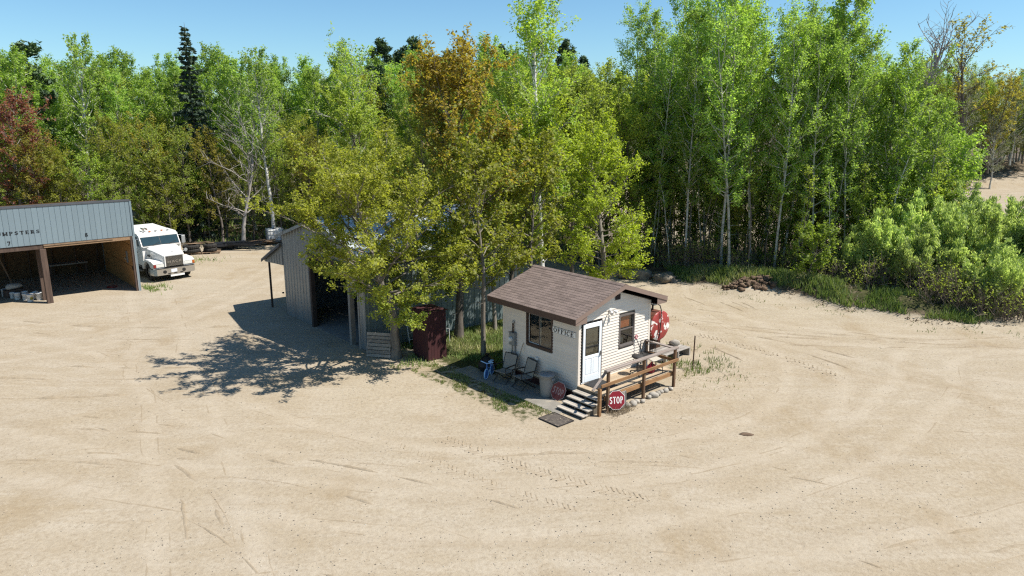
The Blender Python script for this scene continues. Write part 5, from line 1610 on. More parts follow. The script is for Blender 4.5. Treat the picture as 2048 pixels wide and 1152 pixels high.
# ---------------------------------------------------------------- porch deck, steps and rails
def deck():
    T = thing('porch_deck', 'weathered wooden porch with rails and four steps at the office door', 'porch', yard(0, 0, 0), PSI)
    y0, y1 = -1.20, -.035; x0, x1 = -.06, 3.58
    n = 8; w = (y1 - y0) / n
    for i in range(n):
        m = MB(); m.bbox(x0 - random.uniform(0, .012), y0 + i * w + .005, ZD - .050, x1 + random.uniform(0, .02), y0 + (i + 1) * w - .005, ZD - .012 + random.uniform(-.003, .003), .006)
        part('deck_board', m, 'deck_wood', T)
    m = MB(); m.box(x0 + .02, y0 - .035, ZD - .19, x1, y0 - .002, ZD - .052); part('rim_board', m, 'rail_wood_brown', T)
    m = MB(); m.box(x0 + .02, y0, ZD - .19, x0 + .055, y1, ZD - .052); part('rim_board', m, 'post_wood', T)
    m = MB(); m.box(x1 - .035, y0, ZD - .19, x1, y1, ZD - .052); part('rim_board', m, 'post_wood', T)
    for k in range(3):
        m = MB(); xx = .9 + k * .9; m.box(xx, y0 + .0, ZD - .19, xx + .04, y1, ZD - .052); part('joist', m, 'post_wood', T)
    P = y0 - .055 - .04
    posts = [(.02, 1.40), (1.82, 1.40), (3.50, 1.40)]
    for xx, zt in posts:
        m = MB(); m.bbox(xx - .045, P - .045, -.1, xx + .045, P + .045, zt - .02, .008); part('post', m, 'post_wood', T)
    m = MB(); m.bbox(3.42, -.13, ZD, 3.51, -.04, 1.38, .008); part('post', m, 'post_wood', T)
    m = MB(); m.bbox(-.13, P - .075, 1.385, 3.63, P + .065, 1.455, .015)
    part('top_rail', m, 'rail_wood_grey', T)
    m = MB(); m.bbox(3.40, P + .067, 1.39, 3.53, -.03, 1.435, .01); part('top_rail', m, 'rail_wood_grey', T)
    m = MB(); m.bbox(-.38, P - .085, .935, 3.62, P - .046, 1.045, .008); part('mid_rail', m, 'rail_wood_brown', T)
    m = MB(); m.bbox(3.44, P + .046, .935, 3.48, -.13, 1.03, .008); part('mid_rail', m, 'rail_wood_brown', T)
    # steps running down along the wall
    for i in range(4):
        xb = -.06 - .236 * (i + 1); z = ZD - .115 * (i + 1)
        for k in (0, 1):
            m = MB(); m.bbox(xb - .02 + k * .128, -1.19 - .01 * (i % 2), z - .042, xb + .104 + k * .128, -.05 + .012 * (i % 2), z - random.uniform(0, .003), .006)
            part('tread', m, 'tread_wood', T)
    for yy in (-1.12, -.62, -.13):
        m = MB(); pl = []
        for i in range(4):
            xb = -.06 - .236 * (i + 1); z = ZD - .115 * (i + 1) - .043
            pl += [(xb + .235, z), (xb, z)]
        pl = [(-.065, -.05)] + pl + [(-1.0, -.05)]
        m.prism(pl, yy - .02, yy + .02, 'y'); part('stringer', m, 'tread_edge', T)
    # deck-edge riser, newel and sloping hand rail
    m = MB(); m.box(x0 - .020, -1.17, ZD - .16, x0 - .001, -.05, ZD - .052); part('riser', m, 'tread_edge', T)
    m = MB(); m.bbox(-.44, P - .07, -.1, -.34, P + .03, .93, .008); part('newel', m, 'rail_wood_brown', T)
    m = MB(); m.tube([(-.62, P + .07, .88), (.02, P + .09, 1.36)], .055, 4); part('hand_rail', m, 'rail_wood_grey', T)
    m = MB(); m.box(.18, -.92, ZD - .008, .95, -.10, ZD + .006); part('door_mat', m, 'mat_dark', T)
deck()

# ---------------------------------------------------------------- things around the office
def stop_sign(name, label, M, mats, faded=False):
    T = thing(name, label, 'sign')
    T.matrix_world = M
    r = .305 / math.cos(PI / 8)
    def octo(rr): return [(rr * math.cos(PI / 8 + k * PI / 4), rr * math.sin(PI / 8 + k * PI / 4)) for k in range(8)]
    m = MB(); m.prism(octo(r), 0, .004, 'y'); part('plate', m, 'bare_metal', T)
    m = MB(); o, i = octo(r * .985), octo(r * .945)
    for k in range(8):
        j = (k + 1) % 8; m.prism([o[k], o[j], i[j], i[k]], -.0015, -.0002, 'y')
    part('border', m, mats[1], T)
    m = MB(); m.prism(octo(r * .945), -.0012, -.0001, 'y'); part('face', m, mats[0], T)
    m = text_mb('STOP', .225, .0012, False, width=.46, gap=.13); m.v = [(a, b - .0016, c) for a, b, c in m.v]; part('lettering', m, mats[1], T)
    return T

def axes(origin, right, up):
    r = Vector(right).normalized(); u = (Vector(up) - r * Vector(up).dot(r)).normalized(); b = u.cross(r) * -1.0
    b = r.cross(u) * -1.0
    M = Matrix((( r.x, b.x, u.x, origin[0]), (r.y, b.y, u.y, origin[1]), (r.z, b.z, u.z, origin[2]), (0, 0, 0, 1)))
    return M

def around_office():
    # standing sign leans back on the rail post, facing the yard
    p = yard(.27, -1.44, .40)
    stop_sign('stop_sign', 'bright red stop sign standing upright against the porch front', axes(p, (.96, .26, -.03), (-.04, .20, 1)), ('sign_red', 'sign_white'))
    m = MB(); T = thing('leaning_board', 'grey board behind the upright stop sign', 'board', yard(.60, -1.40, 0), PSI)
    m.bbox(-.16, -.03, 0, .16, 0, .60, .01); part('panel', m, 'grey_wood', T); m = MB(); m.box(-.17, -.04, .0, -.13, -.031, .58); m.box(.13, -.04, .0, .17, -.031, .58); part('frame', m, 'bare_metal', T)
    p = yard(-.42, .48, .32)
    stop_sign('stop_sign', 'faded dull red stop sign leaning between the trash can and the steps', axes(p, (.66, -.72, -.10), (.34, .22, .9)), ('sign_red_faded', 'sign_letter_faded'))
    # trash can
    T = thing('trash_can', 'grey plastic trash can with a lid beside the office steps', 'trash can', yard(-.42, 1.02, 0), PSI)
    m = MB(); m.lathe([(.20, 0), (.215, .03), (.255, .60), (.262, .70), (.275, .705), (.275, .74), (.258, .745)], 24); part('body', m, 'can_grey', T, True)
    m = MB(); m.lathe([(.282, .742), (.286, .775), (.262, .80), (.14, .825), (.001, .835)], 24, cap0=True, cap1=False); LD = part('lid', m, 'can_lid', T, True)
    m = MB(); m.tube([(-.07, 0, .83), (-.05, 0, .87), (.05, 0, .87), (.07, 0, .83)], .014, 6); part('lid_handle', m, 'can_lid', LD)
    for s in (-1, 1):
        m = MB(); m.bbox(-.06, s * .30 - .03, .62, .06, s * .30 + .03, .69, .01); part('side_handle', m, 'can_lid', T)
    # folding chairs
    def chair(lab, b, a, rz, sc=1.0):
        T = thing('folding_chair', lab, 'chair', yard(b, a, 0), PSI + rz, None)
        w = .26
        m = MB(); m.add([(-.27, -w, .42), (.22, -w, .38), (.22, w, .38), (-.27, w, .42), (-.27, -w, .435), (.0, -w, .39), (.22, -w, .40), (.22, w, .40), (.0, w, .39), (-.27, w, .435)],
                        [(3, 2, 1, 0), (4, 5, 8, 9), (5, 6, 7, 8), (0, 4, 9, 3), (1, 2, 7, 6), (0, 1, 6, 5, 4), (3, 9, 8, 7, 2)]); part('seat', m, 'chair_cloth', T)
        m = MB(); m.prism([(.22, .42), (.24, .42), (.40, .93), (.38, .93)], -w, w, 'y'); part('backrest', m, 'chair_cloth', T)
        for s in (-1, 1):
            m = MB(); m.tube([(-.30, s * (w + .02), .0), (.22, s * (w + .02), .42), (.40, s * (w + .02), .96)], .015, 6); part('side_frame', m, 'black_metal', T)
            m = MB(); m.tube([(.32, s * (w + .02), .0), (-.27, s * (w + .02), .43), (-.26, s * (w + .02), .62)], .015, 6); part('leg', m, 'black_metal', T)
            m = MB(); m.bbox(-.28, s * (w + .02) - .03, .61, .26, s * (w + .02) + .03, .64, .01); part('armrest', m, 'black_metal', T)
        m = MB(); m.tube([(.405, -w - .02, .95), (.41, 0, .965), (.405, w + .02, .95)], .018, 6); part('top_bar', m, 'black_metal', T)
        m = MB(); m.tube([(-.30, -w - .02, .015), (-.30, w + .02, .015)], .014, 6); m.tube([(.32, -w - .02, .015), (.32, w + .02, .015)], .014, 6); part('foot_bar', m, 'black_metal', T)
    chair('tan folding chair beneath the electric meter', -.62, 2.98, .15)
    chair('tan folding chair under the office window', -.52, 2.10, -.12)
    # broom
    T = thing('broom', 'long-handled broom leaning on the wall below the office window', 'broom', yard(-.46, 2.72, 0), PSI)
    m = MB(); m.tube([(0, .0, .18), (.40, -.12, 1.42)], .013, 6); part('handle', m, 'broom_stick', T)
    m = MB(); m.add([(-.03, -.12, 0), (.03, -.12, 0), (.03, .12, 0), (-.03, .12, 0), (.03, -.04, .22), (.07, -.04, .22), (.07, .04, .22), (.03, .04, .22)],
                    [(3, 2, 1, 0), (4, 5, 6, 7), (0, 1, 5, 4), (1, 2, 6, 5), (2, 3, 7, 6), (3, 0, 4, 7)]); part('bristles', m, 'broom_stick', T)
    # child's bicycle
    T = thing('child_bicycle', 'small blue bicycle with a pale blue wheel at the end of the office wall', 'bicycle', yard(-.72, 3.72, 0), PSI + .5)
    def wheel(x, nm):
        Wm = MB(); R = .20
        Mx = Matrix.Translation((x, 0, R)) @ Matrix.Rotation(PI / 2, 4, 'X')
        pts = [(R * .93 * math.cos(t), R * .93 * math.sin(t), 0) for t in np.linspace(0, 2 * PI, 25)]
        Wm.tube(pts, .024, 6, False, Mx); wo = part('wheel', Wm, 'toy_lightblue', T)
        m = MB(); m.lathe([(.15, -.008), (.15, .008)], 18, Mx); part('disc', m, 'toy_blue', wo)
    wheel(-.27, 0); wheel(.27, 1)
    m = MB(); m.tube([(-.22, 0, .46), (.12, 0, .26), (.27, 0, .20)], .022, 6); m.tube([(.12, 0, .26), (.16, 0, .52)], .018, 6); m.tube([(-.27, 0, .20), (-.22, 0, .46), (-.20, 0, .60)], .018, 6); part('frame', m, 'toy_blue', T)
    m = MB(); m.bbox(.06, -.07, .52, .30, .07, .57, .02); part('saddle', m, 'toy_lightblue', T)
    m = MB(); m.tube([(-.20, -.24, .64), (-.22, 0, .58), (-.20, .24, .64)], .018, 6); part('handlebar', m, 'toy_lightblue', T)
    # black sack
    T = thing('black_bag', 'black plastic sack slumped behind the blue bicycle', 'bag', yard(-.35, 4.28, .0), PSI)
    v, f = ico(3); k = 1 + .22 * (vnoise(v[:, 0] * 3 + v[:, 2] * 2, v[:, 1] * 3, .6, 3) - .5) - .12 * np.abs(np.sin(np.arctan2(v[:, 1], v[:, 0]) * 5)) * (v[:, 2] > .2)
    P = v * k[:, None] * np.array([.36, .34, .34]); P[:, 2] = np.maximum(P[:, 2], -.25) + .25
    P = np.concatenate([P]); obj('sack', np_mesh('sack', P, f, 'black_plastic', smooth=True), T)
    m = MB(); m.lathe([(.06, .52), (.04, .58), (.09, .66), (.02, .67)], 9); part('tied_neck', m, 'black_plastic', T)
    # walk slabs
    def slab(b0, b1, a0, a1, z=.022):
        p = yard(0, 0, 0)
        m = MB(); m.bbox(b0, a0, -.06, b1, a1, z, .008)
        return m
    Wk = obj('walk', None, None, yard(0, 0, 0), (0, 0, PSI), kind='structure')
    for (b0, b1, a0, a1) in ((-1.28, -.55, -.35, 1.1), (-1.30, -.5, 1.12, 2.45), (-1.29, -.5, 2.47, 3.8), (-1.30, -.5, 3.82, 5.1)):
        part('slab', slab(b0, b1, a0, a1, .020 + random.uniform(-.004, .006)), 'concrete', Wk)
    # foot mat
    T = thing('foot_mat', 'worn brown rubber mat on the ground at the foot of the steps', 'mat', yard(-1.62, -.64, .016), PSI)
    m = MB(); m.box(-.33, -.42, 0, .33, .42, .012); part('mat', m, 'mat_rubber', T)
    m = MB(); m.box(-.35, -.44, 0, -.331, .44, .022); m.box(.331, -.44, 0, .35, .44, .022); m.box(-.331, -.44, 0, .331, -.421, .022); m.box(-.331, .421, 0, .331, .44, .022); part('edge', m, 'mat_edge', T)
    # stones along the deck
    v, f = ico(2)
    for i, (b, a, s) in enumerate([(.84, -1.42, .12), (1.10, -1.46, .155), (1.36, -1.40, .11), (1.55, -1.50, .095), (1.98, -1.42, .10), (2.20, -1.45, .15), (2.46, -1.42, .12), (2.70, -1.38, .085), (2.90, -1.42, .105), (3.16, -1.42, .09), (.97, -1.30, .08), (.68, -1.34, .09)]):
        q = 1 + .5 * (vnoise(v[:, 0] * 2 + i * 9, v[:, 1] * 2 + v[:, 2] * 2, .8, i) - .5)
        P = v * q[:, None] * np.array([1.1, .9, .8]) * s
        me = np_mesh('stone', P, f, 'stone', smooth=True)
        o = obj('stone', me, None, yard(b, a, s * .5), (0, 0, i * 1.3))
        labs = {1: 'largest pale stone of the row, nearest the stop sign', 5: 'large pale stone just right of the middle porch post'}
        if i in labs: tag(o, labs[i], 'stone')
        else: tag(o, 'pale rounded stone in the row under the porch front', 'stone', 'stones under the porch front')
    # stool
    T = thing('stool', 'black round stool with a star base on the porch', 'stool', yard(2.30, -.62, ZD - .01), PSI)
    m = MB(); m.lathe([(.02, .60), (.19, .605), (.21, .63), (.20, .66), (.05, .675), (.001, .675)], 22, cap1=False); part('seat', m, 'seat_black', T, True)
    m = MB(); m.tube([(0, 0, .10), (0, 0, .60)], .024, 8); part('column', m, 'black_metal', T); m = MB(); m.tube([(.03, 0, .56), (.16, .02, .55)], .01, 6); part('lever', m, 'black_metal', T)
    for k in range(5):
        a = k * 2 * PI / 5 + .3; m = MB(); m.tube([(0, 0, .12), (.28 * math.cos(a), .28 * math.sin(a), .055)], [.022, .014], 6); lg = part('leg', m, 'black_metal', T)
        m = MB(); m.lathe([(.001, 0), (.026, .008), (.026, .044), (.001, .052)], 8, Matrix.Translation((.28 * math.cos(a), .28 * math.sin(a), .0))); part('caster', m, 'black_metal', lg)
    # fuel can
    T = thing('fuel_can', 'red plastic fuel can on the porch behind the middle post', 'fuel can', yard(2.84, -.80, ZD - .01), PSI + .4)
    m = MB(); m.bbox(-.17, -.12, 0, .17, .12, .26, .04); part('body', m, 'gas_red', T)
    m = MB(); m.tube([(-.12, 0, .25), (-.10, 0, .33), (.05, 0, .34), (.10, 0, .26)], .022, 6); part('handle', m, 'gas_red', T)
    m = MB(); m.tube([(.12, 0, .24), (.17, 0, .33), (.27, 0, .40)], [.03, .025, .014], 8); part('spout', m, 'handle_pink', T)
    # shovel
    T = thing('shovel', 'shovel with a pink grip leaning against the sunny office wall', 'shovel', yard(3.02, -.10, ZD - .01), PSI)
    m = MB(); m.tube([(.10, -.22, .22), (-.13, .035, 1.02)], .014, 6); part('shaft', m, 'black_metal', T)
    m = MB(); pts = [(-.13 + .055 * math.sin(t), .035, 1.09 + .065 * math.cos(t)) for t in np.linspace(0, 2 * PI, 13)]; m.tube(pts, .016, 6, False); part('grip', m, 'handle_pink', T)
    m = MB(); m.add([(.02, -.22, .26), (.18, -.22, .26), (.17, -.30, .0), (.03, -.30, .0), (.02, -.215, .262), (.18, -.215, .262), (.17, -.295, .002), (.03, -.295, .002)],
                    [(0, 1, 2, 3), (7, 6, 5, 4), (0, 4, 5, 1), (1, 5, 6, 2), (2, 6, 7, 3), (3, 7, 4, 0)]); part('blade', m, 'bare_metal', T)
    # porch chairs with metal frames
    def wire_chair(lab, b, a, rz, seat):
        T = thing('metal_chair', lab, 'chair', yard(b, a, ZD - .01), PSI + rz)
        m = MB(); m.bbox(-.22, -.22, .43, .22, .22, .465, .012); part('seat', m, seat, T)
        for sx in (-1, 1):
            m = MB(); m.tube([(sx * .21, -.22, 0), (sx * .20, -.20, .43)], .012, 6); part('leg', m, 'black_metal', T)
            m = MB(); m.tube([(sx * .21, .24, 0), (sx * .20, .20, .43), (sx * .20, .28, .88)], .012, 6); part('leg', m, 'black_metal', T)
            m = MB(); m.tube([(sx * .21, -.21, .15), (sx * .21, .23, .15)], .009, 5); part('stretcher', m, 'black_metal', T)
        m = MB(); m.tube([(-.20, .28, .88), (0, .29, .92), (.20, .28, .88)], .012, 6); part('top_bar', m, 'black_metal', T)
        for k in range(4):
            m = MB(); x = -.14 + k * .093; m.tube([(x, .22, .50), (x, .285, .90)], .007, 5); part('spindle', m, 'black_metal', T)
        m = MB(); m.tube([(-.2, .225, .50), (.2, .225, .50)], .010, 5); part('lower_bar', m, 'black_metal', T)
    wire_chair('black metal chair with a cream seat on the porch', 2.98, -.82, -.35, 'seat_cream')
    wire_chair('black metal chair in the corner of the porch by the rail', 3.12, -.36, -.9, 'seat_black')
    # rusty pole
    T = tag(part('rusty_pole', MB().tube([(0, 0, -.2), (.02, .01, 1.28)], .024, 8), 'rust', None, loc=(6.78, 25.3, 0)), 'thin rusty pole standing in the grass right of the porch', 'pole')
around_office()

# ---------------------------------------------------------------- fuel tank behind the porch
def fuel_tank():
    T = thing('fuel_tank', 'round red fuel tank with flaking white paint beside the office', 'tank', yard(6.25, 1.42, 0), PSI)
    R = .60; zc = 1.10; ln = 2.4
    M0 = Matrix.Translation((0, 0, zc)) @ Matrix.Rotation(-PI / 2, 4, 'X')
    m = MB(); m.lathe([(R, .02), (R, ln)], 32, M0, False, True); part('shell', m, 'tank_rust', T, False)
    for p in T.children[-1].data.polygons: p.use_smooth = True
    m = MB(); m.lathe([(.001, -.05), (R * .5, -.04), (R * .85, -.012), (R * .985, .0), (R + .006, .012), (R + .006, .05)], 32, M0, False, False); part('end_cap', m, 'tank_paint', T, True)
    for yy in (.35, 2.0):
        m = MB(); m.prism([(-.50, 0), (.50, 0), (.42, .75), (.25, .56), (-.25, .56), (-.42, .75)], yy - .04, yy + .04, 'y'); part('cradle', m, 'rust', T)
    m = MB(); m.tube([(-.05, .38, zc + R - .02), (-.05, .38, zc + R + .22)], .04, 8); part('riser_pipe', m, 'black_metal', T)
    P = obj('pump', None, T, (-.02, .36, zc + R + .20))
    m = MB(); m.bbox(-.12, -.13, 0, .10, .10, .26, .02); part('body', m, 'meter_grey', P)
    m = MB(); m.bbox(-.26, -.10, .08, -.122, .08, .24, .02); part('motor', m, 'meter_grey', P)
    m = MB(); m.tube([(.10, -.02, .12), (.24, -.05, .16), (.40, -.07, .27)], [.03, .022, .012], 7); part('nozzle', m, 'bare_metal', P)
    m = MB(); m.tube([(-.02, -.10, .10), (-.03, -.34, .04), (-.05, -.43, -.14), (-.09, -.46, -.6), (-.14, -.46, -1.1), (-.16, -.44, -1.28)], .022, 7); part('hose', m, 'rubber', P)
    m = MB(); m.tube([(-.24, .8, zc + R - .02), (-.24, .8, zc + R + .12)], .035, 8); m.lathe([(.06, 0), (.06, .05), (.02, .06)], 10, Matrix.Translation((-.24, .8, zc + R + .12))); part('vent_cap', m, 'black_metal', T)
    m = MB(); m.bbox(-.34, .45, zc + R - .06, -.06, 1.1, zc + R + .06, .03); part('bracket', m, 'black_metal', T)
    # pallet-like platform of grey boards next to the tank
    T = thing('wooden_platform', 'low platform of grey boards in front of the fuel tank', 'platform', yard(6.05, .80, 0), PSI)
    for k in range(5):
        m = MB(); m.bbox(-.75, -.42 + k * .17, .30, .85, -.29 + k * .17, .33, .005); part('plank', m, 'grey_wood', T)
    for x in (-.70, .05, .80):
        m = MB(); m.box(x - .04, -.42, 0, x + .04, .40, .298); part('block', m, 'grey_wood', T)
    m = MB(); v, f = ico(2)
    q = 1 + .5 * (vnoise(v[:, 0] * 2, v[:, 1] * 2 + v[:, 2] * 2, .8, 31) - .5)
    o = obj('stone', np_mesh('stone', v * q[:, None] * np.array([.2, .16, .13]), f, 'stone', smooth=True), None, yard(6.6, .95, .43))
    tag(o, 'pale stone lying on the grey platform by the fuel tank', 'stone')
fuel_tank()

# ---------------------------------------------------------------- brown-red privy, pallet, ladder between the trees
def cabinet():
    T = thing('red_cabinet', 'tall dark red wooden cabinet beside the maple trunk', 'cabinet', yard(-1.42, 6.55, 0), PSI)
    w, d, h = .86, 1.05, 1.92
    m = MB(); m.box(.02, .02, 0, w - .02, d - .02, h - .02); part('carcass', m, 'cab_red', T)
    for k in range(6):
        x = k * w / 6; m = MB(); m.box(x + .003, -.002, .03, x + w / 6 - .003, .018, h - .01); part('plank', m, 'cab_red', T)
    for k in range(7):
        y = k * d / 7; m = MB(); m.box(-.002, y + .003, .03, .018, y + d / 7 - .003, h - .01); part('plank', m, 'cab_red', T)
    m = MB(); m.bbox(-.06, -.06, h - .005, w + .06, d + .06, h + .035, .01); part('roof', m, 'cab_red', T)
    T = thing('wooden_pallet', 'weathered grey pallet propped upright beside the maple trunk', 'pallet', yard(-2.62, 8.25, 0), PSI - .95)
    T.rotation_euler = (math.radians(-9), 0, PSI - .93)
    for k in range(7):
        m = MB(); z = .03 + k * .142; m.bbox(-.50 + random.uniform(-.02, .02), -.03, z, .50 + random.uniform(-.02, .02), -.008, z + .115, .004); part('slat', m, 'pallet_wood', T)
    for x in (-.46, 0, .46):
        m = MB(); m.box(x - .02, -.006, 0, x + .02, .09, 1.0); part('stringer', m, 'pallet_wood', T)
    T = thing('ladder', 'aluminium ladder leaning on the teal wall behind the red cabinet', 'ladder', yard(-.62, 9.02, 0), PSI)
    for s in (-1, 1):
        m = MB(); m.tube([(s * .19, -.25, 0), (s * .19, .14, 1.75)], .022, 5); part('rail', m, 'sash_white', T)
    for k in range(6):
        m = MB(); z = .22 + k * .27; m.tube([(-.19, -.25 + .39 * z / 1.75, z), (.19, -.25 + .39 * z / 1.75, z)], .014, 5); part('rung', m, 'sash_white', T)
    T = thing('lawn_chair', 'white and black garden chair on the turf right of the red cabinet', 'chair', yard(.35, 8.15, 0), PSI + .4)
    for k in range(5):
        m = MB(); m.bbox(-.24, -.22 + k * .09, .40, .24, -.15 + k * .09, .418, .004); part('seat_slat', m, 'black_metal', T)
        m = MB(); m.bbox(-.24, .23 + .03 * k, .47 + k * .09, .24, .245 + .03 * k, .54 + k * .09, .004); part('back_slat', m, 'black_metal', T)
    for s in (-1, 1):
        m = MB(); m.tube([(s * .26, -.24, 0), (s * .26, -.22, .60), (s * .26, .26, .60), (s * .26, .30, 0)], .016, 6); part('side_frame', m, 'sash_white', T)
        m = MB(); m.tube([(s * .26, .22, .42), (s * .26, .38, .95)], .015, 6); part('back_frame', m, 'sash_white', T)
cabinet()

# ---------------------------------------------------------------- metal building with the lean-to
def rib_panel(w, h0, h1, ribs, depth=.022, th=.004):
    """ribbed steel sheet standing in the XZ plane, front towards -Y; top edge runs from h0 to h1"""
    xs = []; 
    for k in range(ribs):
        c = (k + .5) * w / ribs
        xs += [(c - .032, 0), (c - .016, -depth), (c + .016, -depth), (c + .032, 0)]
    xs = [(0, 0)] + xs + [(w, 0)]
    m = MB(); vs = []; n = len(xs)
    for x, y in xs: vs.append((x, y, 0))
    for x, y in xs: vs.append((x, y, h0 + (h1 - h0) * x / w))
    fs = [(i, i + 1, n + i + 1, n + i) for i in range(n - 1)]
    vs += [(x, y + th, z) for x, y, z in vs]
    fs += [(2 * n + f[3], 2 * n + f[2], 2 * n + f[1], 2 * n + f[0]) for f in fs]
    fs += [(0, n, 3 * n, 2 * n), (n - 1, 3 * n - 1, 4 * n - 1, 2 * n - 1)]
    for i in range(n - 1):
        fs += [(n + i, n + i + 1, 3 * n + i + 1, 3 * n + i), (i + 1, i, 2 * n + i, 2 * n + i + 1)]
    m.add(vs, fs)
    return m

def metal_building():
    # local frame: origin at the near right front corner; x along the front (towards -a is right), see below
    # x' = +a direction, y' = +b direction (depth)  -> build with matrix columns (a, b, z)
    T = thing('metal_building', 'grey ribbed metal building with a lean-to and open front door', 'building', yard(-2.55, 9.25, 0), PSI)
    # local x = b (depth), local y = a (along the front). front plane x=0, faces -x.
    Wf = 7.55; ZE_, SLP = 3.90, .30; RY = Wf / 2; ZR_ = ZE_ + SLP * RY; DEP = 8.2
    def ztop(y): return ZE_ + SLP * (RY - abs(y - RY))
    FR = Matrix.Rotation(-PI / 2, 4, 'Z')                            # panel x -> -y, front -y -> -x
    def front_panel(y1, w, z0, rb=3, mat='steel_grey', top=None):
        """panel on the front face from y1 down to y1-w"""
        zt = (lambda y: ztop(y) - .03) if top is None else top
        m = rib_panel(w - .003, zt(y1) - z0, zt(y1 - w) - z0, rb)
        m.v = [tuple(FR @ Vector(v) + Vector((0, y1, z0))) for v in m.v]
        return part('wall_panel', m, mat, T)
    # left of the door opening
    for k in range(3): front_panel(Wf - k * .917, .917, 0.03)
    # above the door
    y = Wf - 3 * .917
    for k in range(4): front_panel(y - k * .91, .91, 3.30)
    y2 = y - 4 * .91                                                 # 1.16
    front_panel(y2, .62, 2.35, 2); front_panel(y2 - .62, y2 - .62, 0.03, 2)
    # jambs and header
    def post(y, w, z1, mat='beam_wood'):
        m = MB(); m.box(-.04, y - w, -.05, .16, y, z1); part('jamb', m, mat, T)
    post(y + .001, .16, 3.3, 'post_steel'); post(y2 + .16, .16, 3.3, 'grey_wood'); post(y2 - .62, .10, 2.4, 'grey_wood')
    m = MB(); m.box(-.035, y2, 3.18, .15, y, 3.30); part('header', m, 'post_steel', T)
    # right long wall (y=0 plane, faces -y)
    npan = int(DEP / .9)
    for k in range(npan):
        m = rib_panel(.897, ZE_ - .06, ZE_ - .06, 3); m.v = [(v[0] + k * .9, v[1], v[2] + .03) for v in m.v]; part('wall_panel', m, 'steel_teal', T)
    # far long wall, back wall, inner floor
    m = MB(); m.box(0, Wf - .03, 0, DEP, Wf, ZE_); m.box(DEP - .1, .05, 0, DEP - .05, Wf - .05, ZE_); m.prism([(0.05, ZE_), (Wf - .05, ZE_), (RY, ZR_ - .05)], DEP - .1, DEP - .05, 'x'); part('wall', m, 'steel_grey', T)
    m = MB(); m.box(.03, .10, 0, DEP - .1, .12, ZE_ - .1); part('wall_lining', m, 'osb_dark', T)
    # roof sheets
    sl = math.hypot(RY + .25, (RY + .25) * SLP); an = math.atan(SLP)
    for k in range(9):
        for sd in (0, 1):
            m = rib_panel(.897, sl, sl, 3)
            x0 = -.22 + k * .9
            if sd == 0:
                Mx = Matrix.Translation((x0, -.25, ZE_ - .25 * SLP)) @ Matrix.Rotation(-(PI / 2 - an), 4, 'X')
                m.v = [tuple(Mx @ Vector(v)) for v in m.v]
            else:
                Mx = Matrix.Translation((x0 + .897, Wf + .25, ZE_ - .25 * SLP)) @ Matrix.Rotation(PI, 4, 'Z') @ Matrix.Rotation(-(PI / 2 - an), 4, 'X')
                m.v = [tuple(Mx @ Vector(v)) for v in m.v]
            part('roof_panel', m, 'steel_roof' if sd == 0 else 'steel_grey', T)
    m = MB(); m.prism([(RY - .22, ZR_ - .22 * SLP + .03), (RY, ZR_ + .035), (RY + .22, ZR_ - .22 * SLP + .03), (RY, ZR_ + .05)], -.24, DEP + .1, 'x'); part('ridge_cap', m, 'steel_grey', T)
    for sd in (0, 1):
        q = (lambda y: y) if sd == 0 else (lambda y: Wf - y)
        m = MB(); m.prism([(q(-.25), ZE_ - .25 * SLP - .12), (q(RY), ZR_ - .12), (q(RY), ZR_ + .02), (q(-.25), ZE_ - .25 * SLP + .02)], -.245, -.222, 'x'); part('rake_trim', m, 'steel_grey', T)
    m = MB(); m.prism([(-.1, ZE_ - .06), (Wf + .1, ZE_ - .06), (RY, ZR_ - .09)], .2, .23, 'x')
    # lean-to on the far side: sloping roof carried on steel posts
    L0, L1, z0, z1 = Wf, Wf + 2.25, 3.45, 2.40
    m = MB(); m.prism([(L0, 2.42), (L1 - .12, 2.30), (L1, z1 - .02), (L1, z1), (L0, z0)], -.02, .0, 'x'); part('leanto_gable', m, 'steel_grey', T)
    for k in range(7):
        m = MB(); yy = L0 + .05 + k * .31; zt = z0 - (z0 - z1) * (yy - L0) / (L1 - L0); m.box(-.034, yy, 2.42 - .12 * (yy - L0) / 2.25, -.021, yy + .03, zt - .03); part('rib', m, 'steel_grey', T)
    m = MB(); m.prism([(L0, z0), (L1 + .03, z1 - .015), (L1 + .03, z1 + .03), (L0, z0 + .05)], -.16, 3.6, 'x'); part('leanto_roof', m, 'steel_grey', T)
    m = MB(); m.prism([(L0, z0 - .11), (L1 + .03, z1 - .125), (L1 + .03, z1 - .018), (L0, z0 - .004)], -.165, -.14, 'x'); part('rake_trim', m, 'roof_dark', T)
    for x in (.06, 3.4):
        m = MB(); m.tube([(x, L1 - .42, -.1), (x, L1 - .42, 2.42)], .055, 8); part('post', m, 'post_steel', T)
    m = MB(); m.box(-.12, Wf + .03, 1.05, -.05, Wf + .12, 1.11); part('latch', m, 'post_steel', T)
    m = MB(); m.box(.02, .05, -.04, DEP - .1, Wf - .03, .012); part('floor_slab', m, 'concrete', T)
    # sliding door track
    m = MB(); m.box(-.10, y2 - .9, 3.33, -.05, y + .1, 3.42); part('door_track', m, 'post_steel', T)
    # what stands in the dark doorway
    G = thing('garden_tractor', 'dark tractor with a round headlamp parked inside the metal building', 'tractor', yard(-1.2, 11.75, 0.012), PSI + .1)
    m = MB(); m.bbox(.0, -.30, .45, 1.0, .30, .95, .06); part('hood', m, 'scrap_dark', G); m = MB(); m.bbox(1.0, -.38, .40, 1.9, .38, .70, .05); part('body', m, 'scrap_dark', G)
    m = MB(); m.bbox(1.35, -.22, .70, 1.75, .22, .80, .04); m.bbox(1.7, -.22, .80, 1.8, .22, 1.2, .04); part('seat', m, 'seat_black', G)
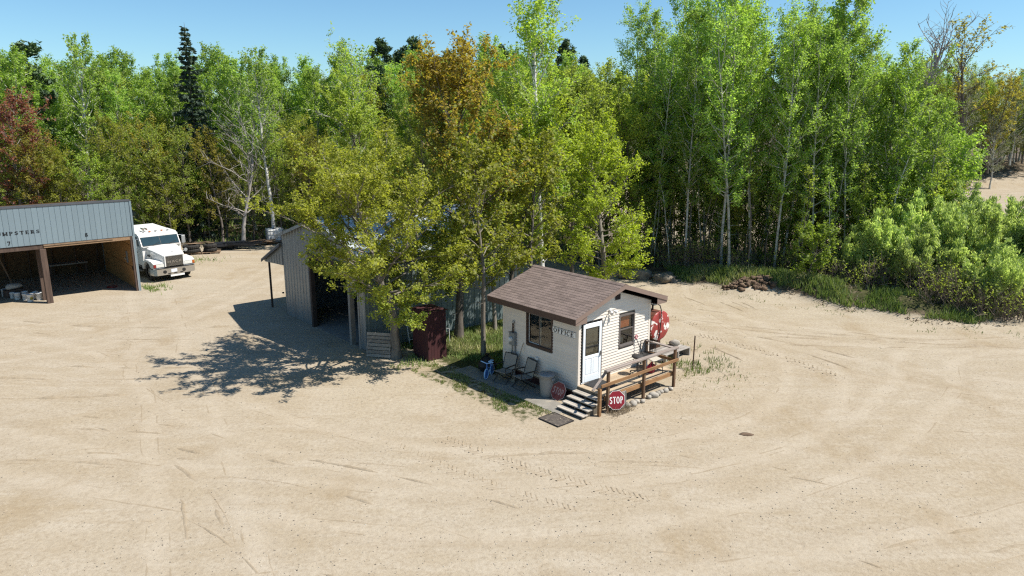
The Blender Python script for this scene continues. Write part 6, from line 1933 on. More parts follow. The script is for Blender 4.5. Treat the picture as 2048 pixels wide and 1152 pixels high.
    m = MB(); m.lathe([(.10, 0), (.10, .03), (.08, .045)], 16, Matrix.Translation((0, -.12, .80)) @ Matrix.Rotation(-PI / 2, 4, 'Y')); part('headlamp', m, 'lens_clear', G)
    m = MB(); m.tube([(1.0, 0, .9), (1.15, 0, 1.1)], .02, 6); pts = [(1.15 + .08 * math.cos(t) * .6, .17 * math.sin(t), 1.1 + .08 * math.cos(t)) for t in np.linspace(0, 2 * PI, 13)]; m.tube(pts, .014, 5, False); part('steering_wheel', m, 'black_metal', G)
    for xx, rr, ww in ((.25, .24, .44), (1.55, .40, .50)):
        for s in (-1, 1):
            m = MB(); Mx = Matrix.Translation((xx, s * ww, rr)) @ Matrix.Rotation(PI / 2, 4, 'X'); m.lathe([(rr * .55, -.09), (rr * .9, -.1), (rr, -.06), (rr, .06), (rr * .9, .1), (rr * .55, .09)], 18, Mx); wo = part('wheel', m, 'rubber', G, True)
            m = MB(); m.lathe([(.02, -.06), (rr * .56, -.07), (rr * .56, .07), (.02, .06)], 14, Mx); part('rim', m, 'rim', wo)
metal_building()

# ---------------------------------------------------------------- open-front storage shed on the left
def storage_shed():
    T = thing('storage_shed', 'long open front shed with blue steel fascia lettered DUMPSTERS', 'shed', yard(-6.5, 26.9, 0), PSI)
    # local x = b (negative to the left), y = depth
    ZH, ZT = 3.05, 4.93; D = 8.0; XL = -12.6
    n = int(-XL / .2475)
    cache = rib_panel(.2475, ZT - ZH, ZT - ZH, 1, .0)
    def strip():
        m = MB(); w = .2475
        xs = [(0.0, 0.0), (.006, .012), (.016, .012), (.022, 0), (w - .002, 0)]
        vs = [(x, y, 0) for x, y in xs] + [(x, y, ZT - ZH) for x, y in xs]; k = len(xs)
        vs += [(x, y + .01, z) for x, y, z in vs]
        fs = [(i, i + 1, k + i + 1, k + i) for i in range(k - 1)] + [(2 * k + k + i, 2 * k + k + i + 1, 2 * k + i + 1, 2 * k + i) for i in range(k - 1)]
        for i in range(k - 1): fs += [(k + i, k + i + 1, 3 * k + i + 1, 3 * k + i), (i + 1, i, 2 * k + i, 2 * k + i + 1)]
        fs += [(0, k, 3 * k, 2 * k), (k - 1, 3 * k - 1, 4 * k - 1, 2 * k - 1)]
        m.add(vs, fs); return m
    me = strip().mesh('fascia_panel', 'steel_blue')
    for k in range(n):
        obj('fascia_panel', me, T, (-.2475 * (k + 1), random.uniform(-.002, .002), ZH))
    m = MB(); m.box(XL, -.02, ZT - .01, .06, .22, ZT + .05); part('parapet_cap', m, 'roof_dark', T)
    nb = 14
    for k in range(nb):
        x1 = .05 - k * .9; m = MB(); m.prism([(.221, ZT + .045), (D + .4, ZT - .70), (D + .4, ZT - .67), (.221, ZT + .075)], x1 - .895, x1, 'x'); part('roof_panel', m, 'roof_dark', T)
    # dark header strip and raw wood header beams
    m = MB(); m.box(XL, .012, ZH - .015, -.02, .05, ZH - .001); part('drip_strip', m, 'roof_dark', T)
    m = MB(); m.box(XL, .04, ZH - .24, -4.16, .20, ZH - .018); part('header_beam', m, 'beam_wood', T)
    m = MB(); m.box(-4.14, .02, ZH - .20, -.16, .18, ZH - .018); part('header_beam', m, 'beam_raw', T)
    m = MB(); m.box(-4.14, -.01, ZH - .10, -1.0, .018, ZH - .03); part('splintered_board', m, 'scrap_wood', T)
    for x, w in ((-4.20, .27), (-8.3, .27), (-12.3, .27)):
        m = MB(); m.bbox(x - w / 2, -.03, -.1, x + w / 2, .26, ZH - .245, .01); part('post', m, 'beam_wood', T)
        m = MB(); m.bbox(x - w / 2 - .05, .9, -.1, x - w / 2 + .12, 1.08, ZH - .0, .01); part('inner_post', m, 'beam_wood', T)
    # right end wall: steel outside, OSB inside
    for k in range(9):
        m = rib_panel(.897, ZT + .03 - .083 * k, ZT + .03 - .083 * (k + 1), 3); m.v = [(-v[1] + .02, v[0] + k * .9, v[2]) for v in m.v]; part('end_panel', m, 'steel_blue', T)
    m = MB(); m.box(-.02, -.03, 0, .07, .07, ZT - .015); part('corner_trim', m, 'steel_blue', T)
    m = MB(); m.box(-.16, .0, -.05, -.03, .16, ZH - .018); part('end_post', m, 'beam_wood', T)
    m = MB(); m.box(-.06, -.036, 0, -.022, -.004, ZH - .02); part('door_channel', m, 'conduit', T)
    for k in range(6):
        for j, (za, zb) in enumerate(((.0, 1.215), (1.22, 2.435), (2.44, 3.655))):
            m = MB(); m.box(-.035 - .004 * ((k + j) % 2), .20 + k * 1.22, za + .02, -.020 - .004 * ((k + j) % 2), .20 + k * 1.22 + 1.214, zb); part('osb_sheet', m, 'osb', T)
    m = MB(); m.box(-.10, 1.55, 1.35, -.045, 1.72, 2.0); part('breaker_box', m, 'meter_grey', T)
    m = MB(); m.box(-.08, 2.1, 1.45, -.045, 2.2, 1.55); part('outlet', m, 'paper', T)
    m = MB(); m.lathe([(.001, 0), (.13, .004), (.14, .0)], 12, Matrix.Translation((-.042, .75, 1.15)) @ Matrix.Rotation(-PI / 2, 4, 'Y')); part('hole', m, 'black_gap', T)
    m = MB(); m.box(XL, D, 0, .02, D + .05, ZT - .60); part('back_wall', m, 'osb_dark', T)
    for k in range(9):
        m = MB(); x = -.3 - k * 1.2; m.box(x - .05, D - .10, 0, x, D - .005, ZT - .75); part('stud', m, 'beam_wood', T)
    for k in range(12):
        m = MB(); x = -.3 - k * 1.0; m.prism([(.25, ZT - .25), (D, ZT - .93), (D, ZT - .75), (.25, ZT - .02)], x - .045, x, 'x'); part('rafter', m, 'beam_wood', T)
    m = MB(); m.box(XL, .3, ZH - .1, -.2, .42, ZH + .15); m.box(XL, 4.0, ZH - .05, -.2, 4.12, ZH + .2); part('cross_beam', m, 'beam_wood', T)
    # lettering on the fascia
    def word(t, x, z, h, w=None):
        m = text_mb(t, h, .006, True, width=w, gap=.30 if len(t) > 1 else .1); m.v = [(a + x, b - .004, c + z) for a, b, c in m.v]; part('lettering', m, 'letter_black', T)
    word('DUMPSTERS', -5.22, 3.72, .17, 2.02); word('8', -2.20, 3.33, .20); word('7', -5.55, 3.24, .20)
    # things kept inside
    def bucket(lab, x, y, s=1.0, group=None, lid=False, lab2=None, rot=0):
        B = thing('bucket', lab, 'bucket', yard(-6.5 + x, 26.9 + y, 0.0), PSI + rot, group); B.scale = (s, s, s)
        m = MB(); m.lathe([(.125, 0), (.13, .01), (.148, .33), (.158, .335), (.158, .36), (.150, .365)] + ([(.001, .37)] if lid else [(.142, .36), (.120, .02), (.001, .015)]), 18, cap1=False); part('body', m, 'white_plastic', B, True)
        m = MB(); pts = [(.158 * math.cos(t), .158 * math.sin(t), .30 - .16 * abs(math.sin(t))) for t in np.linspace(-PI, 0, 9)]; m.tube(pts, .006, 5); part('bail', m, 'bare_metal', B)
        if lab2:
            m = MB(); 
            for q in range(3):
                a0, a1 = -1.9 + q * .3, -1.9 + (q + 1) * .3
                m.add([(.1425 * math.cos(a0), .1425 * math.sin(a0), .10), (.1425 * math.cos(a1), .1425 * math.sin(a1), .10), (.149 * math.cos(a1), .149 * math.sin(a1), .24), (.149 * math.cos(a0), .149 * math.sin(a0), .24)], [(0, 1, 2, 3)])
            part('label', m, lab2, B)
    g = 'buckets clustered by the shed post'
    bucket('white bucket with a yellow label by the shed post', -4.92, 1.10, 1.05, None, True, 'label_yellow', .2)
    bucket('white bucket with a dark lid nearest the shed post', -4.50, 1.20, 1.05, None, False, None, .1)
    for x, y, s in ((-5.05, 1.6, 1), (-4.7, 1.62, .95), (-5.35, 2.05, 1), (-5.0, 2.15, 1.0), (-5.5, 2.5, .9), (-4.55, 2.1, .85)):
        bucket('white bucket in the cluster behind the shed post', x, y, s, g, random.random() < .5)
    bucket('white bucket standing apart in the dark bay', -5.75, 3.3, 1.1)
    Sx = thing('lumber_rack', 'rack of pale boards in the dark left bay of the shed', 'lumber rack', yard(-6.5 - 7.2, 26.9 + 2.9, 0), PSI)
    for k, (z, l) in enumerate(((1.75, 2.05), (1.80, 1.75), (1.52, 1.6), (1.48, 1.3), (.9, 1.5))):
        m = MB(); m.bbox(-1.2, -.12 + .02 * k, z, -1.2 + l, .16, z + .045, .006); part('board', m, 'grey_wood', Sx)
    for x in (-1.1, -.2):
        m = MB(); m.box(x - .05, -.1, 0, x + .05, 0.18, 1.75); part('upright', m, 'beam_wood', Sx)
    Sx = thing('step_ladder', 'wooden step ladder leaning in the left bay of the shed', 'ladder', yard(-6.5 - 5.6, 26.9 + 4.4, 0), PSI)
    for s in (-1, 1):
        m = MB(); m.tube([(.45, s * .2, 0), (-.1, s * .2, 2.1)], .03, 4); part('rail', m, 'scrap_wood', Sx)
    for k in range(6):
        z = .3 + k * .32; m = MB(); m.box(.45 - .55 * z / 2.1 - .05, -.2, z, .45 - .55 * z / 2.1 + .05, .2, z + .03); part('step', m, 'scrap_wood', Sx)
    Sx = thing('barrel', 'dark barrel behind the buckets in the shed', 'barrel', yard(-6.5 - 6.55, 26.9 + 3.5, 0), PSI)
    m = MB(); m.lathe([(.29, 0), (.30, .02), (.29, .28), (.305, .30), (.29, .32), (.29, .58), (.305, .60), (.29, .62), (.30, .88), (.28, .89), (.27, .86), (.001, .86)], 22, cap1=False); part('drum', m, 'scrap_dark', Sx, True)
    m = MB(); m.lathe([(.03, .862), (.03, .88), (.001, .88)], 8, Matrix.Translation((.15, 0, 0)), cap1=False); part('bung', m, 'bare_metal', Sx)
    Sx = thing('feed_sack', 'crumpled pale sack on the crate in the left bay', 'sack', yard(-6.5 - 5.35, 26.9 + 3.0, .42), PSI + .3)
    v, f = ico(2); q = 1 + .5 * (vnoise(v[:, 0] * 2.2, v[:, 1] * 2.2 + v[:, 2] * 2, .7, 41) - .5); P = v * q[:, None] * np.array([.42, .26, .18]); P[:, 2] = np.maximum(P[:, 2], -.12) + .12
    obj('sack', np_mesh('sack', P, f, 'paper', smooth=True), Sx)
    Sx = thing('wooden_crate', 'wooden crate under the pale sack in the left bay', 'crate', yard(-6.5 - 5.35, 26.9 + 3.0, 0), PSI + .2)
    for k in range(4):
        m = MB(); m.box(-.45, -.30, .02 + k * .10, .45, -.28, .10 + k * .10); m.box(-.45, .28, .02 + k * .10, .45, .30, .10 + k * .10); part('slat', m, 'beam_wood', Sx)
    m = MB(); m.box(-.45, -.28, .0, .45, .28, .40); part('box', m, 'beam_wood', Sx)
    Sx = thing('hose_coil', 'dark red hose coiled on the floor of the right bay', 'hose', yard(-6.5 - .95, 26.9 + 1.9, .03), PSI)
    m = MB(); pts = [((.26 + .02 * math.sin(3 * t)) * math.cos(t), (.22 + .02 * math.cos(2 * t)) * math.sin(t), .006 * t / 6) for t in np.linspace(0, 18, 60)]; m.tube(pts, .016, 5); part('hose', m, 'lens_red', Sx)
    Sx = thing('work_bench', 'dark bench against the back of the right bay', 'bench', yard(-6.5 - 2.2, 26.9 + 6.6, 0), PSI)
    m = MB(); m.bbox(-1.0, -.4, .82, 1.0, .4, .90, .01); part('top', m, 'grey_wood', Sx)
    for sx in (-.9, .9):
        for sy in (-.32, .32):
            m = MB(); m.box(sx - .04, sy - .04, 0, sx + .04, sy + .04, .82); part('leg', m, 'beam_wood', Sx)
storage_shed()

# ---------------------------------------------------------------- the white truck
def truck():
    T = thing('white_truck', 'white long nosed truck tractor parked beside the open front shed', 'truck', yard(-4.12, 28.42, 0), PSI + .12)
    # local: x across, y backwards from the front bumper
    def P(name, mb, mat, smooth=False, parent=None): return part(name, mb, mat, parent or T, smooth)
    m = MB(); m.prism([(-1.20, .16), (-1.06, .0), (1.06, .0), (1.20, .16), (1.20, .62), (1.14, .62), (1.14, .2), (1.03, .07), (-1.03, .07), (-1.14, .2), (-1.14, .62), (-1.20, .62)], .40, .76, 'z'); B = P('bumper', m, 'chrome')
    m = MB(); m.prism([(-1.20, .18), (-1.06, .02), (1.06, .02), (1.20, .18), (1.20, .60), (-1.20, .60)], .761, .80, 'z'); P('bumper_trim', m, 'truck_black', parent=B)
    m = MB(); m.box(-.26, -.012, .52, .08, -.002, .70); P('licence_plate', m, 'plate_white', parent=B)
    for x in (-.62, .48):
        m = MB(); m.lathe([(.001, 0), (.10, .0), (.10, .02), (.001, .03)], 14, Matrix.Translation((x, -.004, .58)) @ Matrix.Rotation(PI / 2, 4, 'X')); P('fog_lamp', m, 'truck_black', parent=B)
    for x in (-.45, -.1, .25):
        m = MB(); m.box(x, -.006, .43, x + .18, -.002, .49); P('tow_slot', m, 'truck_black', parent=B)
    m = MB(); m.box(-.30, .02, .26, .50, .05, .40); P('air_dam', m, 'truck_white', parent=B)
    # hood: loft from grille to cowl
    secs = [(.10, .58, .86, 1.54, .06), (.15, .62, .86, 1.60, .08), (.9, .76, .90, 1.77, .09), (1.62, .92, 1.0, 1.91, .10)]
    vs = []; fs = []
    for (y, hw, z0, z1, c) in secs:
        vs += [(-hw, y, z0), (-hw, y, z1 - c), (-hw + c, y, z1 - .02), (0, y, z1 + .02), (hw - c, y, z1 - .02), (hw, y, z1 - c), (hw, y, z0)]
    for i in range(len(secs) - 1):
        for k in range(6): fs.append((i * 7 + k, i * 7 + k + 1, (i + 1) * 7 + k + 1, (i + 1) * 7 + k))
    fs.append(tuple(range(7))); fs.append(tuple(range(21, 28))[::-1])
    m = MB(); m.add(vs, fs); H = P('hood', m, 'truck_white')
    m = MB(); m.box(-.50, .062, .88, .50, .098, 1.46); G = P('grille', m, 'truck_black', parent=T)
    for k in range(11):
        m = MB(); z = .90 + k * .052; m.box(-.485, .050, z, .485, .064, z + .014); P('grille_bar', m, 'chrome', parent=G)
    for s in (-1, 1):
        m = MB(); m.bbox(s * .53 - .035, .04, .86, s * .53 + .035, .11, 1.50, .01); P('grille_frame', m, 'truck_white', parent=G)
    m = text_mb('MACK', .13, .012, False, width=.82, gap=.22); m.v = [(a, b + .05, c + 1.14) for a, b, c in m.v]; P('lettering', m, 'chrome', parent=G)
    m = MB(); m.bbox(-.03, .20, 1.60, .03, .34, 1.66, .01); m.bbox(-.02, .20, 1.66, .02, .27, 1.72, .01); P('hood_ornament', m, 'chrome', parent=H)
    # fenders with headlamps
    for s in (-1, 1):
        m = MB()
        arch = [(.12, .80), (.12, 1.10), (.40, 1.20), (1.2, 1.24), (1.66, 1.02), (1.72, .70), (1.60, .62)]
        inner = [(1.50, .85), (1.30, 1.06), (1.02, 1.13), (.74, 1.04), (.56, .84), (.52, .62), (.30, .62)]
        x0, x1 = sorted((s * .56, s * 1.19))
        m.prism(arch + inner, x0, x1, 'x'); F = P('fender', m, 'truck_white')
        xs = sorted((s * .60, s * 1.04)); m = MB(); m.bbox(xs[0], .085, .86, xs[1], .119, 1.04, .01); P('headlight', m, 'lens_clear', parent=F)
        xs = sorted((s * 1.045, s * 1.185)); m = MB(); m.bbox(xs[0], .085, .86, xs[1], .119, 1.04, .01); P('turn_signal', m, 'lens_amber' if s > 0 else 'lens_red', parent=F)
        m = MB(); m.box(min(s * .58, s * 1.19), .100, .845, max(s * .58, s * 1.19), .118, .858); m.box(min(s * .58, s * 1.19), .100, 1.042, max(s * .58, s * 1.19), .118, 1.055); P('lamp_bezel', m, 'truck_black', parent=F)
        m = MB(); m.tube([(s * .80, .7, 1.55), (s * .98, .7, 1.62)], .02, 6); m.lathe([(.001, 0), (.10, .01), (.11, .03), (.001, .05)], 12, Matrix.Translation((s * .98, .70, 1.62)) @ Matrix.Rotation(PI / 2, 4, 'X')); P('fender_mirror', m, 'conduit', parent=H)
        m = MB(); xx = s * .905; m.box(min(xx, xx + s * .02), 1.15, 1.36, max(xx, xx + s * .02), 1.50, 1.46); P('side_vent', m, 'truck_black', parent=H)
    # cab and roof
    m = MB(); m.prism([(1.62, .80), (1.62, 1.90), (1.96, 2.50), (2.2, 2.62), (3.3, 2.66), (3.3, .80)], -1.12, 1.12, 'x'); CBN = P('cab', m, 'truck_white')
    vs = []; fs = []
    rs = [(1.90, 1.12, 2.42, 2.50), (2.06, 1.13, 2.50, 2.60), (2.60, 1.12, 2.58, 2.68), (3.3, 1.10, 2.60, 2.72), (5.0, 1.08, 2.5, 2.80)]
    for (y, hw, z0, z1) in rs: vs += [(-hw, y, z0), (-hw + .03, y, z1 - .05), (-hw + .14, y, z1), (hw - .14, y, z1), (hw - .03, y, z1 - .05), (hw, y, z0)]
    for i in range(4):
        for k in range(5): fs.append((i * 6 + k, i * 6 + k + 1, (i + 1) * 6 + k + 1, (i + 1) * 6 + k))
    fs += [tuple(range(6)), tuple(range(24, 30))[::-1]]
    m = MB(); m.add(vs, fs); RF = P('roof_cap', m, 'truck_white')
    for k in range(5):
        m = MB(); x = -.7 + k * .35; m.bbox(x - .06, 2.22, 2.665, x + .06, 2.32, 2.73, .015); P('marker_lamp', m, 'lens_amber' if k % 2 else 'chrome', parent=RF)
    m = MB(); m.tube([(-.62, 2.45, 2.82), (-.62, 2.9, 2.86)], [.07, .03], 10); m.tube([(-.42, 2.5, 2.81), (-.42, 2.85, 2.85)], [.06, .025], 10); P('air_horn', m, 'chrome', parent=RF)
    m = MB(); m.prism([(3.32, .80), (3.32, 2.62), (5.0, 2.5), (5.0, .80)], -1.12, 1.12, 'x'); P('sleeper', m, 'truck_white')
    # windscreen of two panes on the raked face
    dy, dz = .34, .60; ln = math.hypot(dy, dz); an = math.atan2(dz, dy)
    MW = Matrix.Translation((0, 1.62, 1.90)) @ Matrix.Rotation(an, 4, 'X')
    m = MB(); m.box(-1.08, .02, .001, 1.08, ln - .02, .010, MW); WS = P('windscreen_frame', m, 'truck_black')
    for a, b in ((-1.05, -.015), (.015, 1.05)):
        m = MB(); m.box(a, .06, .0105, b, ln - .05, .016, MW); P('windscreen', m, 'glass_dark', parent=WS)
    for x in (-.5, .45):
        m = MB(); m.tube([MW @ Vector((x, .04, .025)), MW @ Vector((x + .42, .20, .025))], .012, 5); P('wiper', m, 'rubber', parent=WS)
    m = MB(); m.box(-1.10, 1.50, 1.885, 1.10, 1.66, 1.915); P('cowl', m, 'truck_white')
    for s in (-1, 1):
        X = s * 1.121; o = s * .012
        def side(name, y0, z0, y1, z1, mat, th=1.0, parent=None):
            m = MB(); m.box(min(X, X + o * th), y0, z0, max(X, X + o * th), y1, z1); return P(name, m, mat, parent=parent)
        Dr = side('door', 1.92, .95, 3.22, 1.86, 'truck_white')
        m = MB(); m.prism([(1.90, 1.90), (3.16, 1.90), (3.16, 2.44), (2.12, 2.44)], min(X, X + o), max(X, X + o), 'x'); P('side_window', m, 'glass_dark', parent=Dr)
        m = MB(); m.prism([(1.86, 1.885), (1.90, 1.885), (2.14, 2.46), (2.08, 2.46)], min(X, X + o * 1.6), max(X, X + o * 1.6), 'x'); P('window_post', m, 'truck_white', parent=Dr)
        m = MB(); m.box(min(X, X + o * 2.2), 2.34, 1.895, max(X, X + o * 2.2), 2.37, 2.44); P('vent_bar', m, 'truck_black', parent=Dr)
        m = MB(); Xe = X + o * 1.05
        for q in range(7):
            t0, t1 = PI * (.12 + .76 * q / 7), PI * (.12 + .76 * (q + 1) / 7)
            m.add([(Xe, 2.55 + .26 * math.cos(t0), 1.47 + .16 * math.sin(t0)), (Xe, 2.55 + .26 * math.cos(t1), 1.47 + .16 * math.sin(t1)), (Xe, 2.55 + .20 * math.cos(t1), 1.45 + .10 * math.sin(t1)), (Xe, 2.55 + .20 * math.cos(t0), 1.45 + .10 * math.sin(t0))], [(0, 1, 2, 3)])
        m.add([(Xe, 2.48, 1.34), (Xe, 2.62, 1.34), (Xe, 2.58, 1.46), (Xe, 2.52, 1.46)], [(0, 1, 2, 3)]); P('door_emblem', m, 'letter_black', parent=Dr)
        m = MB(); m.bbox(min(X + o, X + o * 4), 3.05, 1.30, max(X + o, X + o * 4), 3.17, 1.36, .004); P('door_handle', m, 'truck_black', parent=Dr)
        m = MB(); m.tube([(X, 1.95, 2.36), (X + s * .30, 1.88, 2.36), (X + s * .30, 1.88, 1.76), (X, 1.95, 1.72)], .018, 6); MR = P('mirror_arm', m, 'chrome')
        m = MB(); m.bbox(X + s * .30 - .11, 1.84, 1.84, X + s * .30 + .11, 1.92, 2.32, .02); P('mirror', m, 'conduit', parent=MR)
        # tanks and steps
        m = MB(); m.lathe([(.26, 0), (.27, .01), (.27, 1.09), (.26, 1.1)], 20, Matrix.Translation((s * .92, 3.2, .68)) @ Matrix.Rotation(-PI / 2, 4, 'X')); P('fuel_tank', m, 'rim')
        for z in (.42, .70):
            m = MB(); m.bbox(s * 1.0 - .16, 2.0, z, s * 1.0 + .16, 3.0, z + .06, .01); P('step', m, 'rim')
        m = MB(); m.box(s * .9 - .1, 1.95, .42, s * .9 + .1, 3.05, .80); P('step_box', m, 'truck_black')
    # wheels
    def wheel(x, y, w):
        R = .50; Mx = Matrix.Translation((x, y, R)) @ Matrix.Rotation(PI / 2, 4, 'Y')
        m = MB(); m.lathe([(.30, -w / 2 + .02), (.42, -w / 2), (.49, -w / 2 + .03), (R, -w / 4), (R, w / 4), (.49, w / 2 - .03), (.42, w / 2), (.30, w / 2 - .02)], 26, Mx, False, False)
        Wo = P('wheel', m, 'rubber', True)
        sg = 1 if x > 0 else -1
        m = MB(); m.lathe([(.30, -w / 2 + .03), (.29, w / 2 * .6 - .02), (.20, w * .22), (.10, w * .30), (.08, w * .44), (.001, w * .46)] if sg > 0 else [(.30, w / 2 - .03), (.29, -w / 2 * .6 + .02), (.20, -w * .22), (.10, -w * .30), (.08, -w * .44), (.001, -w * .46)], 20, Mx, False, False)
        P('rim', m, 'rim', True, Wo)
    wheel(-1.0, 1.02, .28); wheel(1.0, 1.02, .28)
    for y in (6.2, 7.5):
        for s in (-1, 1): wheel(s * .93, y, .55)
    m = MB(); m.box(-.45, .4, .55, -.37, 8.3, .80); m.box(.37, .4, .55, .45, 8.3, .80); m.box(-.9, .95, .45, .9, 1.1, .58); m.box(-.36, 5.0, .56, .36, 5.2, .78); m.box(-.36, 8.0, .56, .36, 8.2, .78); m.box(-.5, 1.2, .5, .5, 2.0, .9); P('chassis', m, 'truck_black')
truck()

# ---------------------------------------------------------------- stored odds and ends by the left woods
def odds():
    def pallet(lab, x, y, rz):
        T = thing('pallet', lab, 'pallet', (x, y, hz(x, y)), rz)
        for k in range(6):
            m = MB(); m.bbox(-.6, -.5 + k * .175, .10, .6, -.38 + k * .175, .125, .004); part('slat', m, 'scrap_wood', T)
        for xx in (-.55, 0, .55):
            m = MB(); m.box(xx - .03, -.5, 0, xx + .03, .5, .098); part('stringer', m, 'scrap_wood', T)
    pallet('pallet under the left stack of black tyres', -22.55, 49.35, .35)
    pallet('pallet under the right stack of black tyres', -21.35, 49.75, .3)
    def tyre(lab, x, y, z, R, group):
        T = thing('tyre', lab, 'tyre', (x, y, hz(x, y) + z), random.random() * 3, group)
        m = MB(); w = .27
        prof = [(R * .58, .02), (R * .80, 0), (R * .96, .03), (R, .08), (R, w - .08), (R * .96, w - .03), (R * .80, w), (R * .58, w - .02)]
        m.lathe(prof, 28, None, False, False); m.lathe([(R * .58, .02), (R * .60, w / 2), (R * .58, w - .02)], 28, None, False, False); part('carcass', m, 'rubber', T, True)
        m = MB()
        for k in range(28):
            a = k * 2 * PI / 28; Mx = Matrix.Rotation(a, 4, 'Z'); m.box(R - .006, -.03, .07, R + .018, .03, w - .07, Mx)
        part('tread', m, 'rubber', T)
    for z in (.13, .40): tyre('black tyre in the wide stack beside the truck', -22.55, 49.35, z, .56, 'tyres in the wide stack')
    for z in (.13, .40): tyre('black tyre in the narrow stack right of the wide one', -21.40, 49.75, z, .44, 'tyres in the narrow stack')
    r = random.Random(3)
    def beams(nm, lab, cat, grp, cx, cy, n, L, mat, spread, rz0, hgt_, sq):
        for i in range(n):
            T = thing(nm, lab, cat, (cx + r.gauss(0, spread), cy + r.gauss(0, spread * .5), hz(cx, cy) + .06 + hgt_ * r.random()), rz0 + r.gauss(0, .28), grp)
            T.rotation_euler = (r.gauss(0, .05), r.gauss(0, .07), T.rotation_euler.z)
            l = L * r.uniform(.55, 1.1); m = MB(); m.bbox(-l / 2, -sq[0] / 2, -sq[1] / 2, l / 2, sq[0] / 2, sq[1] / 2, .01)
            part('web', m, mat, T)
            if mat == 'scrap_dark':
                for s in (-1, 1):
                    m = MB(); m.box(-l / 2, s * sq[0] / 2 - .01, -sq[1] / 2 - .05, l / 2, s * sq[0] / 2 + .01, sq[1] / 2 + .05); part('flange', m, mat, T)
    beams('steel_channel', 'dark steel channel in the scrap pile at the edge of the woods', 'scrap steel', 'dark steel channels of the scrap pile', -20.6, 51.3, 12, 2.6, 'scrap_dark', .55, .32, .45, (.22, .05))
    beams('scrap_board', 'broken brown board in the heap at the edge of the woods', 'board', 'boards in the brown heap', -18.9, 53.0, 14, 2.2, 'scrap_wood', .6, .45, .35, (.16, .04))
    beams('loose_board', 'weathered board lying across the stacked tyres', 'board', 'boards on the tyre stacks', -22.1, 49.6, 3, 1.8, 'scrap_wood', .25, .3, .05, (.12, .03))
    for o in [o for o in bpy.data.objects if o.name.startswith('loose_board')]: o.location.z += .66
    # white caged liquid tote
    T = thing('liquid_tote', 'white plastic liquid tote in a wire cage near the woods', 'tote', (-18.15, 53.9, hz(-18.15, 53.9)), .45)
    m = MB(); m.bbox(-.56, -.48, .16, .56, .48, 1.12, .06); part('bladder', m, 'white_plastic', T)
    for k in range(6):
        x = -.59 + k * .236; m = MB(); m.tube([(x, -.515, .14), (x, -.515, 1.15)], .014, 5); m.tube([(x, .515, .14), (x, .515, 1.15)], .014, 5); part('cage_bar', m, 'conduit', T)
    for k in range(5):
        y = -.51 + k * .255; m = MB(); m.tube([(-.595, y, .14), (-.595, y, 1.15)], .014, 5); m.tube([(.595, y, .14), (.595, y, 1.15)], .014, 5); part('cage_bar', m, 'conduit', T)
    for z in (.20, .50, .80, 1.12):
        m = MB(); m.tube([(-.6, -.53, z), (.6, -.53, z), (.6, .53, z), (-.6, .53, z), (-.6, -.53, z)], .014, 5); part('cage_hoop', m, 'conduit', T)
    m = MB(); m.box(-.6, -.52, 0, .6, .52, .13); part('pallet_base', m, 'scrap_wood', T)
    m = MB(); m.lathe([(.12, 1.12), (.12, 1.17), (.001, 1.18)], 14, cap1=False); part('cap', m, 'scrap_dark', T)
    T = thing('equipment_box', 'black metal box standing beside the white liquid tote', 'box', (-17.1, 53.8, hz(-17.1, 53.8)), .4)
    m = MB(); m.bbox(-.35, -.3, .35, .35, .3, 1.0, .03); part('case', m, 'scrap_dark', T); m = MB(); m.box(-.37, -.32, 1.0, .37, .32, 1.04); part('lid', m, 'conduit', T)
    for s in (-.3, .3):
        m = MB(); m.box(s - .03, -.28, 0, s + .03, .28, .35); part('leg', m, 'scrap_dark', T)
    # boulders at the bend of the road
    v, f = ico(3)
    for i, (lab, x, y, s) in enumerate((('pale angular boulder at the bend behind the office', 7.75, 41.2, (.62, .50, .48)), ('long low boulder half covered in dead grass', 9.0, 40.6, (1.05, .6, .38)),
                                        ('dark boulder at the left of the three by the trees', 6.9, 41.5, (.62, .5, .42)))):
        q = 1 + .8 * (vnoise(v[:, 0] * 1.6 + i * 7, v[:, 1] * 1.6 + v[:, 2] * 1.6, .8, 60 + i) - .5) + .25 * (vnoise(v[:, 0] * 5 + i, v[:, 1] * 5 + v[:, 2] * 4, .8, 70 + i) - .5)
        P = v * q[:, None] * np.array(s)
        P[:, 2] = np.minimum(P[:, 2], s[2] * .78)
        o = obj('boulder', np_mesh('boulder', P, f, 'boulder'), None, (x, y, hz(x, y) + s[2] * .35), (0, 0, i))
        tag(o, lab, 'boulder')
    # heap of clods
    v, f = ico(2); Vs = []; Fs = []; nv = 0
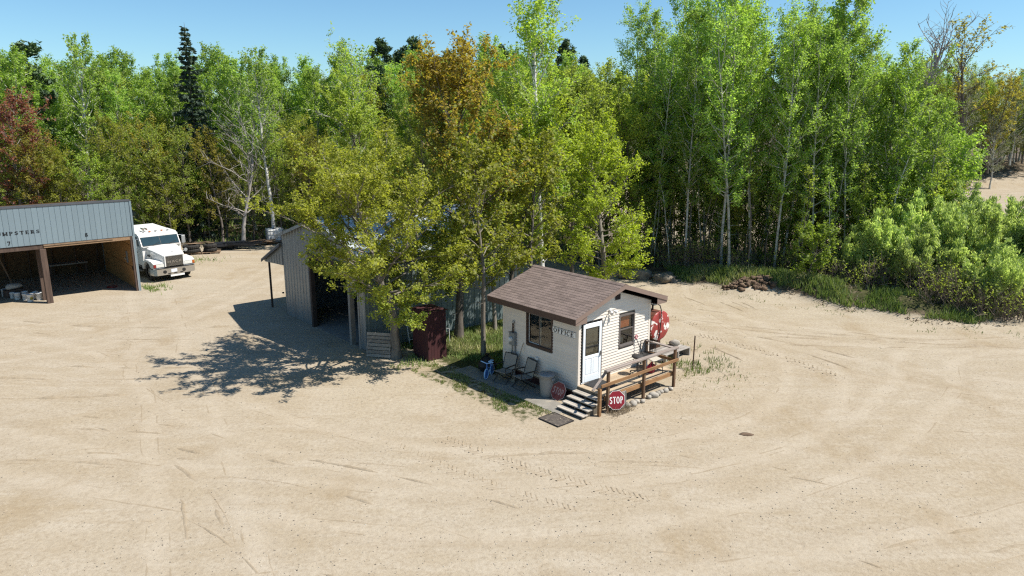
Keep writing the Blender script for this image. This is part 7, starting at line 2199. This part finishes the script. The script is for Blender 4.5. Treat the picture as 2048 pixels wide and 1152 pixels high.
    for i in range(90):
        a = r.random() * 6.28; q = math.sqrt(r.random()); x = 12.95 + 1.55 * q * math.cos(a); y = 37.55 + .75 * q * math.sin(a)
        s = r.uniform(.05, .17); k = 1 + 1.0 * (vnoise(v[:, 0] * 2 + i, v[:, 1] * 2 + v[:, 2] * 2, .7, i) - .5)
        Vs.append(v * k[:, None] * s * np.array([1.1, 1, .8]) + np.array([x, y, hz(x, y) + .38 * (1 - q) * r.random() + s * .2])); Fs.append(f + nv); nv += len(v)
    o = obj('dirt_heap', np_mesh('dirt_heap', np.concatenate(Vs), np.concatenate(Fs), 'clod'), kind='stuff'); tag(o, 'heap of brown dirt clods at the edge of the road', 'dirt heap')
    # loader at the right border, in the sand pit
    T = thing('skid_loader', 'dark red loader with forks standing in the sand pit', 'loader', (54.75, 74.2, 0.0), .15)
    m = MB(); m.prism([(0, .35), (.0, 1.0), (.5, 1.5), (.9, 2.05), (1.9, 2.05), (2.5, 1.3), (2.5, .35)], -.75, .75, 'y'); part('body', m, 'loader_red', T)
    m = MB(); m.box(.55, -.6, 1.15, .60, .6, 1.9); m.box(.95, -.76, 1.25, 1.8, .76, 1.95); part('cab_window', m, 'glass_dark', T)
    for s in (-1, 1):
        m = MB(); m.bbox(-.35, s * .85 - .06, .45, 2.3, s * .85 + .06, .65, .02); m.bbox(2.1, s * .85 - .06, .5, 2.3, s * .85 + .06, 1.5, .02); part('lift_arm', m, 'scrap_dark', T)
        m = MB(); m.prism([(-1.45, .10), (-.42, .10), (-.42, .75), (-.48, .75), (-.48, .16), (-1.45, .14)], s * .4 - .06, s * .4 + .06, 'y'); part('fork', m, 'scrap_dark', T)
        for xx in (.45, 1.9):
            m = MB(); Mx = Matrix.Translation((xx, s * .9, .42)) @ Matrix.Rotation(PI / 2, 4, 'X'); m.lathe([(.2, -.13), (.38, -.14), (.42, -.09), (.42, .09), (.38, .14), (.2, .13)], 20, Mx); part('wheel', m, 'rubber', T, True)
    m = MB(); m.box(-.42, -.75, .2, -.36, .75, .95); part('carriage', m, 'scrap_dark', T)
    # a lone dark clod in the yard
    v, f = ico(2); P = v * (1 + .8 * (vnoise(v[:, 0] * 2, v[:, 1] * 2, .8, 77) - .5))[:, None] * np.array([.20, .12, .035])
    o = obj('clod', np_mesh('clod', P, f, 'clod', smooth=True), None, (6.95, 19.57, hz(6.95, 19.57))); tag(o, 'single flat brown clod lying alone on the open sand', 'clod')
odds()
